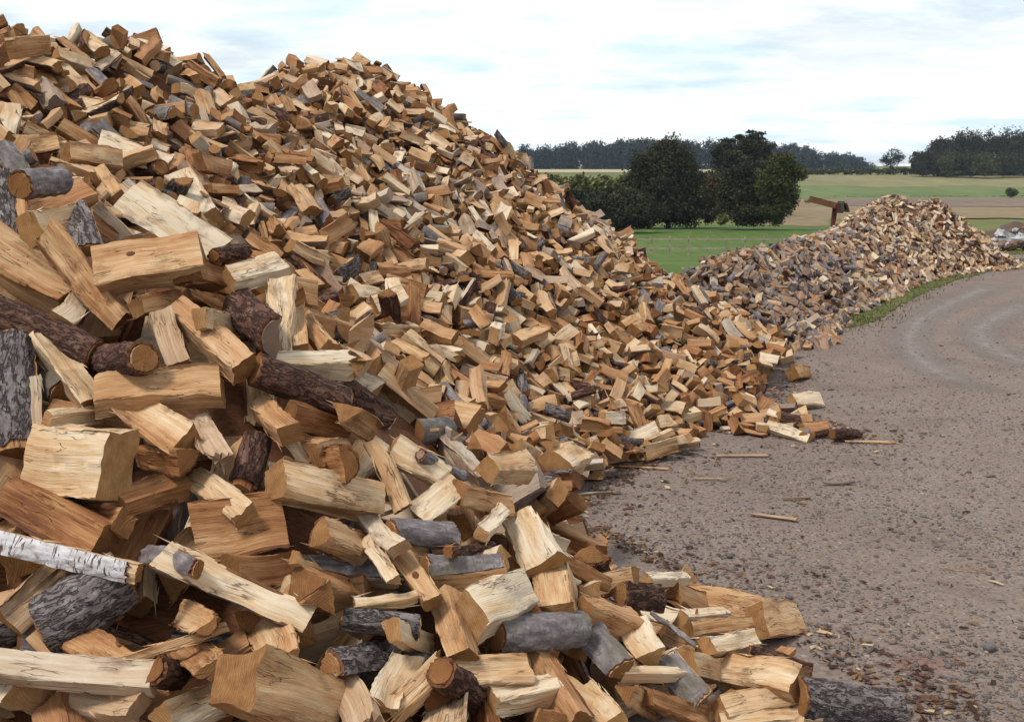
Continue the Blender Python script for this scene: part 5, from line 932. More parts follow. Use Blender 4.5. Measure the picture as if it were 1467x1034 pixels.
47,112,812,28,-19,-35,-25,53,43,1023,137,40,-22,-4,51,81,931,100,-29,3,-14,7,-90,661,103,34,17,23,23,-16,791,104,-9,-15,46,46,-120,752,154,-20,46,4,51,161,793,14,9,-24,-27,
28,92,921,82,-18,27,-1,36,6,997,161,-23,-22,-24,21,30,871,99,14,-1,-12,51,3,887,120,-17,-46,-7,46,215,936,11,45,-6,3,5,84,807,45,-2,-43,16,5,181,1043,44,-11,-47,-10,
3,50,912,100,7,12,-16,14,120,846,38,-14,-48,-4,16,120,793,25,45,-22,-4,1,-68,804,132,-4,4,-13,28,-48,898,159,-15,9,-46,4,-6,868,121,-22,-2,-12,40,113,814,40,4,11,-24,
55,36,948,126,1,23,-27,10,64,740,33,6,12,42,19,-67,976,206,14,5,32,46,141,955,57,4,1,49,67,-80,405,113,24,10,43,95,-234,528,171,28,-7,-22,13,71,852,67,7,-4,47,
11,156,780,8,11,14,-40,12,78,805,54,31,5,0,41,0,763,75,1,-21,43,26,-106,947,220,16,-2,36,18,51,775,54,-28,-17,-13,7,193,1034,39,-34,-33,16,43,33,651,18,-26,5,-28,
30,58,936,113,28,2,-28,11,20,992,149,-2,-9,42,42,-230,806,239,-3,13,25,107,-242,799,245,19,44,-14,15,113,837,38,23,23,33,83,-18,280,20,-4,7,-35,44,-81,711,113,-24,44,-5,
111,-136,880,200,-24,12,10,49,-79,683,111,-10,41,26,50,20,956,142,-24,35,-6,33,94,796,35,-34,36,-5,66,-80,416,105,-4,-47,-6,2,-88,906,184,5,16,-19,42,-45,1063,206,1,-21,45,
56,37,922,110,-1,-14,20,59,148,890,39,-15,5,-45,41,-66,968,199,-2,8,48,34,33,938,124,-14,-12,-44,16,24,910,112,-25,27,7,46,-39,1020,203,16,14,-11,28,62,929,107,1,20,-45,
35,-184,881,222,-4,-32,37,1,63,948,119,-9,-42,24,74,-100,256,27,-2,21,-34,109,-146,874,206,-49,4,2,31,-24,755,96,28,8,-9,6,132,916,56,-7,39,25,26,11,874,117,-8,10,0,
95,-47,548,58,-17,-28,-19,16,-137,715,156,-6,-46,5,57,211,926,23,46,-19,-1,90,-87,585,93,-2,-49,3,117,-123,695,149,21,24,-16,2,98,760,20,3,46,13,10,-104,947,211,-2,-43,5,
20,-100,972,218,-16,24,-39,40,-31,737,99,-2,-5,48,58,-49,893,157,16,-31,-15,30,-5,887,133,-2,15,-13,16,126,1000,82,27,-41,10,11,-31,991,187,39,27,9,53,38,958,132,-10,18,-44,
46,-33,518,23,49,-6,-2,7,-12,648,53,0,16,-40,37,15,800,81,-3,37,30,51,21,1001,153,-17,-2,-15,13,180,855,11,-10,12,42,102,-207,632,179,5,49,8,16,-101,856,169,3,-25,-39,
56,-51,581,73,-19,27,22,60,-22,291,10,-14,-46,-4,33,104,952,84,-35,-26,18,57,87,937,101,3,20,10,57,24,787,71,-5,47,-14,5,-135,779,176,2,-36,32,53,181,861,14,-12,-12,-16,
44,2,716,58,10,19,16,28,-208,735,211,-38,16,2,35,40,716,38,-2,-5,-44,32,-45,947,181,-10,-48,8,28,-113,845,179,16,-26,36,15,-90,958,206,-18,-41,1,123,-264,659,226,1,12,13,
43,40,1039,152,-9,-8,8,17,-6,982,162,16,1,44,55,-37,736,101,-14,10,-22,32,45,608,10,49,-1,3,12,-53,910,169,2,-23,-44,52,46,746,45,46,-6,-16,104,-171,1060,239,-1,46,-3,
29,-29,983,182,4,8,47,71,-183,458,160,-15,40,-21,42,40,821,71,-17,-45,13,36,56,733,38,14,44,-12,38,-63,977,203,-8,-8,34,47,-205,695,189,32,24,21,53,96,1023,102,-22,-34,29,
54,-27,730,91,42,-4,-20,99,-244,577,183,-17,-44,-8,38,90,800,39,-1,-2,-49,30,137,841,36,18,-42,-10,52,55,1021,134,-6,-17,41,42,111,1022,90,-3,-46,12,29,50,676,23,5,0,40,
34,-154,912,232,1,20,9,43,-92,756,132,-7,-2,-38,86,-88,820,146,-4,-4,-49,108,-177,952,246,8,-32,-37,116,-125,619,119,-14,-46,-11,20,-97,1104,230,38,29,-12,45,207,1023,33,21,2,7,
32,69,1068,129,-6,-49,-5,51,106,965,81,-6,-16,-6,58,-91,758,137,-8,-49,2,96,-238,1077,189,-50,2,-5,1,87,726,11,1,40,-29,22,-76,630,95,16,32,14,35,50,918,108,-43,23,-5,
38,-102,1003,235,2,6,-21,0,89,717,11,2,-14,-39,14,77,838,56,47,13,-4,111,-206,670,185,-7,-48,3,57,66,921,99,10,13,29,1,194,800,3,-49,9,0,39,14,818,87,-47,-8,14,
17,85,704,14,-11,2,-41,1,36,735,47,-2,11,-15,49,14,710,56,-9,0,41,19,13,908,125,-16,-6,-19,110,-109,611,109,45,-18,-14,37,169,791,7,16,42,-14,72,27,406,22,-48,8,9,
39,-59,721,105,19,3,-7,116,-248,680,217,44,-8,-18,35,-5,891,127,-28,-2,-11,51,-37,1027,199,-18,-7,16,3,87,1063,115,49,2,0,41,-86,779,141,7,18,45,42,150,960,57,8,8,49,
36,83,1035,117,0,-46,18,9,43,993,134,24,43,-6,23,-17,967,166,-46,-20,0,56,190,886,12,25,39,16,37,-55,712,105,-4,-1,35,35,-89,942,206,-7,10,-3,32,125,796,21,-29,-7,-18,
55,47,928,111,-18,3,-9,44,-149,797,184,30,1,-25,103,-156,502,135,10,21,44,117,-162,889,215,-19,-42,-14,25,-79,858,166,8,-1,-1,9,-53,684,98,-28,40,9,8,-58,936,178,-15,20,-22,
48,-8,792,99,26,12,38,121,-270,692,234,13,-4,-18,116,-147,800,182,-6,-38,20,9,-5,871,125,-9,17,37,8,14,1043,167,-41,19,-13,92,-321,816,208,-48,9,-12,26,-74,735,118,-25,3,43,
51,-7,830,104,-17,39,26,11,-95,800,160,-49,2,0,43,180,1054,44,-22,-8,-6,53,89,952,99,-15,17,-4,26,-135,1028,257,5,10,-44,4,-120,805,165,2,26,-42,44,60,701,25,-17,-5,-34,
0,24,702,37,43,1,6,97,-146,734,172,3,14,11,26,-140,686,145,-12,40,-3,53,-7,785,94,45,2,8,33,104,761,18,-15,-44,18,47,-187,615,165,-12,1,-40,7,-28,708,81,-10,-4,-32,
24,60,691,20,-39,-9,-8,16,-16,624,48,6,-44,22,56,28,970,142,-42,21,13,105,-205,599,179,-28,-40,-8,10,116,801,31,-30,-39,5,118,-228,555,173,-15,-22,36,5,-166,1023,246,1,-8,20,
36,-74,775,128,-5,43,-21,38,5,751,64,29,26,-27,38,17,993,153,11,-10,-42,52,82,869,62,17,-12,-36,11,-52,935,174,17,-2,-14,11,-159,769,193,-45,19,9,120,-208,703,194,-44,-11,11,
0,114,1064,89,35,31,-6,110,-255,800,250,37,-18,12,54,68,905,88,12,0,46,89,-188,891,227,0,30,-34,44,117,1035,86,-6,-22,-42,114,-306,823,219,-11,9,47,40,132,906,51,-16,-27,-39,
5,77,941,105,-9,48,12,98,-233,530,164,23,-7,-33,11,94,927,84,-40,17,24,70,-68,461,77,2,24,20,81,-133,314,52,-33,-33,-11,2,-22,746,87,-9,21,19,7,46,755,47,-21,-1,-14,
102,-170,571,146,-23,-41,-7,21,-115,782,162,-4,-43,22,15,130,1012,75,10,35,-13,86,-167,513,107,-47,-5,16,25,-61,1035,220,28,40,-11,38,39,614,9,29,9,-5,116,-119,599,109,-2,-49,5,
40,24,690,39,26,42,-7,38,-111,987,232,46,20,0,48,31,827,75,-7,-14,1,45,-71,682,100,47,0,-13,3,-75,832,153,-18,-25,31,44,66,818,60,26,37,17,6,14,1034,162,0,-36,24,
49,-100,922,197,47,1,-17,25,-68,878,164,43,-6,-13,21,196,969,35,0,-43,25,2,35,705,38,-41,-14,24,13,198,949,32,24,-44,1,7,129,1095,81,42,-12,-23,115,-40,641,74,-5,-13,-47,
44,124,788,18,-10,45,19,57,125,869,43,-18,-39,15,12,257,1074,7,-26,38,17,7,213,942,14,-7,-3,49,33,46,834,70,26,33,26,121,-148,686,159,-5,-30,-39,56,12,929,133,5,17,-46,
28,52,840,76,-10,30,-38,38,29,626,19,16,42,7,22,39,668,24,-46,-9,-4,42,46,830,74,-44,10,-14,13,90,798,29,3,0,11,89,-208,556,158,-6,30,36,49,113,886,58,-20,-45,5,
7,30,1020,155,-41,-5,21,43,134,1115,79,-39,30,9,8,-31,846,125,2,-28,39,51,50,967,130,22,19,-11,58,-157,814,195,17,7,44,22,151,1143,64,-35,17,30,34,9,709,51,7,-14,-43,
54,-106,813,164,-12,10,-2,41,-65,821,132,-28,-32,-9,5,141,887,49,12,17,45,32,83,982,106,-4,-37,-16,44,-19,711,69,-44,-8,14,31,226,990,16,-26,-29,-32,18,85,748,15,-14,-7,44,
48,-10,973,167,-22,16,-2,34,63,877,82,-6,-2,48,2,70,820,55,43,-23,0,120,-160,677,156,38,30,4,12,106,833,41,-3,-2,-2,51,84,721,10,45,-5,21,85,-272,926,182,46,-6,16,
44,184,782,6,43,4,-1,13,36,1014,148,2,38,-33,25,-52,924,169,-22,-42,-15,39,-27,699,68,-14,15,-43,16,-78,689,110,7,-47,9,46,149,826,20,41,-20,20,107,-42,765,110,-48,4,11,
15,116,850,44,6,12,48,47,21,642,22,13,21,40,52,-46,742,104,24,9,38,59,79,843,57,49,8,-4,87,-249,883,200,29,-36,-5,106,-180,963,250,-4,-18,47,10,-12,634,52,-24,-37,4,
9,-56,895,158,-40,-19,8,115,-163,990,254,0,-48,1,106,-183,548,146,-47,-11,4,56,69,851,61,-16,-47,-2,100,-242,550,184,13,-14,41,15,-13,1019,186,18,17,29,53,-1,950,151,16,-12,46,
51,-85,810,147,8,13,47,42,52,653,16,3,-48,11,31,191,916,28,4,-31,39,52,-40,986,191,-48,12,-1,57,163,958,44,-24,-19,5,46,-104,731,136,45,9,-20,3,-104,868,177,-46,9,10,
33,-157,1067,252,-19,45,-9,1,241,1011,10,22,39,-14,31,148,1023,68,-5,19,25,14,134,1045,73,-48,-1,-4,8,-49,1054,217,3,-6,50,30,-48,623,62,-45,16,8,4,-68,812,130,-17,-31,2,
4,-61,951,188,-3,-23,44,15,-35,852,131,15,21,21,13,-258,879,199,21,-43,2,23,-99,765,137,-20,-35,-28,4,-126,1081,254,30,6,-13,3,-162,833,187,15,16,42,57,-49,1047,215,-1,-4,-6,
20,82,832,54,40,9,-6,56,67,1057,127,-5,-44,-20,37,-220,805,236,-15,48,4,11,15,805,70,-45,-20,6,17,79,723,21,-4,9,40,38,13,823,82,43,-9,-21,24,11,1045,174,22,13,31,
39,-91,929,193,-11,-17,-45,41,13,791,80,-24,31,-30,7,6,736,59,21,12,-25,7,183,1117,48,-31,30,6,38,109,829,40,7,28,-41,45,207,1175,35,18,-30,-17,17,2,672,47,25,9,40,
23,-81,1054,235,4,-43,-16,39,-138,1019,253,-15,-3,8,44,-81,721,116,-25,-15,19,1,-149,1162,229,-1,26,36,57,-121,1055,259,0,7,-5,48,89,898,77,-6,-44,20,22,141,932,54,-12,3,-42,
4,9,863,108,-27,28,-30,115,-207,819,226,7,1,10,17,-107,1007,240,-40,-30,0,27,73,1175,99,27,36,9,6,-167,1138,227,23,-8,2,28,133,1000,71,-20,-41,14,43,-163,970,250,35,-5,8,
59,-64,835,139,-8,11,-48,17,-13,909,140,21,-44,-9,6,-159,1179,220,1,48,-2,32,79,714,18,26,39,-9,15,113,820,36,16,-13,8,48,-40,692,74,-18,45,-10,95,-183,734,196,-44,-18,12,
58,-117,1179,224,-17,14,0,43,47,763,42,-22,6,-17,3,-151,1065,250,6,49,-4,16,21,797,74,19,45,7,5,126,764,13,22,12,43,25,5,1017,170,17,13,2,13,-58,986,198,-47,10,14,
18,43,846,87,4,-18,44,52,81,1041,119,47,10,-10,18,-39,934,169,-25,18,36,55,-103,913,201,39,-23,-17,55,76,925,101,-43,-16,13,7,188,1153,46,48,0,-2,21,27,741,52,21,-42,-1,
53,-40,1047,203,-5,-2,39,13,-43,622,53,39,-31,1,38,-113,748,151,7,1,-49,10,-264,860,218,-7,18,35,30,144,884,37,-43,22,4,10,91,765,26,-9,-43,1,55,13,834,105,-19,-45,-8,
117,-61,556,71,39,-8,-21,15,-176,856,215,-42,15,6,14,52,663,23,17,5,19,0,-8,641,43,9,-9,-36,42,123,810,25,-40,-11,12,34,53,812,60,-11,-44,-15,47,-79,925,184,-14,-29,29,
36,-154,918,225,23,-4,30,9,151,992,58,-1,23,44,43,44,733,34,-6,9,-46,40,-7,1020,181,42,27,-1,43,-60,1016,216,-1,4,-4,16,-133,1121,245,37,-29,10,9,156,859,33,6,-41,-21,
5,-88,646,91,8,-30,35,36,-198,899,230,8,18,-18,9,61,820,57,41,-28,-3,8,63,842,70,-14,-34,31,6,116,855,51,26,4,-3,7,-135,614,126,23,41,-6,57,59,682,23,-20,40,20,
53,179,1026,40,16,-14,3,40,-121,1163,228,25,23,-2,42,207,1008,27,-11,-16,2,35,265,1181,5,-28,0,-16,18,2,616,29,-26,2,-20,26,-69,927,187,-32,30,23,31,254,1188,10,-17,9,-25,
49,113,790,25,-43,17,-11,109,-239,569,177,10,-40,23,39,-223,899,215,18,-5,-44,41,-91,707,118,25,37,22,54,142,830,26,40,-6,-17,9,166,792,12,10,-28,-28,86,-103,816,155,-8,-3,-34,
24,154,821,17,-2,21,-44,26,-70,720,111,49,-5,-10,16,20,829,95,-9,8,26,59,140,770,7,31,34,-14,9,-26,741,86,-18,-7,0,38,61,924,102,13,-19,-37,53,10,1001,160,-15,-47,-6,
3,76,1049,117,6,-38,-16,53,162,802,14,-2,-27,42,118,-102,656,108,22,-26,37,39,-81,931,194,-5,-49,-5,93,-234,823,238,-3,-19,37,27,-227,875,215,7,-25,-39,52,81,846,61,-16,16,-41,
34,23,766,61,-27,22,-8,41,-25,772,104,-11,-25,-41,39,-103,700,122,37,-30,-12,8,-99,761,143,-23,3,-3,94,-129,653,131,-18,20,2,9,47,949,119,28,9,33,21,12,935,131,-18,23,-8,
22,207,1114,32,-32,37,7,109,-335,868,178,42,0,18,49,130,831,34,-39,28,-5,53,-27,592,46,26,8,5,28,23,783,67,5,17,27,31,-151,692,157,36,16,-11,24,-102,711,130,-38,-19,11,
56,194,900,20,-40,25,15,38,67,933,101,42,-3,-23,10,198,1070,36,-10,39,-19,24,-183,1025,238,-44,19,-14,25,79,818,54,43,-3,-18,41,2,681,48,-32,8,0,36,4,719,62,-13,15,-30,
50,-94,935,203,22,24,34,111,-141,566,128,-9,23,43,3,-24,973,172,0,-33,35,50,-42,773,117,25,31,2,48,114,764,15,34,-11,23,29,101,1102,104,6,3,-50,1,-179,1005,239,6,14,-41,
29,132,836,29,7,3,-46,13,232,1070,16,-21,44,6,100,-313,775,223,-15,12,44,13,63,700,14,2,-3,-6,22,-36,698,91,-27,35,-3,1,-56,771,114,20,21,16,50,-81,937,197,-3,8,-5,
52,101,736,7,15,-17,-3,90,-208,522,162,-2,47,-6,11,-77,1041,233,-9,34,-20,16,41,849,81,-36,-32,6,21,-69,891,165,13,-22,41,34,-143,1010,257,-3,-49,11,55,81,896,79,20,19,-18,
38,-71,990,207,-13,-36,12,33,-54,982,203,15,5,45,25,-30,1023,197,-7,-9,6,52,205,1011,34,13,-8,-47,52,-195,699,184,-8,14,5,18,10,1030,163,-8,-42,14,37,0,882,120,-23,-30,-32,
108,-206,623,179,-46,2,-7,36,28,963,143,-9,-47,-12,119,-117,624,111,-6,33,33,51,-103,993,230,31,12,34,1,-9,775,93,36,-7,0,52,174,817,13,-45,-11,-2,43,-10,883,130,-21,21,-3,
40,-179,1073,230,-4,27,34,7,117,818,32,30,-10,11,44,-36,1150,172,0,17,1,27,236,989,11,14,40,25,0,-132,1061,259,-40,20,-21,4,23,883,104,39,-1,-27,31,-57,750,112,-10,-37,14,
119,-133,756,167,36,-31,-14,43,246,1009,7,-43,-22,14,39,-32,867,135,9,16,45,107,-128,645,126,-19,20,9,41,29,832,77,-9,27,23,32,177,1036,44,42,-17,10,24,217,1159,30,27,31,10,
25,40,891,103,-36,30,8,18,5,761,69,36,-9,-14,7,78,744,16,17,43,0,12,57,658,17,33,-13,13,58,-127,1087,250,48,-2,2,42,233,983,17,-17,22,-4,96,-107,720,140,4,15,-16,
8,79,883,79,-29,-28,-27,33,-47,507,49,46,19,-5,29,49,943,118,22,14,30,18,-166,1135,231,-7,41,26,48,-123,700,143,20,-25,38,16,157,895,33,-8,10,-13,29,-75,1025,228,-18,-42,12,
42,90,1094,112,-24,2,-17,29,-70,880,168,-32,-34,14,45,177,822,4,-20,-15,25,119,-170,1035,242,-5,-15,-19,37,-5,587,29,-10,28,36,59,31,750,53,-48,13,-3,2,182,834,7,18,22,-41,
45,214,1124,25,35,17,27,123,-177,668,174,10,22,41,38,165,940,41,-19,41,21,8,-67,745,118,-3,12,7,46,-121,637,114,7,49,7,32,141,813,21,24,0,-17,30,-76,939,189,-41,19,21,
18,-35,638,59,-1,47,-17,43,145,766,3,0,0,-47,123,-228,660,203,24,1,-11,34,131,1026,72,2,2,49,23,112,986,83,-15,-30,-37,15,161,774,8,-34,-1,36,16,188,993,40,-40,26,-13,
41,217,1145,29,8,2,4,10,3,913,125,-13,-30,-34,21,169,807,11,7,7,-44,18,-116,773,157,-7,39,29,54,78,689,3,0,3,46,1,58,842,62,-16,-46,-10,37,8,1014,160,10,18,37,
21,151,983,56,-35,22,27,99,-195,582,160,20,-7,5,57,52,704,30,-4,49,2,59,-115,765,152,-6,6,26,37,4,971,153,-1,-32,32,56,95,906,71,-21,-43,-2,33,-11,1045,181,22,-11,41,
59,71,742,27,18,44,-6,15,-48,608,54,-38,-13,-9,39,116,855,44,-18,-39,-25,34,-20,910,139,15,-8,44,7,132,1297,5,-30,15,-15,4,94,813,36,32,27,25,45,-152,1120,246,13,-26,-26,
7,6,840,97,-15,11,7,2,178,798,8,-46,-14,4,48,-124,953,227,-9,17,6,6,-104,1026,242,-7,6,9,51,-84,1136,213,-38,2,22,19,-173,777,197,-12,-43,4,56,-4,601,31,-38,20,12,
30,23,729,39,-3,-37,29,90,-57,608,76,-10,-43,23,13,4,1171,133,10,-44,10,42,31,929,118,30,-5,-33,58,-14,765,89,7,24,-43,2,-45,746,101,-4,-49,4,25,65,775,36,13,41,1,
107,-344,801,196,37,9,24,46,-130,750,167,-37,32,8,95,-110,654,119,22,45,0,34,53,1193,91,-45,-12,17,41,-155,1000,252,40,22,20,25,127,882,40,17,24,40,14,-101,825,163,40,-27,-10,
25,-5,1127,155,40,22,-19,17,34,999,146,36,-30,0,1,64,1021,129,13,-18,-36,49,-21,1031,194,-8,-49,8,49,110,799,16,16,37,5,95,-258,902,188,-3,46,-7,103,-256,868,218,-8,13,34,
1,109,892,62,-2,-49,9,68,-10,403,51,7,1,41,52,-125,1064,255,-4,48,7,12,-257,852,215,-24,-36,2,54,71,1202,85,-5,-7,48,3,21,900,114,20,-41,-18,24,81,698,5,7,14,42,
59,3,748,56,-47,7,15,37,49,884,85,27,5,-30,40,-70,727,116,-8,-41,-17,109,-171,728,177,21,-37,-25,110,-115,639,111,16,3,-32,1,11,727,57,-8,44,-7,23,-146,1116,242,19,44,-6,
19,162,867,29,46,1,8,57,-51,908,160,-12,-44,-9,45,187,927,32,-40,19,0,53,42,853,89,-5,-42,22,3,100,759,12,-21,-45,-5,30,94,1060,108,2,-50,-2,67,-33,279,23,-28,31,-7,
59,111,1028,88,5,48,-14,17,90,696,8,-39,30,-9,29,200,1011,35,0,48,-2,56,21,864,95,44,-18,0,23,-53,1178,175,-23,17,-28,20,24,740,57,-8,15,28,6,219,979,21,30,22,-20,
57,-149,1079,249,-19,44,14,60,29,383,13,28,16,23,20,47,899,99,48,-4,-15,23,105,854,53,37,33,-5,93,-267,912,184,-7,7,48,28,-44,1010,200,21,-21,-37,34,110,833,31,-15,-29,23,
35,99,971,94,23,19,16,9,66,1184,94,-6,-28,-34,10,-33,1162,170,-43,-25,1,34,154,940,46,2,14,0,16,-36,976,184,-18,-45,1,20,-101,644,105,6,3,23,13,220,1008,20,-2,49,-5,
19,-111,787,155,-4,-9,17,34,183,748,4,16,30,33,28,10,904,121,-16,-45,-4,38,24,821,86,-11,26,-41,36,199,1081,32,17,-41,2,1,45,940,118,-9,-29,24,42,-141,764,177,41,4,11,
26,27,785,60,2,6,45,28,24,1004,149,23,-3,-42,35,-187,974,248,5,31,39,24,55,861,81,33,0,-20,13,-55,1230,164,14,-42,21,6,116,1030,83,7,48,-12,8,-27,660,70,10,-15,43,
48,98,882,60,2,15,-11,0,96,1055,103,27,-37,-8,22,-74,911,180,-42,6,11,119,-153,834,201,2,42,17,6,244,1082,18,15,10,25,19,198,895,21,-47,-8,5,4,-123,821,166,-2,3,49,
33,31,1082,154,27,-3,31,21,-104,913,196,-11,19,-7,17,-5,625,44,-29,39,6,122,-253,857,213,12,-22,-14,53,-93,1067,237,16,-42,18,49,125,1023,80,-48,-13,-7,59,-236,1077,185,8,-7,-46,
14,114,913,68,4,3,-39,4,29,732,44,-19,-41,-21,122,-224,821,238,12,-19,-3,29,70,953,108,0,-48,-4,43,1,649,45,44,-8,-22,23,-80,1107,216,-7,1,-42,46,-47,945,174,17,-6,44,
44,59,1003,128,7,1,-16,102,-322,733,219,-18,43,-10,26,70,988,122,-6,-2,44,56,-155,811,184,24,4,43,53,29,695,30,-20,-40,-22,15,-86,699,109,36,20,3,39,136,891,39,23,-40,-18,
0,167,1114,57,10,-8,-35,34,73,768,32,25,1,-39,8,-96,1113,228,3,3,-49,49,114,779,14,8,-22,-9,7,177,901,27,1,-49,-11,48,103,778,22,0,13,-3,18,97,775,20,44,9,-18,56,102,759,8,9,49,8,
54,42,778,58,50,4,-1,1,-67,786,122,-7,17,-8,18,-99,878,181,28,19,7,47,-14,693,63,-40,-13,24,27,200,930,25,-15,10,26,69,-200,439,162,-16,28,-22,117,-265,828,237,7,24,32,
57,-237,867,208,6,-45,22,85,-248,825,249,-41,-25,9,114,-71,622,90,-26,40,14,10,19,860,101,-40,28,-2,10,-2,661,47,34,-31,-10,53,111,1040,87,46,20,5,88,-166,1094,239,48,4,7,
100,-112,514,78,-41,-18,23,18,173,870,18,-17,5,32,47,51,842,70,-45,-16,2,49,19,663,36,45,-16,-4,20,41,937,118,-21,30,-15,50,-137,696,142,-26,-38,6,43,196,974,33,7,-5,49,
19,-125,884,192,-48,-6,-2,3,-51,528,32,-44,24,1,26,101,910,70,-38,25,-1,33,60,655,11,-48,12,-2,55,203,917,22,20,-4,0,1,-97,848,162,41,-18,6,54,-54,1064,214,35,-26,-4,
29,199,965,30,-10,48,10,29,157,875,33,43,-25,-5,44,63,691,13,-6,36,30,42,-28,1046,195,-17,15,7,57,-117,822,160,47,-15,3,55,-19,1082,192,-31,-2,-7,28,106,885,62,2,32,39,
25,32,890,104,0,25,-6,30,35,785,63,45,11,-10,123,-163,846,198,15,-19,42,40,-159,960,249,-26,-3,-7,15,98,984,99,8,19,46,69,-127,447,125,-41,8,-5,65,-69,386,100,13,-33,31,
31,2,799,85,22,-26,14,119,-81,800,140,-44,-1,19,21,87,673,6,5,-6,-25,38,-36,992,191,14,47,-7,44,82,772,28,26,32,22,25,-118,890,192,8,-8,28,49,28,644,25,-1,1,47,
52,79,953,112,-3,17,-14,45,118,1099,89,-16,13,-40,52,-4,629,41,-31,-29,5,58,21,755,64,-8,-45,-17,55,37,931,116,-10,-19,43,9,-135,963,235,3,-10,32,12,-183,1095,226,32,-9,22,
37,76,896,76,23,-13,41,30,-8,781,90,-23,-10,-3,52,25,601,23,-13,-40,-27,56,-153,1019,256,16,45,-3,60,-74,312,66,-30,39,-3,38,-21,752,88,13,28,39,56,-86,710,119,-40,12,-12,
4,38,892,95,16,-13,-38,100,-226,650,195,-48,12,2,4,-55,510,48,34,22,-10,7,142,990,62,-38,30,-5,50,177,1086,53,11,-11,-44,57,-47,745,98,7,17,46,41,41,1024,143,-16,47,1,
20,70,973,112,49,2,4,37,123,1014,79,-29,20,29,28,162,888,35,-3,-15,47,29,-51,1069,213,-22,6,-14,39,-3,761,80,-8,6,-6,49,124,915,63,7,17,21,16,56,783,48,6,-7,17,
119,-248,747,235,2,9,-3,45,117,932,71,10,-6,-39,55,-21,1013,189,-10,-23,-43,11,-69,775,121,-18,-46,-8,14,112,972,82,-46,-7,15,58,13,823,89,9,-47,14,18,148,753,3,27,-34,-19,
54,221,1116,28,-3,-23,-9,51,155,850,27,-17,41,-22,59,74,1181,86,-13,13,19,122,-105,699,136,-29,41,3,118,-255,704,227,6,-39,24,33,-101,795,152,24,2,-27,8,-135,1070,254,-7,-18,-45,
121,-211,590,166,-1,-11,22,17,140,965,55,-32,36,4,11,209,726,3,-9,11,-39,55,-113,963,229,-5,-49,1,54,69,686,12,-11,-7,32,19,-92,621,99,12,30,9,8,98,1207,65,-20,2,-43,
6,-55,818,128,0,-41,29,45,88,769,21,35,-14,-32,42,-136,1101,249,-37,-29,12,43,-4,719,59,11,-42,-12,1,-10,1022,177,15,21,43,16,56,873,90,-7,20,-14,115,-125,758,159,15,5,30,
52,45,707,34,3,36,30,21,-86,953,199,12,-46,-16,39,84,933,97,15,0,-28,38,-4,709,64,-27,-15,-14,52,59,759,38,22,42,15,27,15,849,104,-24,-43,-6,59,-93,975,220,15,-1,43,
36,99,1071,103,43,-15,-6,47,-192,993,233,-19,44,1,56,223,971,5,-13,-11,28,120,-262,672,224,-8,-47,9,7,63,878,76,-6,24,-40,50,-19,1014,182,22,-41,-8,91,-236,489,169,10,-26,-41,
3,31,880,91,-4,-48,2,2,118,1021,82,-3,15,47,32,117,751,7,-22,36,0,68,-46,475,64,-5,0,-49,1,-51,724,98,17,-9,-35,15,-100,834,157,-27,-18,38,53,-163,928,235,41,-8,-18,
29,205,920,16,22,-5,-4,40,-10,1203,138,-15,-46,-10,23,-69,786,115,-7,19,-23,92,-304,649,245,-22,-19,26,45,-45,605,50,16,-47,0,96,-203,864,225,14,-12,9,56,-28,480,35,0,-46,-6,
16,-146,895,211,48,-7,-12,14,93,850,57,29,36,18,112,-252,492,159,-33,6,14,92,-123,600,117,-3,-13,44,96,-295,694,245,6,32,37,31,24,587,18,-4,-14,-27,88,-288,711,246,19,-6,-45,
94,-180,573,146,-30,33,-9,40,-30,580,45,10,47,-15,89,-101,587,95,-44,-18,8,15,131,1257,22,24,-19,-26,69,-147,253,21,20,5,34,13,-319,888,176,7,-29,-36,112,-174,499,123,-5,-22,-26,
72,-87,492,76,5,4,37,14,45,740,49,-5,10,-42,17,95,738,12,8,15,17,18,233,1032,15,-33,-36,-9,96,-230,505,153,8,44,23,17,-55,764,107,-30,15,-1,65,-181,289,48,33,7,31,
23,-252,846,221,-24,20,-10,32,29,604,5,5,48,8,75,-192,293,57,-35,25,24,57,-56,827,130,46,-12,-16,114,-391,1102,70,47,-2,15,68,-27,565,46,47,-14,-2,117,-243,563,178,13,-29,37,
120,-99,550,95,-45,-18,10,40,74,727,25,-25,3,-3,6,59,1187,92,-18,-8,-39,36,-16,517,20,-9,-49,6,29,89,664,7,17,-6,12,8,-254,1029,188,-39,-2,-29,21,169,872,23,-4,18,29,
113,-262,542,180,-31,25,9,41,162,1066,57,49,-3,5,115,-310,723,228,13,-32,-35,78,9,387,35,-32,25,-23,15,116,994,82,-11,24,-2,14,169,1096,57,21,12,1,41,1,849,109,-12,3,-42,
66,-114,262,29,35,-32,-10,42,102,1005,91,-43,-3,22,36,-80,974,210,4,-42,-27,8,159,948,43,44,-16,-18,58,-69,623,99,-27,-2,11,1,-32,600,52,46,-17,-9,95,-221,479,162,9,5,36,
114,-139,531,117,-5,-31,38,101,-107,555,103,14,-42,22,23,-90,1079,232,-15,-4,-46,52,166,972,44,-8,-31,-34,122,-118,544,107,0,-48,-5,102,-112,570,107,-23,22,-5,
6,-175,1155,217,-37,26,-22,109,-285,606,222,11,-12,45,111,-90,532,93,-8,-8,46,116,-64,583,68,43,-25,-5,84,-197,1067,223,-12,43,-16,92,-34,547,51,-31,-38,3,31,47,874,84,-20,-40,-20,
3,105,769,17,-15,-12,-46,45,78,1121,121,-36,29,-6,8,124,801,26,25,-23,5,23,56,1039,129,-30,5,-29,11,66,870,70,21,20,24,49,131,1076,74,-40,19,22,21,-196,1060,229,42,-1,0,
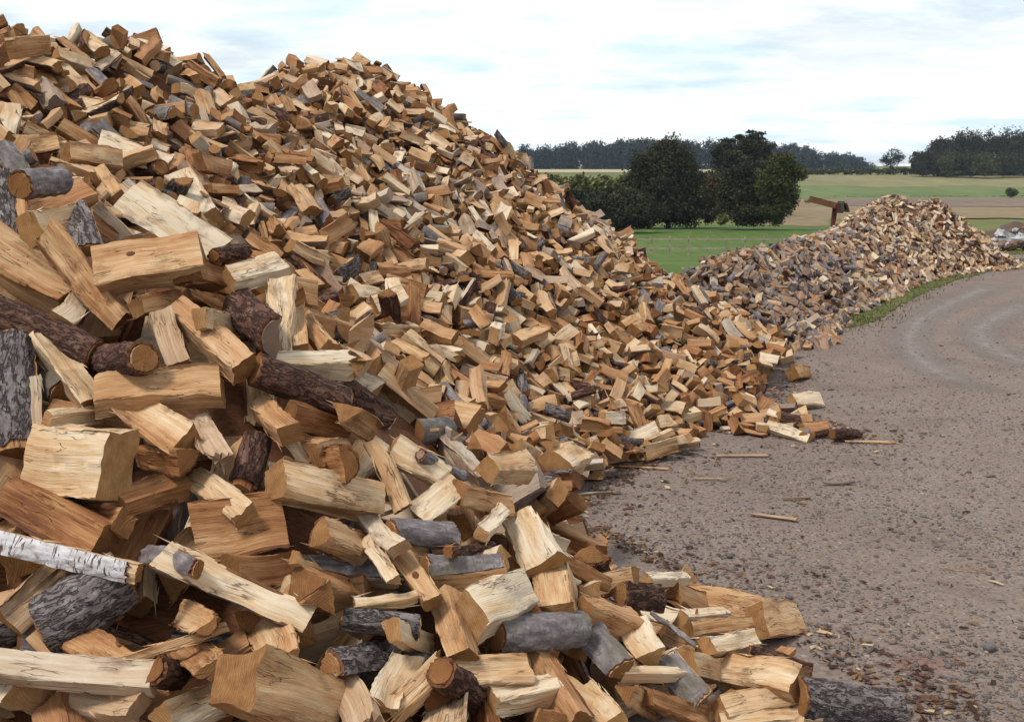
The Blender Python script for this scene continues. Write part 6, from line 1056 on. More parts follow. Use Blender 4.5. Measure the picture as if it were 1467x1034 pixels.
110,-150,652,141,18,-43,16,83,-86,273,17,13,13,-43,120,-148,510,104,-43,24,-6,68,-113,466,117,2,-17,-46,52,80,808,36,-40,7,28,71,-139,337,84,-31,-38,1,32,26,607,18,-36,29,-2,
25,11,535,17,37,-33,5,9,41,795,61,-47,13,0,96,-151,613,129,-5,18,-11,96,-131,793,176,-47,10,13,92,-294,555,203,26,11,-22,4,20,560,18,27,38,-19,83,-143,460,123,23,21,-6,
74,4,446,32,0,-2,39,100,-260,1035,186,-13,34,26,89,-281,530,179,-40,12,26,7,185,964,37,-1,-48,7,43,119,946,76,-6,5,28,69,-172,367,121,-2,50,0,53,106,1117,96,0,9,6,
1,-29,1055,198,-45,-13,9,110,-295,617,233,-46,-10,16,52,3,824,88,-34,-13,18,26,100,1038,99,-21,8,-44,105,-176,559,141,48,-3,-4,90,-351,778,194,-48,5,-11,6,-246,1065,181,-22,40,-6,
43,242,1157,14,3,3,36,117,-335,763,206,-21,0,-10,47,74,1097,125,5,46,-19,35,149,932,48,-2,27,34,57,160,1133,63,15,-28,38,115,-223,465,167,-30,3,-23,97,-246,549,175,40,20,-10,
99,-191,753,202,-39,-22,9,47,188,1014,39,-16,-7,47,2,-64,886,160,-7,-45,-10,110,-209,441,165,-17,33,-5,27,-206,988,231,9,40,-28,53,-28,514,27,49,2,-5,33,-221,1112,191,11,44,11,
14,-149,1135,239,8,22,43,18,-34,808,107,-4,-40,8,74,-78,505,81,-9,-36,-27,34,-172,681,159,16,-11,44,55,-44,598,59,26,19,36,38,-40,916,153,-5,20,-12,31,-180,1119,222,24,-30,-30,
97,-280,583,209,34,6,-21,26,-32,906,146,-35,23,-7,43,-31,799,106,-11,-48,1,58,88,1047,109,13,8,-24,81,-87,444,100,33,-30,-2,8,-111,583,102,6,7,-26,28,-44,494,53,-19,24,-36,
26,43,1231,86,-11,8,-47,40,251,1145,12,-40,-28,5,95,-63,492,75,16,20,35,116,-218,533,162,35,28,21,22,-5,1107,185,-4,-6,-30,48,-25,1184,152,10,9,41,51,-236,951,210,23,-28,-31,
24,16,1108,160,6,-10,-48,50,20,609,18,-22,-40,5,9,-1,807,101,49,-5,-4,33,107,842,47,0,-7,41,41,-147,994,251,1,21,-40,22,53,1120,136,-2,-26,40,106,-265,520,174,-1,-48,2,
23,-173,1130,223,23,43,8,23,248,1035,3,1,-3,-50,79,-76,312,61,29,38,12,90,-227,501,147,-18,5,-15,61,-95,493,104,-6,-28,-40,6,-263,569,191,-19,-39,-22,79,-186,418,144,9,-13,46,
29,-79,562,81,-9,13,6,27,-100,611,98,4,-24,39,21,-197,998,231,2,35,35,2,0,628,41,17,-22,-31,19,95,895,69,21,-38,23,14,28,695,36,8,10,-48,118,-198,962,237,4,45,21,
20,-7,578,30,29,28,29,88,-249,491,166,37,23,-2,33,-10,703,62,41,-19,-18,7,238,1129,10,37,-24,6,20,16,695,34,19,8,45,26,3,752,75,-41,26,11,5,21,796,63,-17,-15,-44,
13,-228,1105,190,45,10,18,45,-260,1209,144,20,-38,-25,8,-21,804,109,47,-7,5,65,-33,467,49,-30,-29,25,119,-186,751,199,-44,-5,17,104,-227,860,220,6,43,22,29,-148,773,179,-1,15,14,
109,-197,881,225,12,45,16,31,-237,879,210,-20,-18,30,57,-37,780,103,-1,-48,-9,98,-265,535,185,16,13,-22,52,146,953,51,22,28,30,13,121,767,9,16,2,46,46,-116,723,141,13,17,5,
44,-52,915,164,-11,-33,-34,59,-29,821,115,15,10,-42,2,-10,591,33,42,-22,5,55,158,766,3,5,-25,-43,85,-192,1010,236,20,-22,-40,74,-152,260,33,30,14,30,63,-90,468,85,5,-47,8,
76,-28,259,17,12,-33,27,38,-66,517,43,23,-12,-14,56,-79,1088,228,-4,0,-45,16,260,1133,5,-11,-28,38,43,-11,1157,158,-17,-47,1,30,103,1015,89,20,17,0,107,-51,578,56,15,10,-5,
39,-62,524,39,-14,18,16,11,-113,759,150,45,17,-6,105,-194,470,151,0,-2,-50,24,-47,686,80,22,7,42,112,-182,466,148,-13,-21,-40,22,27,586,9,-9,-9,30,43,-70,844,150,-39,14,1,
22,-20,502,38,27,32,-24,79,-182,405,135,21,-3,16,3,157,838,20,-14,-5,47,104,-279,896,189,-36,16,-6,5,-120,1150,233,44,8,-12,25,-155,902,225,22,-30,11,9,-14,923,138,7,17,-7,
4,-119,834,172,4,-41,26,6,-190,957,240,-16,47,-2,102,-128,815,179,-1,-34,30,36,-85,806,143,-16,4,-44,5,8,658,39,-12,6,-28,85,-88,576,90,-27,17,14,77,-165,350,93,-6,-44,-19,
12,-10,644,47,-21,-18,19,120,-314,623,242,8,-47,-5,35,34,640,16,22,19,40,52,105,1240,44,-42,9,-10,34,-182,784,208,6,-27,-32,123,-238,472,172,27,2,9,89,-166,582,144,37,-30,-13,
9,103,841,48,-18,44,6,102,-212,472,157,26,-14,-15,65,-184,357,101,-30,32,5,99,-335,678,230,14,45,-5,108,-181,625,154,-9,-28,30,38,-12,596,24,-7,-21,-29,111,-198,441,155,-32,-32,4,
3,168,763,3,-49,-7,-1,53,-45,516,34,47,-5,-12,16,-62,502,56,-12,3,-16,14,-107,571,100,25,-2,-10,42,24,842,88,25,-42,2,81,-163,316,66,35,9,29,86,-257,1045,187,-3,0,49,
20,47,659,12,-10,-35,-28,0,247,1175,9,-34,-4,-5,102,-272,553,195,-13,-34,7,30,-141,957,235,-34,35,9,2,75,1029,116,36,-25,-8,53,-9,988,175,-36,-28,-20,96,-150,746,173,-8,7,-42,
98,-175,522,138,-7,-43,-13,44,-271,897,182,35,-18,1,93,-286,984,172,8,13,-32,33,172,913,36,4,-47,-4,34,-33,779,111,32,-36,-2,41,117,1008,81,-28,11,14,58,-21,634,54,34,-21,-30,
115,-350,828,184,24,41,-2,97,-244,506,152,-39,-17,16,0,-24,1131,175,36,23,21,80,-132,255,38,-43,18,17,68,21,413,19,41,-22,-17,88,-279,826,227,27,14,19,114,-50,525,67,3,-32,-32,
13,11,573,9,-12,6,41,15,162,848,21,18,-23,-37,93,-328,632,248,-2,-14,-30,4,199,1147,39,-18,12,-38,35,-26,991,181,-17,-44,3,41,-40,647,77,-10,20,-44,58,-54,652,86,38,17,-24,
14,-12,565,35,-16,16,35,7,10,526,23,-10,1,-7,60,-6,498,36,42,3,-24,22,-80,765,126,40,-28,-1,40,-206,1011,223,47,6,13,34,-38,969,180,-45,9,18,84,-297,596,233,-3,-14,-46,
60,-91,241,30,-13,-18,13,85,-287,868,200,-41,-3,-17,15,178,1016,41,-7,-17,-37,32,44,1003,134,-25,-40,-16,45,136,1040,69,-3,-30,-35,94,-291,896,187,-24,-32,-30,
31,70,750,33,-23,-44,2,9,49,1214,86,15,14,46,88,-256,478,168,-14,-15,-35,111,-270,600,208,-36,-33,1,17,11,501,8,-11,11,1,105,-213,868,226,3,48,9,61,-45,495,67,-17,7,-47,
120,-410,1103,53,-1,32,26,29,-111,859,173,-3,48,7,23,52,772,35,19,37,-23,49,-14,579,38,44,-23,2,95,-137,547,114,8,17,-17,101,-320,708,234,42,19,14,49,-51,529,47,-1,12,7,
18,-84,964,205,20,-6,40,52,-157,588,128,-28,41,-4,39,19,1049,161,-24,-8,-41,27,40,866,85,-30,-15,13,108,-154,529,107,-6,-24,31,92,-189,578,154,-4,49,7,69,-51,481,72,11,11,5,
72,-173,365,115,-6,6,-27,14,105,763,13,-6,1,-21,52,144,1091,69,16,27,34,106,-292,570,211,-8,12,-48,68,-64,284,35,17,40,13,118,-47,591,66,20,-43,-7,10,-103,723,132,-14,26,-27,
87,-255,500,161,-17,-2,10,46,-12,1040,188,20,0,41,25,95,754,12,41,-16,-2,18,-310,605,233,-37,23,11,10,-14,493,27,9,-47,2,119,-61,519,38,-18,-44,16,24,-54,671,92,-34,1,10,
114,-140,571,123,10,-5,-31,95,-81,497,67,-1,-10,-42,80,-213,419,152,-19,-42,0,68,-153,360,101,10,15,-47,39,34,663,17,14,7,46,10,84,798,33,-34,-35,11,41,-69,511,55,12,25,-14,
10,-133,740,164,-31,17,-28,47,-68,1046,224,-35,-26,9,109,-201,849,214,9,5,49,98,-80,552,85,-22,15,13,9,-136,794,166,11,17,11,62,-25,525,49,34,-6,2,97,-222,629,187,36,-17,-20,
95,-83,852,159,16,0,-8,73,-186,384,125,7,7,-3,46,-199,972,232,19,42,-4,29,177,860,16,6,46,3,102,-333,981,134,-3,27,-37,19,-246,919,199,42,0,25,33,-81,677,108,12,25,-30,
10,-39,513,37,-40,-28,2,41,143,1156,65,-10,13,45,103,-177,590,146,12,-7,46,88,-137,590,116,-16,14,16,78,-99,286,32,-14,35,-25,36,23,774,66,10,46,-12,9,-2,532,12,2,-45,-19,
34,28,808,68,-33,34,15,7,-267,997,183,38,-26,-15,62,-199,348,90,-44,-18,-12,105,-137,596,119,-42,3,2,11,-141,817,185,-28,-36,18,72,-178,333,83,30,1,34,107,-252,454,181,48,13,-8,
4,4,1070,177,36,18,-29,114,-284,557,203,-27,-22,-36,115,-220,1131,187,-10,-8,-14,0,3,478,16,-16,9,-46,0,142,1010,67,-15,-8,47,26,97,748,10,-15,8,31,86,-113,594,103,7,-46,17,
122,-282,593,215,-16,-43,-19,112,-143,1219,217,-5,-7,-48,56,-157,725,171,-40,17,17,36,72,672,3,0,-1,22,44,-177,1106,225,12,-26,-29,119,-331,813,196,4,-5,-45,
13,-182,1052,238,16,-13,4,36,-85,480,68,-4,22,44,97,-296,645,240,-29,25,-25,38,256,1052,3,-42,-26,3,38,-158,1060,248,-6,-19,44,29,84,890,76,-40,16,14,36,6,575,21,48,1,1,
91,-193,484,142,-44,-17,16,62,-35,479,53,-21,42,-15,122,-224,445,172,-20,44,-11,57,-285,901,174,-26,-4,38,105,-253,1000,190,-43,22,-12,89,-179,559,149,-49,-11,1,
54,14,686,35,12,-44,4,32,56,668,17,14,-13,-34,90,-92,529,89,2,14,48,54,269,1188,3,-48,14,1,53,3,714,48,41,-24,-16,92,-283,651,231,47,14,-4,41,148,1121,65,29,5,39,
107,-132,574,108,-16,8,-46,10,-53,935,182,-17,-44,5,62,-234,416,148,-7,38,-25,36,-162,880,209,-4,-44,11,49,84,745,25,7,-8,48,78,-17,549,41,25,35,17,6,3,850,103,15,45,-6,
13,-8,555,32,12,-39,25,18,-2,579,27,-9,-24,40,47,-19,566,38,17,-13,36,2,-36,842,123,-45,14,-18,29,89,752,17,43,22,-7,30,-8,596,32,1,-37,26,39,151,1035,60,8,35,-26,
101,-234,521,172,-14,-40,16,49,-14,893,128,24,-35,-24,77,-158,333,85,-19,44,-7,79,52,431,7,-9,3,49,119,-315,603,237,30,3,-20,120,-100,621,91,7,-27,-32,108,-120,565,113,14,12,45,
109,-350,753,192,-14,44,-8,15,-24,1245,134,12,29,22,118,-223,863,212,45,-19,9,10,158,923,44,-15,4,-44,27,232,1146,19,29,33,24,17,35,908,103,-21,19,-4,74,-189,274,26,-35,29,19,
1,1,585,19,-34,2,-1,85,-219,498,161,-3,24,-43,51,44,684,33,-18,6,-8,19,247,1129,9,-43,-18,-11,10,-57,566,59,18,-27,-21,73,-194,299,46,-14,33,-13,22,128,986,73,-34,35,12,
87,-122,561,104,1,-31,34,65,17,300,4,21,14,24,47,-92,724,124,43,23,-3,86,-293,539,195,0,2,-47,6,45,1237,81,-18,13,-42,97,-286,689,239,-21,33,-23,111,-253,1014,190,39,-23,13,
27,-137,583,112,10,19,6,27,-244,1081,179,17,-15,-43,36,-196,891,230,46,20,-4,107,-300,901,171,20,43,-14,19,-42,508,42,10,-19,-44,61,-154,316,72,24,-25,-32,120,-174,538,153,47,-16,0,
113,-311,711,229,32,-29,-2,10,-89,682,106,-8,27,-37,49,-192,1032,236,-1,-16,-7,97,-159,557,139,11,4,21,89,-228,841,226,14,47,1,37,-273,840,222,-24,-33,-8,16,206,1075,36,-10,-2,33,
44,40,1035,145,-2,4,49,5,224,1060,24,45,-16,12,35,-38,589,51,-29,-28,-9,86,-195,492,157,-34,31,18,58,-188,870,217,-36,-20,-26,82,-184,300,48,-35,-27,-22,27,228,1110,18,13,-6,-41,
120,-272,573,204,-35,-12,-33,35,134,1087,71,-24,-6,2,2,161,997,54,20,-6,44,49,-143,768,181,-26,42,-4,103,-266,494,167,15,-10,-15,6,17,690,39,-7,18,-18,9,-45,511,42,10,-21,-44,
0,-335,715,219,4,-15,3,15,-8,723,65,-28,4,-38,25,127,758,3,9,-19,-41,95,-222,869,217,48,12,7,30,-120,606,107,11,-36,22,49,-99,901,186,-5,17,-36,28,-99,524,66,35,6,-8,
70,-12,291,14,2,-2,-24,117,-262,481,175,-6,18,44,5,-60,613,82,47,-17,1,117,-309,613,242,-48,5,-1,0,5,554,25,-7,20,41,17,205,751,2,-50,-3,1,68,-157,281,48,20,-46,-1,
3,160,1269,14,-10,-10,46,44,-30,772,101,0,-47,13,88,-85,504,64,-40,-6,20,49,-63,875,156,3,-44,15,105,-263,858,208,40,-26,8,77,-232,406,148,-34,-12,7,59,28,761,52,13,-13,-2,
33,-49,1194,169,31,34,-9,41,-53,479,50,11,-42,23,86,-283,921,179,-20,41,11,92,-348,738,199,34,-35,8,41,179,952,36,44,-5,-24,17,83,1030,111,-5,13,26,39,-181,1082,224,8,47,-2,
7,-5,480,34,16,-5,46,123,-61,530,68,34,4,21,42,71,1062,122,14,5,-14,50,-205,445,162,-14,-35,11,107,-354,761,196,29,-40,-7,49,-9,909,135,9,8,46,32,-20,762,84,-1,24,18,
1,66,737,26,47,-11,-3,40,6,871,114,-8,-48,2,90,-38,625,65,-3,6,-26,95,-133,784,171,-42,16,7,53,198,928,11,16,25,37,33,-108,647,112,-34,34,2,25,-37,505,38,-36,4,18,
8,84,1056,113,15,27,-39,122,-275,542,181,28,14,4,107,-105,534,101,4,-43,18,41,-31,1198,153,16,-41,-14,86,-204,493,158,17,13,-1,117,-312,630,245,14,-47,3,101,-317,676,250,30,-38,12,
91,-184,836,221,12,-46,8,97,-275,535,184,25,-13,38,3,-168,1149,225,-6,47,13,4,48,1271,73,-20,-20,33,102,-292,606,236,-5,15,-47,7,-68,562,65,-1,-32,39,85,-223,913,219,-47,6,-15,
24,-274,876,196,-3,-3,-44,72,-199,402,137,-37,-25,0,38,255,1168,7,-13,-14,41,45,224,1052,20,-2,-35,36,15,43,642,8,16,-12,41,39,-123,877,193,-37,23,-3,34,61,1110,131,9,-43,-15,
25,-1,531,16,-45,1,12,57,256,1115,5,-1,22,-45,65,-20,480,41,26,-31,-17,57,27,598,7,-8,0,-9,24,145,1005,63,3,-27,-42,43,-4,1245,121,-41,25,-11,110,-231,482,160,-40,14,-21,
47,51,857,80,35,-2,-20,4,-122,1095,250,20,-9,17,100,-160,563,132,-32,-34,7,4,190,1003,35,-1,-26,35,28,-5,729,66,-14,18,5,6,23,572,20,23,-35,-24,85,-197,515,155,24,-24,36,
55,-104,575,97,1,-31,-39,63,-222,394,136,19,8,-25,14,212,937,19,5,2,44,36,46,652,23,50,-2,-3,28,-8,704,66,12,3,44,32,6,507,13,-13,16,32,30,180,804,4,-5,-2,14,
29,147,901,40,-3,18,-36,71,-134,502,124,-9,32,3,32,254,1120,9,49,2,0,54,-24,869,128,16,-14,-37,86,-278,852,213,-21,4,28,81,-10,357,39,5,-47,-5,53,2,813,92,15,21,41,
32,65,1028,123,-22,29,-29,73,-173,290,52,-12,31,-27,68,-211,433,166,-26,-35,-22,26,-245,1030,187,8,2,-45,48,-204,891,229,14,-46,-9,0,156,1048,62,-50,-2,3,106,-10,540,36,34,37,-3,
27,-16,530,21,48,6,-4,37,49,1031,133,-5,-8,-49,4,-149,1148,234,4,-13,2,7,193,1192,41,-36,35,0,11,-61,1001,209,13,14,-11,77,-165,355,104,15,41,22,24,135,1116,72,-12,33,-35,
103,-150,568,120,-14,-41,9,57,-55,836,133,-17,-44,14,114,-296,589,227,45,-18,8,24,250,1048,7,-35,35,-2,44,72,909,92,29,-37,-3,52,88,894,68,19,6,46,70,-124,457,132,-18,3,25,
54,49,791,51,-8,-22,-10,115,-288,533,185,-27,-39,6,46,-79,585,84,-9,-47,12,56,197,781,3,-36,-35,3,30,105,1050,97,-18,-17,-39,77,-85,266,27,-14,18,-26,84,-261,554,191,-40,25,5,
51,-73,975,206,33,21,23,18,68,783,33,-18,-14,40,56,46,801,63,13,-7,44,50,90,1038,104,7,-19,-35,121,-120,615,106,26,-29,30,0,4,561,8,-12,-4,31,23,10,815,83,21,-37,-18,
83,-12,520,39,6,-43,-18,80,-164,273,25,-12,48,-3,42,-89,1083,238,11,45,-4,52,-166,581,135,-1,-9,-46,81,-180,265,33,-30,-20,29,104,-154,531,132,7,-10,48,27,-70,520,51,9,-15,40,
9,-171,1113,228,9,-16,-30,71,-168,275,39,19,12,34,110,-163,625,141,-14,-44,-16,11,-170,818,198,-11,-20,44,11,-115,610,97,46,-7,-15,107,-257,769,252,39,-20,-17,
16,-166,587,130,24,-36,-22,29,-108,1104,233,-2,20,13,27,244,1208,8,-27,23,27,49,-219,1098,194,43,19,15,112,-341,781,195,-12,12,47,104,-152,544,130,32,29,-17,
123,-246,510,174,-32,0,5,56,120,778,13,37,-26,-5,13,-101,490,85,26,19,-5,84,-259,897,195,34,-19,-30,11,-297,1018,151,13,-14,-45,67,9,319,13,-8,-39,-28,34,224,1155,23,-18,-7,39,
25,-39,672,75,9,-23,43,4,22,729,53,19,-12,-20,25,18,510,4,26,-42,-6,37,201,935,3,-8,6,-25,104,-238,480,169,-40,-13,1,15,-83,528,67,13,-45,14,41,103,819,39,42,-24,-11,
45,-243,1095,179,-5,44,-17,24,-8,922,140,32,5,-21,54,-60,649,85,16,14,-15,20,4,559,3,-44,-23,2,64,-164,302,52,7,13,-47,45,-67,512,66,50,-4,-1,18,-71,824,140,24,35,25,
7,-289,1156,129,-25,-16,11,11,125,976,71,-11,-49,2,30,-309,591,225,4,-17,40,36,47,1036,138,-3,-4,-49,25,-97,1059,243,-11,-47,12,5,-249,1019,197,-37,4,8,57,156,859,25,-10,-36,-33,
48,-2,867,110,42,-6,-14,36,-84,1008,225,33,-26,-24,1,0,675,41,-20,-17,-42,45,-84,1159,203,-2,-28,-35,37,-180,1039,239,3,-14,-11,54,-179,651,160,-3,12,23,86,-77,535,68,5,-48,14,
53,-3,573,23,30,35,-11,32,-97,779,144,-11,-45,-3,24,-355,718,202,16,42,-5,31,160,1114,59,14,-8,-35,49,204,1148,35,-15,0,31,31,-30,635,55,-14,21,-42,88,-34,649,67,14,-8,46,
115,-33,575,50,-22,9,-20,16,-12,816,101,15,-1,47,73,-195,370,113,9,20,-37,13,50,1099,140,42,20,-6,13,1,729,68,-47,4,17,54,-132,1137,238,14,46,-12,71,-184,377,131,-14,24,-24,
1,-174,860,213,1,27,42,38,-266,828,230,10,32,-37,122,-266,728,241,14,6,45,49,231,1169,21,-20,44,10,103,-76,535,85,14,-27,34,32,-100,511,74,43,-13,-3,66,-115,473,116,-41,2,12,
8,-101,629,97,-14,6,-47,110,-290,585,222,7,18,-46,41,-250,1123,166,-20,-1,40,18,168,937,38,-29,-19,-13,83,-77,495,88,1,7,10,72,-130,264,28,-11,-45,-18,59,-31,797,110,-9,-1,-49,
76,-166,334,77,-30,33,23,44,-33,782,98,20,-21,-37,30,38,683,26,-40,-30,3,63,-60,263,14,-9,38,-19,116,-251,473,173,-21,-17,33,114,-235,509,164,-28,-6,-4,37,-230,927,211,24,28,-33,
84,-47,537,55,-34,12,25,43,-15,578,35,-38,-32,7,70,-66,488,68,10,-27,-35,55,-17,866,124,6,35,1,110,-260,569,200,6,-46,2,101,-287,987,165,0,15,-41,18,-263,555,183,-33,33,16,
97,-281,577,216,-15,-1,2,8,5,526,4,-43,21,-7,5,-138,876,194,-46,9,13,]
# ------------------------------------------------------------------ the heaps
CAMZ = 1.7; FPX = 1647.0; PITCH = math.radians(9.45)
def px_ray(px, py):
    x = (px-733.5)/FPX; z = -(py-517)/FPX; c, s = math.cos(PITCH), math.sin(PITCH)
    return np.array([x, c+z*s, -s+z*c])
def on_plane(px, py, z=0.):
    d = px_ray(px, py); t = (z-CAMZ)/d[2]; return d[0]*t, d[1]*t
def tag(o, label, cat, group=None, kind=None):
    o['label'] = label; o['category'] = cat
    if group: o['group'] = group
    if kind: o['kind'] = kind
    return o
LOGS = 'split firewood logs of the big heap'
def one_log(parts, lk, mt, lab, knot=None):
    o = link('firewood_log', None); o.empty_display_size = .05; o.matrix_world = mt; tag(o, lab, 'log', LOGS)
    for key, nm in (('body', 'split_wood'), ('bark', 'bark'), ('end_a', 'sawn_end'), ('end_b', 'sawn_end')):
        if key in parts: link(nm, log_mesh(nm, [parts[key]], look=lk), o)
    if knot:
        V = parts['body'][0]; c = V[np.argmin(np.linalg.norm(V-np.array(knot), axis=1))]; n = 14; r = [(1, 0), (.85, .0035), (.55, .0028), (.3, .0045), (0.02, .004)]
        KV = np.array([(c[0]+.015*a*math.cos(6.283*i/n), c[1]+.010*a*math.sin(6.283*i/n), c[2]-.001+h) for a, h in r for i in range(n)])
        KF = [(j*n+i, j*n+(i+1) % n, (j+1)*n+(i+1) % n, (j+1)*n+i) for j in range(4) for i in range(n)]
        link('knot', log_mesh('knot', [(KV, KF, [3]*len(KF), KV*np.array([.2, 1, 1]))], look=(.1, .2, .33, 0)), o)
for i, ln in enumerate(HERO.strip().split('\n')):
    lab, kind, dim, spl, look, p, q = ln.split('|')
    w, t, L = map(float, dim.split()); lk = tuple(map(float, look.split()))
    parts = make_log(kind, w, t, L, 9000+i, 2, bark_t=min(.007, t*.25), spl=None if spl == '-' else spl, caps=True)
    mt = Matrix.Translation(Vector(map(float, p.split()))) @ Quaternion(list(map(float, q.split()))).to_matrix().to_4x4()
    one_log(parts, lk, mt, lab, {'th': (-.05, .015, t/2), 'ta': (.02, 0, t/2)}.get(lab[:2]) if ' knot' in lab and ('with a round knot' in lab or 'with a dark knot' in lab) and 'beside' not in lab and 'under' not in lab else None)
def dec(rows):
    A = np.array(rows).reshape(-1, 7); return A[:, 0], A[:, 1:4]/100., A[:, 4:7]/50.
def mat4(p, q):
    w = math.sqrt(max(0, 1-float(q @ q))); return Matrix.Translation(Vector(p)) @ Quaternion((w, *q)).to_matrix().to_4x4()
vi, P, Q = dec(IND); kk = range(len(vi)); labs = IND_LABEL.strip().split('\n')
for v, k, p, q, lab in zip(vi, kk, P, Q, labs):
    one_log(make_log(lod=2, caps=True, **variant(int(v))), log_look(int(k)+100), mat4(p, q), lab)
# every other log of the big heap, too many to be things of their own
L1 = [make_log(lod=1, **variant(i))['body'] for i in range(NVAR)]; L0 = [make_log(lod=0, **variant(i))['body'] for i in range(NVAR)]
vi, P, Q = dec(REST); kk = range(len(labs), len(labs)+len(vi)); parts = []
def off_lc(b, k): return (b[0], b[1], b[2], b[3]+np.array([(k*7.31) % 90, 0, 0]))
for v, k, p, q in zip(vi, kk, P, Q):
    parts.append(off_lc(L1[v], int(k))+(log_look(int(k)+100), np.array(mat4(p, q))))
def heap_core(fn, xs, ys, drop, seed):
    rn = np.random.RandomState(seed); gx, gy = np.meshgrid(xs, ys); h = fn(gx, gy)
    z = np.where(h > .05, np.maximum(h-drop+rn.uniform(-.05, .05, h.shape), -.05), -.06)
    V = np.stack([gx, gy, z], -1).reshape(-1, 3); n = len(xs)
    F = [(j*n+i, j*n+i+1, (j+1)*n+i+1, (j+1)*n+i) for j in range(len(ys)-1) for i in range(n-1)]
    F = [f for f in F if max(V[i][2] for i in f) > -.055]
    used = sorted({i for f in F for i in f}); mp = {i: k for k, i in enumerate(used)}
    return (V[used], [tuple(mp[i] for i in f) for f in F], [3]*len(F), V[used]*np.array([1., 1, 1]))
rs = random.Random(31)                                      # slivers and shreds of wood caught between the logs
for p in list(P[::3]):
    l = rs.uniform(.04, .12); b = make_log('slat', rs.uniform(.006, .022), rs.uniform(.003, .009), l, rs.randrange(10**6), 0)['body']
    q = Quaternion((0, 0, 1), rs.uniform(0, 6.28)) @ Quaternion((0, 1, 0), rs.gauss(0, .22)) @ Quaternion((1, 0, 0), rs.uniform(0, 6.28))
    d = np.array([rs.gauss(0, .10), rs.gauss(0, .10), 0]); x, y = p[:2]+d[:2]; z = max(float(heap_h(x, y))-rs.uniform(.02, .11), .012)
    if .02 < float(heap_h(x, y)) < 2.1: parts.append(off_lc(b, rs.randrange(5000))+((rs.uniform(.2, 1), rs.random()*.7, 0, rs.choice([0, 0, .5])), np.array(Matrix.Translation((x, y, z)) @ q.to_matrix().to_4x4())))
for _ in range(420):                                        # the back of the near mound
    x, y = rs.uniform(-1.3, .25), rs.uniform(4.15, 6.2); h = float(heap_h(x, y)); v = rs.randrange(NBIG, NVAR)
    if h < .06 or rs.random() > min(1, (y-4.1)*4): continue
    q = Quaternion((0, 0, 1), rs.uniform(0, 6.28)) @ Quaternion((0, 1, 0), rs.gauss(0, .45)) @ Quaternion((1, 0, 0), rs.uniform(0, 6.28))
    parts.append(off_lc(L1[v], rs.randrange(5000))+(log_look(rs.randrange(9000)), np.array(Matrix.Translation((x, y, max(.05, h-rs.uniform(.10, .24)))) @ q.to_matrix().to_4x4())))
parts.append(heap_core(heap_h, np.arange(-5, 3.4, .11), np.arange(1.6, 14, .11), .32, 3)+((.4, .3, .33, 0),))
o = link('firewood_heap', log_mesh('firewood_heap', parts)); tag(o, 'big heap of countless split logs filling the scene up to the skyline', 'log heap', kind='stuff')
# the low grey bank and the tall cream pile behind it
def far_pile(name, label, x0, x1, y0, y1, n, seed, grey, sc, sel):
    rng = random.Random(seed); parts = []; tries = 0
    while len(parts) < n and tries < n*40:
        tries += 1
        x = rng.uniform(x0, x1); y = rng.uniform(y0, y1)
        if not sel(x, y): continue
        h = float(far_h(x, y))
        if h < -.03: continue
        if heap_h(x, y) > h+.1: continue
        e = .1; gx = (float(far_h(x+e, y))-float(far_h(x-e, y)))/(2*e); gy = (float(far_h(x, y+e))-float(far_h(x, y-e)))/(2*e)
        nrm = Vector((-gx, -gy, 1)).normalized()
        q = Vector((0, 0, 1)).rotation_difference(nrm) @ Quaternion((0, 0, 1), rng.uniform(0, 6.28)) @ Quaternion((0, 1, 0), rng.gauss(0, .38)) @ Quaternion((1, 0, 0), rng.uniform(0, 6.28))
        s = sc*rng.uniform(.75, 1.15)
        z = max(h+rng.uniform(-.12, .02), .03)
        g = grey(x, y, rng); v = rng.randrange(NBIG)
        if g > .55 and rng.random() < .5: v = rng.choice([8, 18, 28, 38, 48, 58])
        t, va, bk, we = log_look(rng.randrange(10**6)); bk = rng.choice([0, 0, .66])
        if y < 17.5: t = max(0, t-.16)
        if g < .15: t = min(1, t+.22); va *= .7
        mt = np.array(Matrix.Translation((x, y, z)) @ q.to_matrix().to_4x4()); mt[:3, :3] *= s
        parts.append(off_lc((L1 if y < 16 else L0)[v], rng.randrange(5000))+((t, va, bk, g if rng.random() < g+.15 else rng.uniform(.1, .42)), mt))
    parts.append(heap_core(lambda a, b: np.where(sel(a, b), far_h(a, b), -1), np.arange(x0, x1, .12), np.arange(y0, y1, .12), .16, seed)+((.4, .3, .33, .5),))
    o = link(name, log_mesh(name, parts)); tag(o, label, 'log heap', kind='stuff')
far_pile('grey_log_bank', 'long low bank of weathered grey logs joining the big heap to the far pile', .8, 7.0, 9.5, 19.0, 3400, 11,
         lambda x, y, r: min(1, max(0, r.gauss(.52 if y < 15.5 else .36, .27))), 1., lambda x, y: (y < 18.1+0*x) & (y > 9+0*x))
far_pile('pale_log_pile', 'far pile of small cream and brown split logs with two humps', 3.5, 10.0, 17.9, 24.0, 3600, 12,
         lambda x, y, r: min(1, max(0, r.gauss(.12, .16))), .78, lambda x, y: y >= 18.05+0*x)
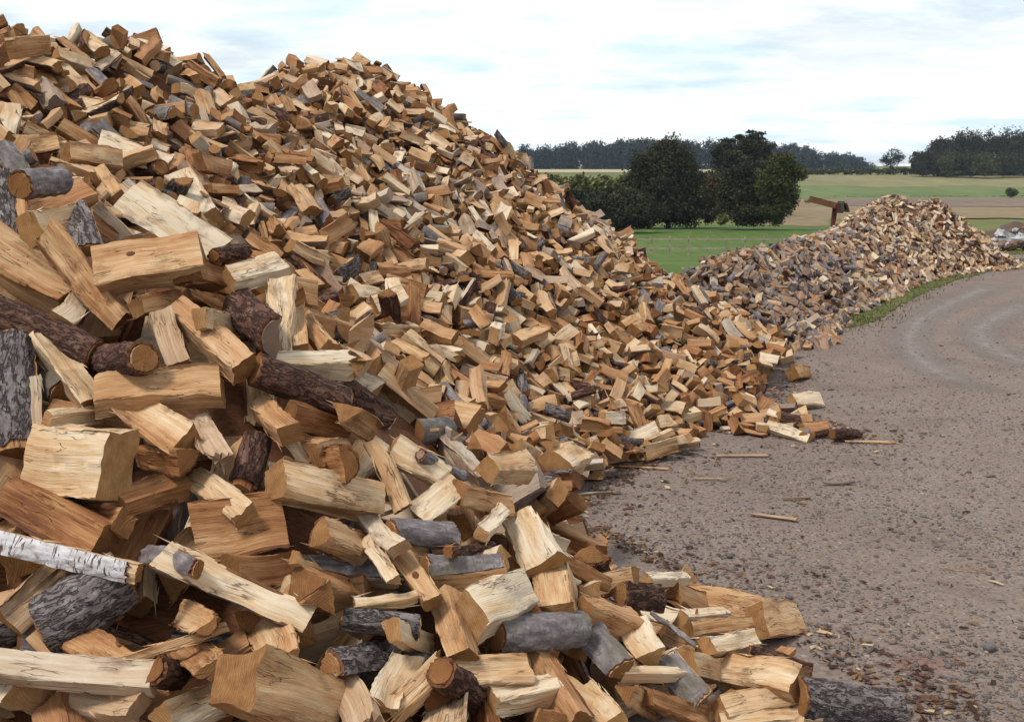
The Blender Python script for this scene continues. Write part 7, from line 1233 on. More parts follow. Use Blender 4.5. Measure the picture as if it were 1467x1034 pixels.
# ------------------------------------------------------------------ ground, fields
PL = [(0, 0), (21, 0), (27, -.42), (40, -1.45), (60, -2.8), (80, -3.35), (110, -3.85), (160, -5.1), (220, -5.5), (300, -5.1), (420, -.1), (600, 1.3), (900, 3.5), (3000, 10)]
PR = [(0, 0), (27, 0), (35, -.3), (50, -.73), (80, -1.9), (110, -2.97), (150, -3.9), (220, -5.2), (300, -5.1), (420, -.1), (600, 1.3), (900, 3.5), (3000, 10)]
def terrain(x, y):
    x = np.asarray(x, float); y = np.asarray(y, float)
    a = np.interp(y, *zip(*PL)); b = np.interp(y, *zip(*PR))
    px = 733.5+FPX*x/np.maximum(y, 8); u = np.clip((px-1190)/110, 0, 1); u = u*u*(3-2*u)
    return a+(b-a)*u
def Yof(py, right=True):
    ys = np.linspace(22, 900, 8000); pr = PR if right else PL; z = np.interp(ys, *zip(*pr))
    p = 517-FPX*np.tan(np.arctan2(z-CAMZ, ys)+PITCH); i = np.argmax(p < py); return float(ys[i])
def sheet(name, mat, pxa, pxb, ya, yb, lift, nx=60, ny=24, kind='structure', label=None, cat=None, jag=0., seed=0):
    """field lying on the terrain between two distances (each a number or (left,right)) and two bearings"""
    rn = np.random.RandomState(seed); V = []
    ya = ya if isinstance(ya, tuple) else (ya, ya); yb = yb if isinstance(yb, tuple) else (yb, yb)
    ja = np.convolve(rn.randn(nx+9), np.ones(5)/5, 'same')[:nx+1]*jag; jb = np.convolve(rn.randn(nx+9), np.ones(5)/5, 'same')[:nx+1]*jag
    for j in range(ny+1):
        for i in range(nx+1):
            u = i/nx; a = ya[0]+(ya[1]-ya[0])*u+ja[i]; b = yb[0]+(yb[1]-yb[0])*u+jb[i]
            y = a*(b/a)**(j/ny); x = (pxa+(pxb-pxa)*u-733.5)/FPX*y
            V.append((x, y, float(terrain(x, y))+lift))
    F = [(j*(nx+1)+i, j*(nx+1)+i+1, (j+1)*(nx+1)+i+1, (j+1)*(nx+1)+i) for j in range(ny) for i in range(nx)]
    return mesh_obj(name, V, F, mat, kind, label, cat)
def mesh_obj(name, V, F, mat, kind=None, label=None, cat=None, group=None, parent=None, smooth=True, attr=None):
    me = bpy.data.meshes.new(name); me.from_pydata([tuple(v) for v in V], [], F); me.materials.append(mat)
    me.polygons.foreach_set('use_smooth', np.full(len(me.polygons), smooth))
    if attr is not None:
        a = me.attributes.new('lv', 'FLOAT', 'POINT'); a.data.foreach_set('value', np.asarray(attr, np.float32))
    me.update(); o = link(name, me, parent)
    if kind: o['kind'] = kind
    if label: o['label'] = label
    if cat: o['category'] = cat
    if group: o['group'] = group
    return o
def field_mat(name, stops, sx, sy, big=.02, lum=1.):
    m, nt = new_mat(name); T = NT(nt); p = T.obj()
    a = T.noise(T.vmul(p, (sx, sy, sx)), 1, 5, .65); b = T.noise(p, big, 4, .6)
    f = T.math('ADD', T.math('MULTIPLY', a, .65), T.math('MULTIPLY', b, .35))
    T.out(T.ramp(f, stops), .95, a, .4, .05, .05); return m
M_green = field_mat('grass_turf', [(.3, (.045, .072, .018)), (.5, (.075, .115, .030)), (.68, (.13, .15, .052))], 1.2, .35)
M_turf2 = field_mat('rough_turf', [(.3, (.055, .065, .020)), (.5, (.115, .125, .04)), (.7, (.21, .18, .075))], 1.6, .5)
M_stub = field_mat('stubble', [(.3, (.125, .092, .048)), (.5, (.19, .142, .082)), (.7, (.25, .195, .115))], .6, .2)
M_plough = field_mat('ploughed_soil', [(.3, (.10, .072, .055)), (.5, (.165, .12, .095)), (.7, (.22, .165, .13))], .6, .15)
M_far = field_mat('far_crop', [(.3, (.13, .125, .058)), (.5, (.18, .165, .082)), (.7, (.24, .205, .11))], .15, .04, .008)
M_fargreen = field_mat('far_grass', [(.3, (.075, .105, .038)), (.5, (.115, .145, .055)), (.7, (.165, .175, .08))], .15, .04, .008)
M_pale = field_mat('pale_crop', [(.3, (.26, .215, .13)), (.5, (.33, .28, .18)), (.7, (.38, .33, .22))], .1, .03, .008)
# base land to the horizon
ys = np.r_[np.linspace(-30, 20, 12), np.geomspace(21, 4000, 70)]; us = np.linspace(-1, 1, 61)
V = []; 
for y in ys:
    for u in us:
        x = u*(60+abs(y)*1.1); V.append((x, y, float(terrain(x, y)) - .06))
nu = len(us); F = [(j*nu+i, j*nu+i+1, (j+1)*nu+i+1, (j+1)*nu+i) for j in range(len(ys)-1) for i in range(nu-1)]
mesh_obj('ground', V, F, M_turf2, 'structure', 'rolling farmland falling away behind the yard and rising to the horizon', 'ground')
sheet('grass_field', M_green, 600, 1330, (10, 24), (Yof(324, False), Yof(309)), .03, label='bright green grass field below the dark trees', cat='field', jag=.5)
sheet('stubble_field', M_stub, 1085, 1650, (Yof(312), Yof(314)), (Yof(284), Yof(284)), .05, label='strip of tan stubble behind the far log pile', cat='field', jag=3)
sheet('ploughed_field', M_plough, 1205, 1700, (Yof(294), Yof(300)), Yof(284.4), .12, label='strip of bare grey-brown ploughed soil', cat='field', jag=2)
sheet('far_grass_field', M_fargreen, 1060, 1750, Yof(285), Yof(266), .10, label='green lower half of the far field', cat='field', jag=4)
sheet('far_crop_field', M_far, 1000, 1800, Yof(268), Yof(247), .13, label='pale green upper half of the far field below the long hedge', cat='field', jag=8)
sheet('pale_field', M_pale, 700, 1120, 470, 640, .15, label='pale stubble field below the distant wood', cat='field')
# gravel yard
m, nt = new_mat('gravel'); T = NT(nt); p = T.obj()
big = T.noise(p, .55, 5, .6); mid = T.noise(p, 3.2, 5, .6); fine = T.noise(p, 42, 4, .7); grit = T.noise(p, 150, 3, .7)
v1 = T.n('ShaderNodeTexVoronoi', {'Vector': p, 'Scale': 62.}); v2 = T.n('ShaderNodeTexVoronoi', {'Vector': p, 'Scale': 27.})
sep = T.n('ShaderNodeSeparateColor', {0: v1.outputs['Color']}); sep2 = T.n('ShaderNodeSeparateColor', {0: v2.outputs['Color']})
base = T.ramp(T.math('ADD', T.math('MULTIPLY', big, .6), T.math('MULTIPLY', mid, .4)), [(.36, (0.142, 0.101, 0.0792)), (.5, (0.196, 0.144, 0.118)), (.64, (0.241, 0.19, 0.161))])
base = T.mix(.55, base, T.ramp(fine, [(.3, (0.0925, 0.0662, 0.0538)), (.5, (0.191, 0.146, 0.124)), (.72, (0.306, 0.246, 0.216))]))
st = T.ramp(sep.outputs[0], [(0, (0.0498, 0.0366, 0.0336)), (.25, (0.115, 0.0862, 0.0773)), (.45, (0.142, 0.127, 0.128)), (.6, (0.191, 0.133, 0.0873)), (.75, (0.107, 0.109, 0.128)), (.88, (0.235, 0.185, 0.154)), (.97, (0.356, 0.305, 0.275))], 'CONSTANT')
msk = T.math('MULTIPLY', T.math('LESS_THAN', v1.outputs['Distance'], .0062*62), T.math('GREATER_THAN', T.math('ADD', sep.outputs[1], T.math('MULTIPLY', mid, .5)), .62))
base = T.mix(T.math('MULTIPLY', msk, .8), base, st)
st2 = T.ramp(sep2.outputs[0], [(0, (0.064, 0.0464, 0.0403)), (.3, (0.128, 0.106, 0.101)), (.55, (0.107, 0.109, 0.124)), (.75, (0.214, 0.153, 0.108)), (.92, (0.299, 0.252, 0.228))], 'CONSTANT')
msk2 = T.math('MULTIPLY', T.math('LESS_THAN', v2.outputs['Distance'], .30), T.math('GREATER_THAN', sep2.outputs[1], .84))
base = T.mix(T.math('MULTIPLY', msk2, .8), base, st2)
dark = T.ramp(T.noise(p, 1.4, 6, .7), [(.50, (0, 0, 0)), (.68, (1, 1, 1))]); base = T.mix(T.math('MULTIPLY', dark, .35), base, (0.0853, 0.057, 0.0456))
sx, sy = on_plane(1318, 950); dv = T.n('ShaderNodeVectorMath', {0: p, 1: (sx, sy, 0)}, operation='SUBTRACT').outputs[0]
dl = T.n('ShaderNodeVectorMath', {0: T.vmul(dv, (1., 1.7, 0))}, operation='LENGTH').outputs['Value']
stain = T.ramp(T.math('ADD', dl, T.math('MULTIPLY', T.math('SUBTRACT', T.noise(p, 11, 3), .5), .25)), [(.06, (1, 1, 1)), (.15, (0, 0, 0))])
base = T.mix(T.math('MULTIPLY', stain, .3), base, (0.214, 0.0564, 0.047))
hgt = T.math('ADD', T.math('ADD', T.math('MULTIPLY', fine, .8), T.math('MULTIPLY', grit, .35)), T.math('ADD', T.math('MULTIPLY', msk, .5), T.math('MULTIPLY', msk2, .9)))
T.out(base, .93, hgt, .9, .008, .12); M_gravel = m
def yard_far(px): return float(np.interp(px, [-2000, 900, 1130, 1300, 1380, 1467, 1700, 2500], [17, 17, 18, 22.5, 22.8, 23.4, 25, 26]))
V = []; PXs = np.linspace(-1400, 2900, 90); N = 40
for j in range(N+1):
    for px in PXs:
        b = yard_far(px); y = 1.2*(b/1.2)**(j/N); x = (px-733.5)/FPX*y*1.0
        V.append((x, y, .0))
# apron behind the camera so the yard goes on underfoot
k0 = len(V); F = [(j*90+i, j*90+i+1, (j+1)*90+i+1, (j+1)*90+i) for j in range(N) for i in range(89)]
xa = V[0][0]; xb = V[89][0]
V += [(xa*6, -8, 0), (xb*6, -8, 0)]; F.append((k0, k0+1, *[i for i in range(89, -1, -1)]))
mesh_obj('gravel_yard', V, F, M_gravel, 'structure', 'stony grey-brown gravel yard in front of the heaps', 'yard', smooth=False)
# pale tyre tracks curving over the far part of the yard
m, nt = new_mat('dusty_gravel'); T = NT(nt); p = T.obj(); lv = T.attr('lv').outputs['Fac']
g = T.noise(p, 34, 5, .7); c = T.ramp(g, [(.3, (0.102, 0.077, 0.0636)), (.5, (0.162, 0.129, 0.111)), (.7, (0.228, 0.184, 0.159))])
al = T.math('MULTIPLY', lv, T.ramp(T.math('ADD', T.math('MULTIPLY', T.noise(p, 5, 5, .7), .6), T.math('MULTIPLY', g, .4)), [(.33, (.26, .26, .26)), (.55, (.9, .9, .9))]))
c = T.mix(.5, c, (.30, .265, .25)); T.out(c, .95, g, .5, .006, .1, extra={'Alpha': al}); M_dust = m
def ribbon(name, pts, widths, mat, lift, label, cat, n=60, kind='structure'):
    P = np.array([on_plane(*q) for q in pts]); s = np.r_[0, np.cumsum(np.linalg.norm(np.diff(P, axis=0), axis=1))]; u = np.linspace(0, s[-1], n)
    def sm(a): 
        r = np.interp(u, s, a); 
        for _ in range(6): r[1:-1] = (r[:-2]+r[1:-1]*2+r[2:])/4
        return r
    x, y, w = sm(P[:, 0]), sm(P[:, 1]), sm(np.array(widths)); tx, ty = np.gradient(x), np.gradient(y); l = np.hypot(tx, ty); nx_, ny_ = -ty/l, tx/l
    V = []; A = []
    for i in range(n):
        for k, e in ((-1.3, 0), (-.6, .5), (0, 1), (.6, .5), (1.3, 0)):
            V.append((x[i]+nx_[i]*w[i]*k, y[i]+ny_[i]*w[i]*k, lift)); A.append(e*min(1, i/6, (n-1-i)/6))
    F = [(i*5+k, i*5+k+1, (i+1)*5+k+1, (i+1)*5+k) for i in range(n-1) for k in range(4)]
    return mesh_obj(name, V, F, mat, kind, label, cat, attr=A, smooth=True)
ribbon('tyre_track', [(1440, 405), (1395, 420), (1345, 442), (1312, 462), (1299, 488), (1318, 518), (1362, 545), (1440, 570)], [.34, .3, .26, .24, .22, .22, .22, .2], M_dust, .004, 'pale curved tyre track sweeping round the bend of the yard', 'track')
ribbon('tyre_track', [(1520, 425), (1455, 442), (1412, 462), (1398, 478), (1415, 498), (1467, 520), (1530, 540)], [.3, .3, .27, .24, .24, .24, .24], M_dust, .004, 'shorter pale tyre track cut by the right photo edge', 'track')
# grass verge at the foot of the far piles
m, nt = new_mat('verge_turf'); T = NT(nt); p = T.obj(); lv = T.attr('lv').outputs['Fac']
g = T.noise(p, 30, 5, .7); c = T.ramp(T.math('ADD', T.math('MULTIPLY', g, .6), T.math('MULTIPLY', T.noise(p, 2.5, 3), .4)), [(.35, (.05, .062, .018)), (.5, (.095, .105, .034)), (.65, (.18, .155, .07))])
al = T.math('GREATER_THAN', T.math('ADD', lv, T.noise(p, 4, 6, .75)), 1.1); T.out(c, .95, g, .6, .02, .05, extra={'Alpha': al}); M_verge = m
VPTS = [(1090, 482), (1160, 474), (1215, 462), (1245, 448), (1290, 425), (1335, 404), (1385, 389), (1430, 378), (1475, 372)]; VW = [.22, .36, .46, .42, .38, .5, .62, .5, .4]
ribbon('grass_verge', VPTS, VW, M_verge, .008, 'thin green grass verge along the foot of the far piles', 'verge')
ribbon('grass_strip', [(1350, 366), (1400, 364), (1467, 362), (1560, 360)], [.6, .7, .7, .7], M_verge, .008, 'grass strip in front of the rubble', 'verge')
# blades standing on the verge
rng = random.Random(5); V = []; F = []; A = []
P = np.array([on_plane(*q) for q in VPTS]); S2 = np.array([on_plane(*q) for q in [(1350, 366), (1467, 362), (1560, 360)]])
for _ in range(4200):
    if rng.random() < .75: i = rng.randrange(1, len(P)-1); a, b = P[i], P[i+1]; w = .42
    else: i = rng.randrange(2); a, b = S2[i], S2[i+1]; w = .7
    t = rng.random(); x, y = a+(b-a)*t; x += rng.gauss(0, w*.5); y += rng.gauss(0, w*.5)
    h = rng.uniform(.02, .055); an = rng.uniform(0, 6.28); dx, dy = math.cos(an)*.006, math.sin(an)*.006; k = len(V)
    V += [(x-dx, y-dy, .0), (x+dx, y+dy, .0), (x+rng.gauss(0, .03), y+rng.gauss(0, .03), h)]; F.append((k, k+1, k+2)); A += [rng.random()]*3
m, nt = new_mat('grass_blade'); T = NT(nt); T.out(T.ramp(T.attr('lv').outputs['Fac'], [(0, (.035, .048, .013)), (.6, (.075, .08, .025)), (1, (.17, .135, .06))]), .8, spec=.1)
mesh_obj('grass', V, F, m, 'stuff', 'short tufts of grass growing on the verge', 'grass', attr=A, smooth=False)
# loose stones
m, nt = new_mat('pebble'); T = NT(nt); lv = T.attr('lv').outputs['Fac']
c = T.ramp(lv, [(0, (0.051, 0.0385, 0.0318)), (.2, (0.093, 0.0715, 0.061)), (.4, (0.123, 0.0908, 0.0689)), (.58, (0.102, 0.0963, 0.098)), (.72, (0.162, 0.113, 0.0742)), (.84, (0.078, 0.077, 0.0848)), (.92, (0.192, 0.154, 0.127)), (.98, (0.276, 0.237, 0.212))], 'CONSTANT')
T.out(T.mix(.35, c, T.ramp(T.noise(T.obj(), 260, 3), [(.3, (0.048, 0.0385, 0.0318)), (.7, (0.24, 0.198, 0.17))])), .85, spec=.2); M_peb = m
import bmesh
def ico_arr(sub):
    bm = bmesh.new(); bmesh.ops.create_icosphere(bm, subdivisions=sub, radius=1); bm.verts.index_update()
    r = np.array([v.co[:] for v in bm.verts]), np.array([[v.index for v in f.verts] for f in bm.faces]); bm.free(); return r
I1, I2, I3 = ico_arr(1), ico_arr(2), ico_arr(3)
rng = np.random.RandomState(8); VV = []; FF = []; AA = []; off = 0
n = 0
while n < 14000:
    px = rng.uniform(700, 1560); y = 3.1*(15/3.1)**(rng.rand()**1.35); x = (px-733.5)/FPX*y
    if heap_h(x, y) > .0: continue
    clump = math.sin(x*2.1+1)*math.sin(y*1.7+.5)+.6*math.sin(x*5+y*3.1)
    if rng.rand() > .55+.35*clump: continue
    n += 1
    r = min(.0026+rng.exponential(.0021), .016); b = I1 if r < .008 else I2
    v = b[0]*np.array([r*rng.uniform(.8, 1.5), r*rng.uniform(.7, 1.2), r*rng.uniform(.45, .8)])*rng.uniform(.82, 1.12, (len(b[0]), 1))
    a = rng.uniform(0, 6.28); ca, sa = math.cos(a), math.sin(a)
    v = np.stack([v[:, 0]*ca-v[:, 1]*sa+x, v[:, 0]*sa+v[:, 1]*ca+y, v[:, 2]+r*.2], 1)
    VV.append(v); FF.append(b[1]+off); AA.append(np.full(len(v), rng.rand())); off += len(v)
def tri_mesh(name, V, F, A, mat, smooth=False):
    me = bpy.data.meshes.new(name); me.vertices.add(len(V)); me.vertices.foreach_set('co', V.astype(np.float32).ravel()); k = F.shape[1]
    me.loops.add(F.size); me.loops.foreach_set('vertex_index', F.astype(np.int32).ravel()); me.polygons.add(len(F)); me.polygons.foreach_set('loop_start', np.arange(0, F.size, k, dtype=np.int32))
    me.update(calc_edges=True); a = me.attributes.new('lv', 'FLOAT', 'POINT'); a.data.foreach_set('value', A.astype(np.float32)); me.materials.append(mat)
    me.polygons.foreach_set('use_smooth', np.full(len(F), smooth)); me.update(); return me
tag(link('pebbles', tri_mesh('pebbles', np.concatenate(VV), np.concatenate(FF), np.concatenate(AA), M_peb, True)), 'loose pebbles of many colours strewn over the yard', 'pebbles', kind='stuff')
# shreds of bark and wood near the foot of the heaps
rng = random.Random(21); V = []; F = []; A = []
while len(F) < 2600*4:
    px = rng.uniform(720, 1500); y = 3.2*(14/3.2)**rng.random(); x = (px-733.5)/FPX*y; h = float(heap_h(x, y))
    if h > .02: continue
    if rng.random() > (.015 if h < -.35 else .9 if h > -.10 else .12)*(.35 if y < 4.6 else 1): continue
    l = rng.uniform(.005, .020)*(2 if rng.random() < .08 else 1); w = l*rng.uniform(.2, .6); an = rng.uniform(0, 6.28); ca, sa = math.cos(an), math.sin(an); k = len(V); t = rng.uniform(.003, .010)
    q = [(-l, -w), (l*rng.uniform(.6, 1), -w*rng.uniform(.2, 1)), (l, w), (-l*rng.uniform(.5, 1), w*rng.uniform(.3, 1))]; a = rng.random()
    V += [(x+u*ca-v*sa, y+u*sa+v*ca, .004+rng.uniform(0, .008)) for u, v in q]; V.append((x, y, .006+t)); A += [a]*5
    F += [(k, k+1, k+4), (k+1, k+2, k+4), (k+2, k+3, k+4), (k+3, k, k+4)]
m, nt = new_mat('wood_shred'); T = NT(nt); T.out(T.ramp(T.attr('lv').outputs['Fac'], [(0, (.045, .025, .018)), (.35, (.10, .048, .03)), (.6, (.11, .085, .07)), (.82, (.20, .11, .05)), (.96, (.42, .31, .18))], 'CONSTANT'), .85, spec=.1)
mesh_obj('wood_litter', V, F, m, 'stuff', 'shreds of bark and wood littering the ground by the logs', 'litter', attr=A, smooth=False)
# single splinters and stones one can point at
for i, (lab, px, py, l, w, an, lk) in enumerate([
    ('pale grey splinter lying flat on the gravel in front of the spit of logs', 1062, 655, .30, .028, .03, (.5, .3, 0, .5)),
    ('short pale splinter on the open gravel between the bay and the spit', 1012, 688, .16, .016, -.1, (.55, .3, 0, .4)),
    ('flat grey-tan splinter lying alone in the middle of the yard', 1107, 743, .22, .034, -.45, (.5, .3, 0, .4)),
    ('long cream splinter at the mouth of the gravel bay', 893, 661, .30, .026, .12, (.7, .1, 0, .2)),
    ('tan splinter lying just in front of the long cream splinter', 922, 672, .28, .022, -.2, (.65, .1, 0, 0)),
    ('dark splinter with a pale edge beside the tan splinter', 884, 670, .24, .026, .1, (.25, .2, 0, 0)),
    ('thin pale splinter among the red bark shreds in the bay', 846, 709, .20, .016, .25, (.8, .2, 0, .3)),
    ('flat grey board end lying on the gravel above the yellow-tan block', 838, 798, .20, .050, -.12, (.45, .3, 0, .95)),
    ('thin tan tail of wood at the tip of the spit', 1245, 635, .30, .024, -.12, (.75, .1, 0, 0)),
    ('thin dark stick lying on the gravel near the right photo edge', 1382, 819, .16, .008, -.25, (.3, .2, 0, 0)),
    ('dark curved chip of bark in the middle of the yard', 1199, 695, .16, .026, .1, (.2, .2, 0, .4)),
    ('small dark chip left of the dark curved chip', 1139, 716, .14, .018, .1, (.2, .3, 0, .4))]):
    x, y = on_plane(px, py)
    b = make_log('slat', w, min(w*.5, .014), l, 700+i, 1, spl='torn')['body']
    o = link('wood_splinter', log_mesh('wood_splinter', [b], look=lk)); o.location = (x, y, .012); o.rotation_euler = (rng.uniform(-.2, .2), 0, an); tag(o, lab, 'splinter', 'loose splinters on the gravel')
for i, (lab, px, py, r, a) in enumerate([
    ('round grey stone the size of a fist near the right photo edge', 1417, 932, .024, .62), ('small pale stone on the gravel right of the logs', 1216, 951, .016, .94),
    ('bluish pebble on the gravel above the logs by the bay', 1045, 799, .016, .86), ('bluish stone in the middle of the yard', 1130, 858, .015, .86)]):
    x, y = on_plane(px, py); rn = np.random.RandomState(i); v = I3[0]*np.array([r, r*.9, r*.8]); v = v*(1+.10*np.sin(v[:, :1]/r*3+i)*np.sin(v[:, 1:2]/r*2.3)+.04*np.sin(v[:, 2:]/r*7))
    o = link('stone', tri_mesh('stone', v, I3[1], np.full(len(v), a), M_peb, True)); o.location = (x, y, r*.6); tag(o, lab, 'stone')
# ------------------------------------------------------------------ trees, hedges, woods
def leaf_mat(name, stops):
    m, nt = new_mat(name); T = NT(nt); lv = T.attr('lv').outputs['Fac']
    T.out(T.ramp(lv, stops), .75, spec=.12); return m
ML_dark = leaf_mat('dark_leaves', [(0, (0.0175, 0.0186, 0.0114)), (.5, (0.0328, 0.0354, 0.0177)), (.85, (0.0524, 0.0521, 0.025)), (1, (0.082, 0.0668, 0.0333))])
ML_mid = leaf_mat('green_leaves', [(0, (0.027, 0.0328, 0.0117)), (.5, (0.0489, 0.0601, 0.0191)), (1, (0.104, 0.104, 0.0373))])
ML_olive = leaf_mat('olive_leaves', [(0, (0.0555, 0.0599, 0.0191)), (.5, (0.107, 0.113, 0.0352)), (1, (0.207, 0.193, 0.0638))])
ML_rust = leaf_mat('rusty_leaves', [(0, (0.0466, 0.032, 0.0159)), (.5, (0.0937, 0.0639, 0.0266)), (1, (0.147, 0.113, 0.0466))])
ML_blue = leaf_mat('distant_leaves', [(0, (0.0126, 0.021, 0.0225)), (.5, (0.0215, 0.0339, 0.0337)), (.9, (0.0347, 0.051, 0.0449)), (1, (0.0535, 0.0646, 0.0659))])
mb, nt = new_mat('tree_bark'); T = NT(nt); T.out(T.ramp(T.noise(T.vmul(T.obj(), (6, 6, 1.5)), 1, 4), [(.3, (.035, .028, .022)), (.7, (.11, .09, .07))]), .9)
def at_px(px, py, Y):
    d = px_ray(px, py); t = Y/d[1]; return d[0]*t, Y, CAMZ+d[2]*t
def leaves(blobs, n, size, rng, clumps=26, sig=.20, fill=.35):
    """leaf clumps over and through ellipsoid blobs (cx,cy,cz,rx,ry,rz)"""
    B = np.array(blobs, float); wt = (B[:, 3]*B[:, 5]); wt /= wt.sum(); C = []; S = []
    for b, w in zip(B, wt):
        m = max(5, int(clumps*w*len(B)**.5*1.6)); d = rng.randn(m, 3); d /= np.linalg.norm(d, axis=1)[:, None]
        rr = np.where(rng.rand(m) < fill, rng.uniform(.2, .8, m), rng.uniform(.80, 1.02, m)); C.append(b[:3]+d*b[3:]*rr[:, None]); S.append(np.tile(b[3:]*sig, (m, 1)))
    C = np.concatenate(C); S = np.concatenate(S); tone = rng.uniform(-.22, .22, len(C))
    i = rng.randint(0, len(C), n); P = C[i]+np.clip(rng.randn(n, 3), -2.1, 2.1)*S[i]
    u = rng.randn(n, 3); u /= np.linalg.norm(u, axis=1)[:, None]; v = np.cross(u, rng.randn(n, 3)); v /= np.linalg.norm(v, axis=1)[:, None]
    s = (size*rng.uniform(.55, 1.25, n))[:, None]
    V = np.stack([P-u*s, P+v*s*.62, P+u*s, P-v*s*.62], 1).reshape(-1, 3)
    F = np.arange(4*n).reshape(n, 4); A = np.clip(np.repeat(.42+tone[i]+rng.uniform(-.25, .3, n), 4), 0, 1)
    return V, F, A
def trunk_mesh(h, r, limbs, rng):
    V = []; F = []
    def tube(p0, p1, r0, r1, n=7, seg=4):
        p0, p1 = np.array(p0, float), np.array(p1, float); d = p1-p0; d /= np.linalg.norm(d); a = np.cross(d, [.3, .9, .1]); a /= np.linalg.norm(a); b = np.cross(d, a); k = len(V)
        for j in range(seg+1):
            t = j/seg; c = p0+(p1-p0)*t+(a*rng.normal()+b*rng.normal())*r0*.25*(0 < j < seg); rr = r0+(r1-r0)*t
            for i in range(n): V.append(c+(a*math.cos(6.283*i/n)+b*math.sin(6.283*i/n))*rr)
        for j in range(seg):
            for i in range(n): F.append((k+j*n+i, k+j*n+(i+1) % n, k+(j+1)*n+(i+1) % n, k+(j+1)*n+i))
    tube((0, 0, -.3), (rng.normal()*r, rng.normal()*r, h*.55), r, r*.55)
    for e in limbs: tube((0, 0, h*rng.uniform(.28, .5)), e, r*.4, r*.08)
    return V, F
def tree(name, label, cat, px, base, Y, blobs, n, size, mat, group=None, seed=0, trunk=True, clumps=26, sig=.2, fill=.35, ry=.85):
    """blobs in pixels of the view at that distance: (px, py, half width, half height)"""
    rng = np.random.RandomState(seed); x0, y0, z0 = at_px(px, base, Y); k = Y/FPX
    B = []
    for bx, by, hw, hh in blobs:
        X, _, Z = at_px(bx, by, Y); B.append((X-x0, rng.uniform(-.15, .15)*hw*k, Z-z0, hw*k, hw*k*ry, hh*k))
    V, F, A = leaves(B, n, size, rng, clumps, sig, fill)
    root = link(name, None); root.location = (x0, y0, z0); tag(root, label, cat, group)
    link('crown', tri_mesh('crown', V, F, A, mat), root)
    if trunk:
        h = max(b[2]+b[5] for b in B); tv, tf = trunk_mesh(h, max(.06, h*.032), [(b[0]+rng.uniform(-.3, .3)*b[3], b[1], b[2]) for b in B], rng)
        mesh_obj('trunk', tv, tf, mb, parent=root)
    return root
TG = 'trees standing on the green field beyond the piles'
tree('bushy_tree', 'broad dark tree with a domed top, biggest of the field trees', 'tree', 957, 324, 110, [(950, 234, 36, 36), (924, 262, 28, 34), (978, 260, 28, 38), (953, 280, 50, 38), (935, 305, 42, 20), (978, 304, 34, 20), (956, 213, 22, 15)], 56000, .125, ML_dark, TG, 1, clumps=42, fill=.5)
tree('bushy_tree', 'round dark tree right of the broad domed one', 'tree', 1065, 319, 106, [(1064, 264, 28, 25), (1054, 285, 26, 30), (1078, 285, 28, 32), (1066, 303, 38, 17)], 38000, .125, ML_dark, TG, 2, clumps=40, fill=.5)
tree('leaning_tree', 'paler green tree with a top overhanging to the right, at the end of the row', 'tree', 1116, 317, 104, [(1120, 246, 28, 20), (1134, 250, 19, 15), (1112, 266, 26, 26), (1118, 290, 20, 26), (1106, 305, 22, 14)], 28000, .12, ML_mid, TG, 3, clumps=36, fill=.45)
tree('oak_tree', 'tall airy oak with gaps in its flat top, behind the round dark tree', 'tree', 1066, 302, 170, [(1066, 215, 40, 18), (1045, 222, 22, 17), (1088, 218, 22, 16), (1066, 240, 44, 22), (1080, 196, 24, 8), (1052, 202, 16, 8), (1066, 270, 30, 30)], 30000, .18, ML_dark, TG, 4, clumps=46, sig=.15, fill=.35)
tree('shrub', 'wide low olive bush at the big mound\'s edge, left of the broad dark tree', 'shrub', 888, 328, 98, [(892, 300, 36, 25), (868, 305, 26, 22), (918, 304, 26, 22), (888, 318, 46, 12)], 28000, .12, ML_dark, None, 5, trunk=False, clumps=30, fill=.5)
tree('shrub', 'rusty brown shrub in the gap between the two dark trees', 'shrub', 1022, 320, 112, [(1022, 282, 16, 26), (1014, 300, 15, 16), (1032, 298, 14, 18)], 11000, .12, ML_rust, None, 6, trunk=False, fill=.45)
tree('shrub', 'small yellowish bush low in the gap between the dark trees', 'shrub', 1036, 321, 101, [(1036, 314, 7, 7)], 350, .14, ML_olive, None, 7, trunk=False)
# hedges and scrub beside the mound
for i, (lab, px, base, Y, bl, n, s, mt) in enumerate([
    ('ragged olive hedge showing above the big mound\'s right slope', 820, 300, 150, [(760, 268, 24, 14), (792, 264, 26, 15), (825, 266, 26, 14), (860, 268, 24, 13), (890, 268, 22, 14)], 6500, .30, ML_olive),
    ('dark green hedge lower down against the big mound\'s right slope', 840, 318, 125, [(790, 290, 26, 16), (820, 290, 26, 17), (850, 292, 26, 17), (875, 296, 20, 16)], 9000, .2, ML_dark),
    ('dark hedge seen in the gap behind the rusty shrub', 1020, 272, 260, [(990, 256, 18, 9), (1020, 257, 18, 9), (1045, 256, 16, 9)], 2200, .4, ML_mid)]):
    tree('hedge', lab, 'hedge', px, base, Y, bl, n, s, mt, None, 20+i, trunk=False, clumps=60, fill=.55, ry=.5)
tree('hedge', 'long low trimmed hedge along the top of the far field', 'hedge', 1230, 250, 415, [(1150+16*i, 245+(.6 if i % 3 else -.3), 11, 4.6) for i in range(14)], 5200, .42, ML_mid, None, 31, trunk=False, clumps=60, fill=.5, ry=.4)
tree('hedge', 'thin dark hedge line between the ploughed strip and the far field', 'hedge', 1340, 285, 292, [(1200+22*i, 282.6-.05*i, 13, 1.2) for i in range(14)], 2200, .2, ML_mid, None, 32, trunk=False, clumps=40, fill=.5, ry=.15)
tree('shrub', 'lone round bush on the far field near the right photo edge', 'shrub', 1450, 281, 280, [(1450, 275, 7, 6)], 800, .22, ML_mid, None, 8, clumps=16)
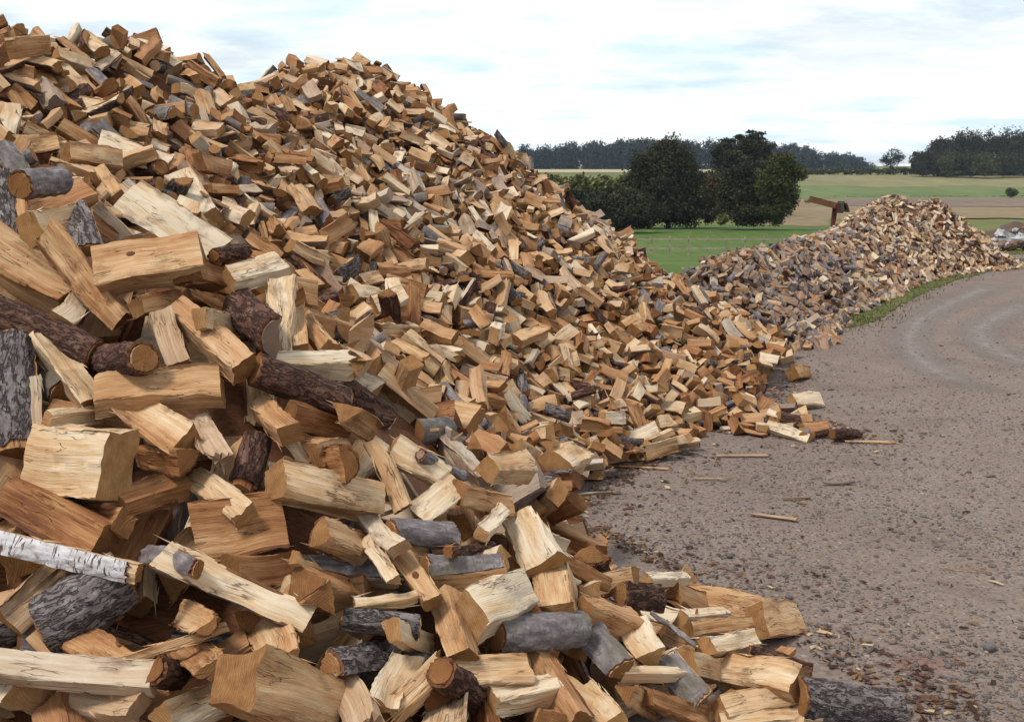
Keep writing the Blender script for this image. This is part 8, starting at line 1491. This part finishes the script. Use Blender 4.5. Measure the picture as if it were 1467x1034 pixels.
tree('lone_tree', 'lone windswept tree on the skyline between the two woods', 'tree', 1275, 241, 430, [(1281, 222, 11, 8), (1266, 229, 9, 6.5), (1288, 228, 7, 7), (1276, 233, 12, 6)], 1500, .34, ML_blue, None, 9, clumps=24, sig=.22)
tree('lone_tree', 'small round tree on the skyline at the wood\'s left end', 'tree', 750, 232, 640, [(750, 213, 8, 7), (745, 220, 7, 5), (752, 224, 9, 7)], 900, .5, ML_blue, None, 10, clumps=20)
# the wood on the right: every tree its own
rng = np.random.RandomState(77)
wl = ['smaller dome at the wood\'s left tip, beside the lone skyline tree', 'second tree of the wood on the right, rising above its left tip', 'broad low tree at the front of the wood on the right', 'tall round tree left of the middle of the wood on the right', 'pale-fronted low bush tree before the wood on the right', 'tall tree at the middle of the wood on the right', 'dark dense tree low at the middle of the wood on the right', 'highest tree of the wood on the right, near the photo edge', 'tree of the wood on the right cut by the photo edge', 'low tree beneath the highest tree of the wood on the right']
wb = [(1322, 232, 16, 15, 400), (1350, 220, 20, 22, 405), (1362, 234, 17, 15, 396), (1378, 216, 22, 25, 410), (1413, 236, 17, 13, 388), (1408, 214, 22, 25, 410), (1392, 234, 16, 15, 392), (1442, 212, 24, 25, 410), (1472, 214, 22, 26, 405), (1446, 234, 20, 15, 394)]
for i, (lab, (px, py, hw, hh, Y)) in enumerate(zip(wl, wb)):
    bl = [(px, py, hw, hh)]+[(px+rng.uniform(-.55, .55)*hw, py+rng.uniform(-.5, .5)*hh, hw*rng.uniform(.4, .62), hh*rng.uniform(.4, .6)) for _ in range(5)]+[(px, 246, hw*.9, 5)]
    tree('wood_tree', lab, 'tree', px, 251, Y, bl, 12000, .36, [ML_dark, ML_mid][i in (2, 4)], 'trees of the wood on the right', 40+i, clumps=70, sig=.16, fill=.5)
# the distant wood on the hill, one mass
rng = np.random.RandomState(5); Bl = []
for j in range(150):
    px = rng.uniform(736, 1252); Y = rng.uniform(640, 760); top = float(np.interp(px, [730, 760, 800, 850, 900, 960, 1010, 1060, 1120, 1170, 1215, 1252], [217, 211, 206, 202, 199.5, 198, 199, 201, 205, 211, 219, 234]))+rng.uniform(0, 9)
    hw = rng.uniform(9, 17); bot = 246; X, _, Z = at_px(px, (top+bot)/2, Y); k = Y/FPX; Bl.append((X, Y, Z, hw*k, hw*k*.8, (bot-top)/2*k))
V, F, A = leaves(Bl, 190000, .58, rng, 2200, .085, .45)
tag(link('distant_wood', tri_mesh('distant_wood', V, F, A, ML_blue)), 'bluish dark wood along the hilltop on the horizon', 'wood', kind='stuff')

# ------------------------------------------------------------------ things beyond the piles
def beam(bm, p0, p1, w, h, tw=0.):
    p0, p1 = Vector(p0), Vector(p1); d = (p1-p0).normalized(); sd_ = d.cross(Vector((0, 0, 1))).normalized() if abs(d.z) < .95 else Vector((1, 0, 0)); up = sd_.cross(d)
    vs = [bm.verts.new(p+sd_*a*w/2+up*b*h/2) for p in (p0, p1) for a, b in ((-1, -1), (1, -1), (1, 1), (-1, 1))]
    for q in ((0, 1, 2, 3), (7, 6, 5, 4), (0, 4, 5, 1), (1, 5, 6, 2), (2, 6, 7, 3), (3, 7, 4, 0)): bm.faces.new([vs[i] for i in q])
def bm_obj(name, bm, mat, parent=None, bevel=0.):
    bmesh.ops.recalc_face_normals(bm, faces=bm.faces)
    if bevel: bmesh.ops.bevel(bm, geom=bm.edges[:], offset=bevel, segments=1, affect='EDGES')
    me = bpy.data.meshes.new(name); bm.to_mesh(me); bm.free(); me.materials.append(mat); return link(name, me, parent)
def simple(name, a, b, sc=6, rough=.85):
    m, nt = new_mat(name); T = NT(nt); n = T.noise(T.obj(), sc, 6, .65); T.out(T.ramp(n, [(.32, a), (.68, b)]), rough, n, .3, .01); return m
M_rust = simple('rusty_steel', (.075, .032, .018), (.19, .085, .042), 9); M_maroon = simple('maroon_steel', (.055, .016, .016), (.11, .03, .026), 5); M_gpaint = simple('green_paint', (.02, .05, .04), (.05, .10, .08), 6)
M_grail = simple('grey_timber', (.20, .165, .12), (.36, .30, .23), 4); M_conc = simple('grey_concrete', (.28, .27, .27), (.52, .51, .52), 3); M_brown = simple('brown_debris', (.09, .055, .04), (.22, .15, .11), 4); M_earth = simple('dark_earth', (.05, .03, .022), (.13, .078, .055), 2.2)
Y = 30.; sc_ = Y/FPX; gx, gy, _ = at_px(1200, 300, Y); cv = link('log_conveyor', None); cv.location = (gx, gy, 0); tag(cv, 'rusty loading conveyor with a raised trough sticking out behind the far pile', 'conveyor')
def loc(px, py, dy=0.): a = at_px(px, py, Y+dy); return (a[0]-gx, a[1]-gy, a[2])
bm = bmesh.new(); beam(bm, loc(1158, 287.5), loc(1196, 297.5), .30, .04); bm_obj('trough', bm, M_rust, cv)
for dy in (-.16, .16):
    bm = bmesh.new(); beam(bm, loc(1159, 284.5, dy), loc(1197, 294.5, dy), .025, .15); bm_obj('side_rail', bm, M_rust, cv)
bm = bmesh.new(); bmesh.ops.create_cone(bm, cap_ends=True, segments=16, radius1=.05, radius2=.05, depth=.36, matrix=Matrix.Translation(Vector(loc(1157, 288)))@Matrix.Rotation(math.pi/2, 4, 'X')); bm_obj('tail_roller', bm, M_brown, cv)
bm = bmesh.new(); beam(bm, loc(1192.5, 330), loc(1197, 291), .10, .13); bm_obj('post', bm, M_maroon, cv, .006)
bm = bmesh.new(); beam(bm, loc(1196, 298, .0), loc(1206, 298, .0), .34, .25); bm_obj('hopper', bm, M_maroon, cv, .008)
bm = bmesh.new(); beam(bm, loc(1202, 289.5), loc(1208, 289.5), .28, .05); beam(bm, loc(1204.2, 290), loc(1204.2, 303, 0), .07, .39); bm_obj('guard_plate', bm, M_gpaint, cv, .005)
bm = bmesh.new(); beam(bm, loc(1210, 291), loc(1214, 303), .30, .05); beam(bm, loc(1206, 302), loc(1214, 303), .3, .04); bm_obj('chute', bm, M_maroon, cv, .005)
# post and rail fence
A0 = (905, 60.); A1 = (1120, 60.); fe = link('rail_fence', None); x0, y0, z0 = at_px(905, 366, 60); fe.location = (x0, y0, 0); tag(fe, 'low grey post and rail fence across the green field', 'fence')
k = 60/FPX; zt = lambda x: float(terrain(x, 60.))
nP = 9
for i in range(nP):
    x = (905+215*i/(nP-1)-733.5)*k; bm = bmesh.new(); beam(bm, (x-x0, 0, zt(x)-.2), (x-x0, 0, zt(x)+1.08), .06, .06); bm_obj('post', bm, M_grail, fe)
for h in (.45, .92):
    for i in range(nP-1):
        xa, xb = ((905+215*j/(nP-1)-733.5)*k for j in (i, i+1)); bm = bmesh.new(); beam(bm, (xa-x0, -.07, zt(xa)+h), (xb-x0-.004, -.07, zt(xb)+h), .03, .08); bm_obj('rail', bm, M_grail, fe)
# dark bank of earth behind the rubble
V = []; F = []; nx_, ny_ = 70, 14; rn = np.random.RandomState(3)
for j in range(ny_+1):
    for i in range(nx_+1):
        u = i/nx_; v = j/ny_; px = 1370+330*u; yy = 26.6+3.4*v; x = (px-733.5)/FPX*yy
        h = .52*min(1, u*5.)*math.sin(math.pi*min(1, v*1.25))**.8 if v < .8 else 0; h *= 1+.12*math.sin(u*31)+.1*math.sin(u*13+1)
        V.append((x, yy, max(0, h+rn.uniform(-.03, .03))+float(terrain(x, yy))-.05))
for j in range(ny_):
    for i in range(nx_): F.append((j*(nx_+1)+i, j*(nx_+1)+i+1, (j+1)*(nx_+1)+i+1, (j+1)*(nx_+1)+i))
mesh_obj('earth_bank', V, F, M_earth, 'structure', 'low bank of dark bare earth behind the rubble', 'bank')
# rubble: concrete slabs one can count on a heap of small debris
rng = random.Random(9); V = []; F = []; base = I1
for _ in range(420):
    px = rng.uniform(1392, 1560); t = rng.random(); top = np.interp(px, [1390, 1405, 1430, 1455, 1470, 1560], [.03, .16, .36, .50, .55, .5])
    yy = 25.0+rng.uniform(-.5, .7); x = (px-733.5)/FPX*yy; z = t*top*(1-abs(yy-25.1)/.95); r = rng.uniform(.03, .10)
    v = base[0]*np.array([r*rng.uniform(.7, 2.2), r, r*rng.uniform(.4, .9)]); a = rng.uniform(0, 3.14); b = rng.uniform(-.5, .5)
    R_ = np.array(Matrix.Rotation(a, 3, 'Z') @ Matrix.Rotation(b, 3, 'Y')); v = v @ R_.T+np.array([x, yy, max(z, .03)]); kk_ = len(V)
    V += [tuple(p) for p in v]; F += [tuple(int(i)+kk_ for i in f) for f in base[1]]
o = mesh_obj('rubble', V, F, M_brown, 'stuff', 'heap of brown and grey rubble near the right photo edge', 'rubble', smooth=False); o.data.materials.append(M_conc)
o.data.polygons.foreach_set('material_index', np.repeat([int(rng.random() < .45) for _ in range(420)], 20))
for i, (lab, px, py, w, d, h, a, b) in enumerate([('broad grey concrete slab at the front of the rubble', 1450, 345, .62, .3, .16, .1, -.1), ('pale broken concrete piece on top of the rubble', 1440, 336, .34, .22, .12, .4, .35), ('pale concrete lump at the rubble\'s left foot', 1426, 351, .26, .2, .10, -.3, .1), ('grey concrete slab cut by the right photo edge', 1474, 343, .4, .3, .17, -.2, .2)]):
    x, y, z = at_px(px, py, 24.7); bm = bmesh.new(); bmesh.ops.create_cube(bm, size=1, matrix=Matrix.Diagonal((w, d, h, 1))); bmesh.ops.subdivide_edges(bm, edges=bm.edges[:], cuts=3, use_grid_fill=True)
    for v in bm.verts: v.co += Vector((rng.uniform(-1, 1), rng.uniform(-1, 1), rng.uniform(-1, 1)))*.018
    o = bm_obj('concrete_slab', bm, M_conc); o.location = (x, y, z); o.rotation_euler = (b*.5, b, a); tag(o, lab, 'slab')
# ------------------------------------------------------------------ sky, sun, camera
world = bpy.data.worlds.new('World'); scene.world = world; world.use_nodes = True; nt = world.node_tree; nt.nodes.clear(); T = NT(nt)
SUN_EL, SUN_AZ = math.radians(58), math.radians(-126)      # azimuth from +Y towards +X
sky = T.n('ShaderNodeTexSky', sky_type='NISHITA', sun_disc=False, sun_elevation=SUN_EL, sun_rotation=SUN_AZ)
gen = T.n('ShaderNodeTexCoord').outputs['Generated']; sp = T.n('ShaderNodeSeparateXYZ', {0: gen})
zz = T.math('ADD', T.math('MAXIMUM', sp.outputs[2], 0.), .14)
uv = T.n('ShaderNodeCombineXYZ', {0: T.math('DIVIDE', sp.outputs[0], zz), 1: T.math('DIVIDE', sp.outputs[1], zz), 2: 1.7}).outputs[0]
n1 = T.noise(uv, .75, 7, .58); n2 = T.noise(T.vmul(uv, (1, 1.5, 1)), 1.5, 7, .6)
cover = T.ramp(n1, [(.40, (.62, .62, .62)), (.52, (1, 1, 1))])
shade = T.ramp(n2, [(.34, (7.3, 9.0, 10.1)), (.45, (9.0, 10.1, 10.8)), (.53, (10.8, 11.2, 11.4)), (.66, (12.4, 12.3, 12.2))])
c = T.mix(cover, sky.outputs[0], shade)
T.n('ShaderNodeOutputWorld', {0: T.n('ShaderNodeBackground', {0: c, 1: .086}).outputs[0]})
sun = bpy.data.lights.new('sun', 'SUN'); sun.energy = 2.5; sun.angle = math.radians(12); sun.color = (1, .95, .87)
so = bpy.data.objects.new('sun', sun); COL.objects.link(so)
sd = Vector((math.sin(SUN_AZ)*math.cos(SUN_EL), math.cos(SUN_AZ)*math.cos(SUN_EL), math.sin(SUN_EL)))
so.rotation_euler = sd.to_track_quat('Z', 'Y').to_euler()
cam = bpy.data.cameras.new('camera'); co = bpy.data.objects.new('camera', cam); COL.objects.link(co)
cam.sensor_width = 36; cam.lens = 36*FPX/1467; cam.clip_end = 6000; cam.clip_start = .05
co.location = (0, 0, CAMZ); co.rotation_euler = (math.pi/2-PITCH, 0, 0); scene.camera = co
scene.view_settings.view_transform = 'Standard'; scene.view_settings.look = 'None'; scene.view_settings.exposure = .33; scene.view_settings.gamma = 1

# air: far things fade a little to blue
bm = bmesh.new(); bmesh.ops.create_cube(bm, size=1, matrix=Matrix.Translation((0, 2000, 10.5)) @ Matrix.Diagonal((12000, 8200, 39, 1)))
me = bpy.data.meshes.new('haze'); bm.to_mesh(me); bm.free(); o = link('haze', me); tag(o, 'thin bluish air over the whole scene', 'haze', kind='stuff')
m, nt = new_mat('thin_air'); T = NT(nt); v = T.n('ShaderNodeVolumePrincipled', {'Color': (.72, .84, 1, 1), 'Density': .00013, 'Anisotropy': .2}); T.n('ShaderNodeOutputMaterial', {1: v.outputs[0]}); me.materials.append(m)
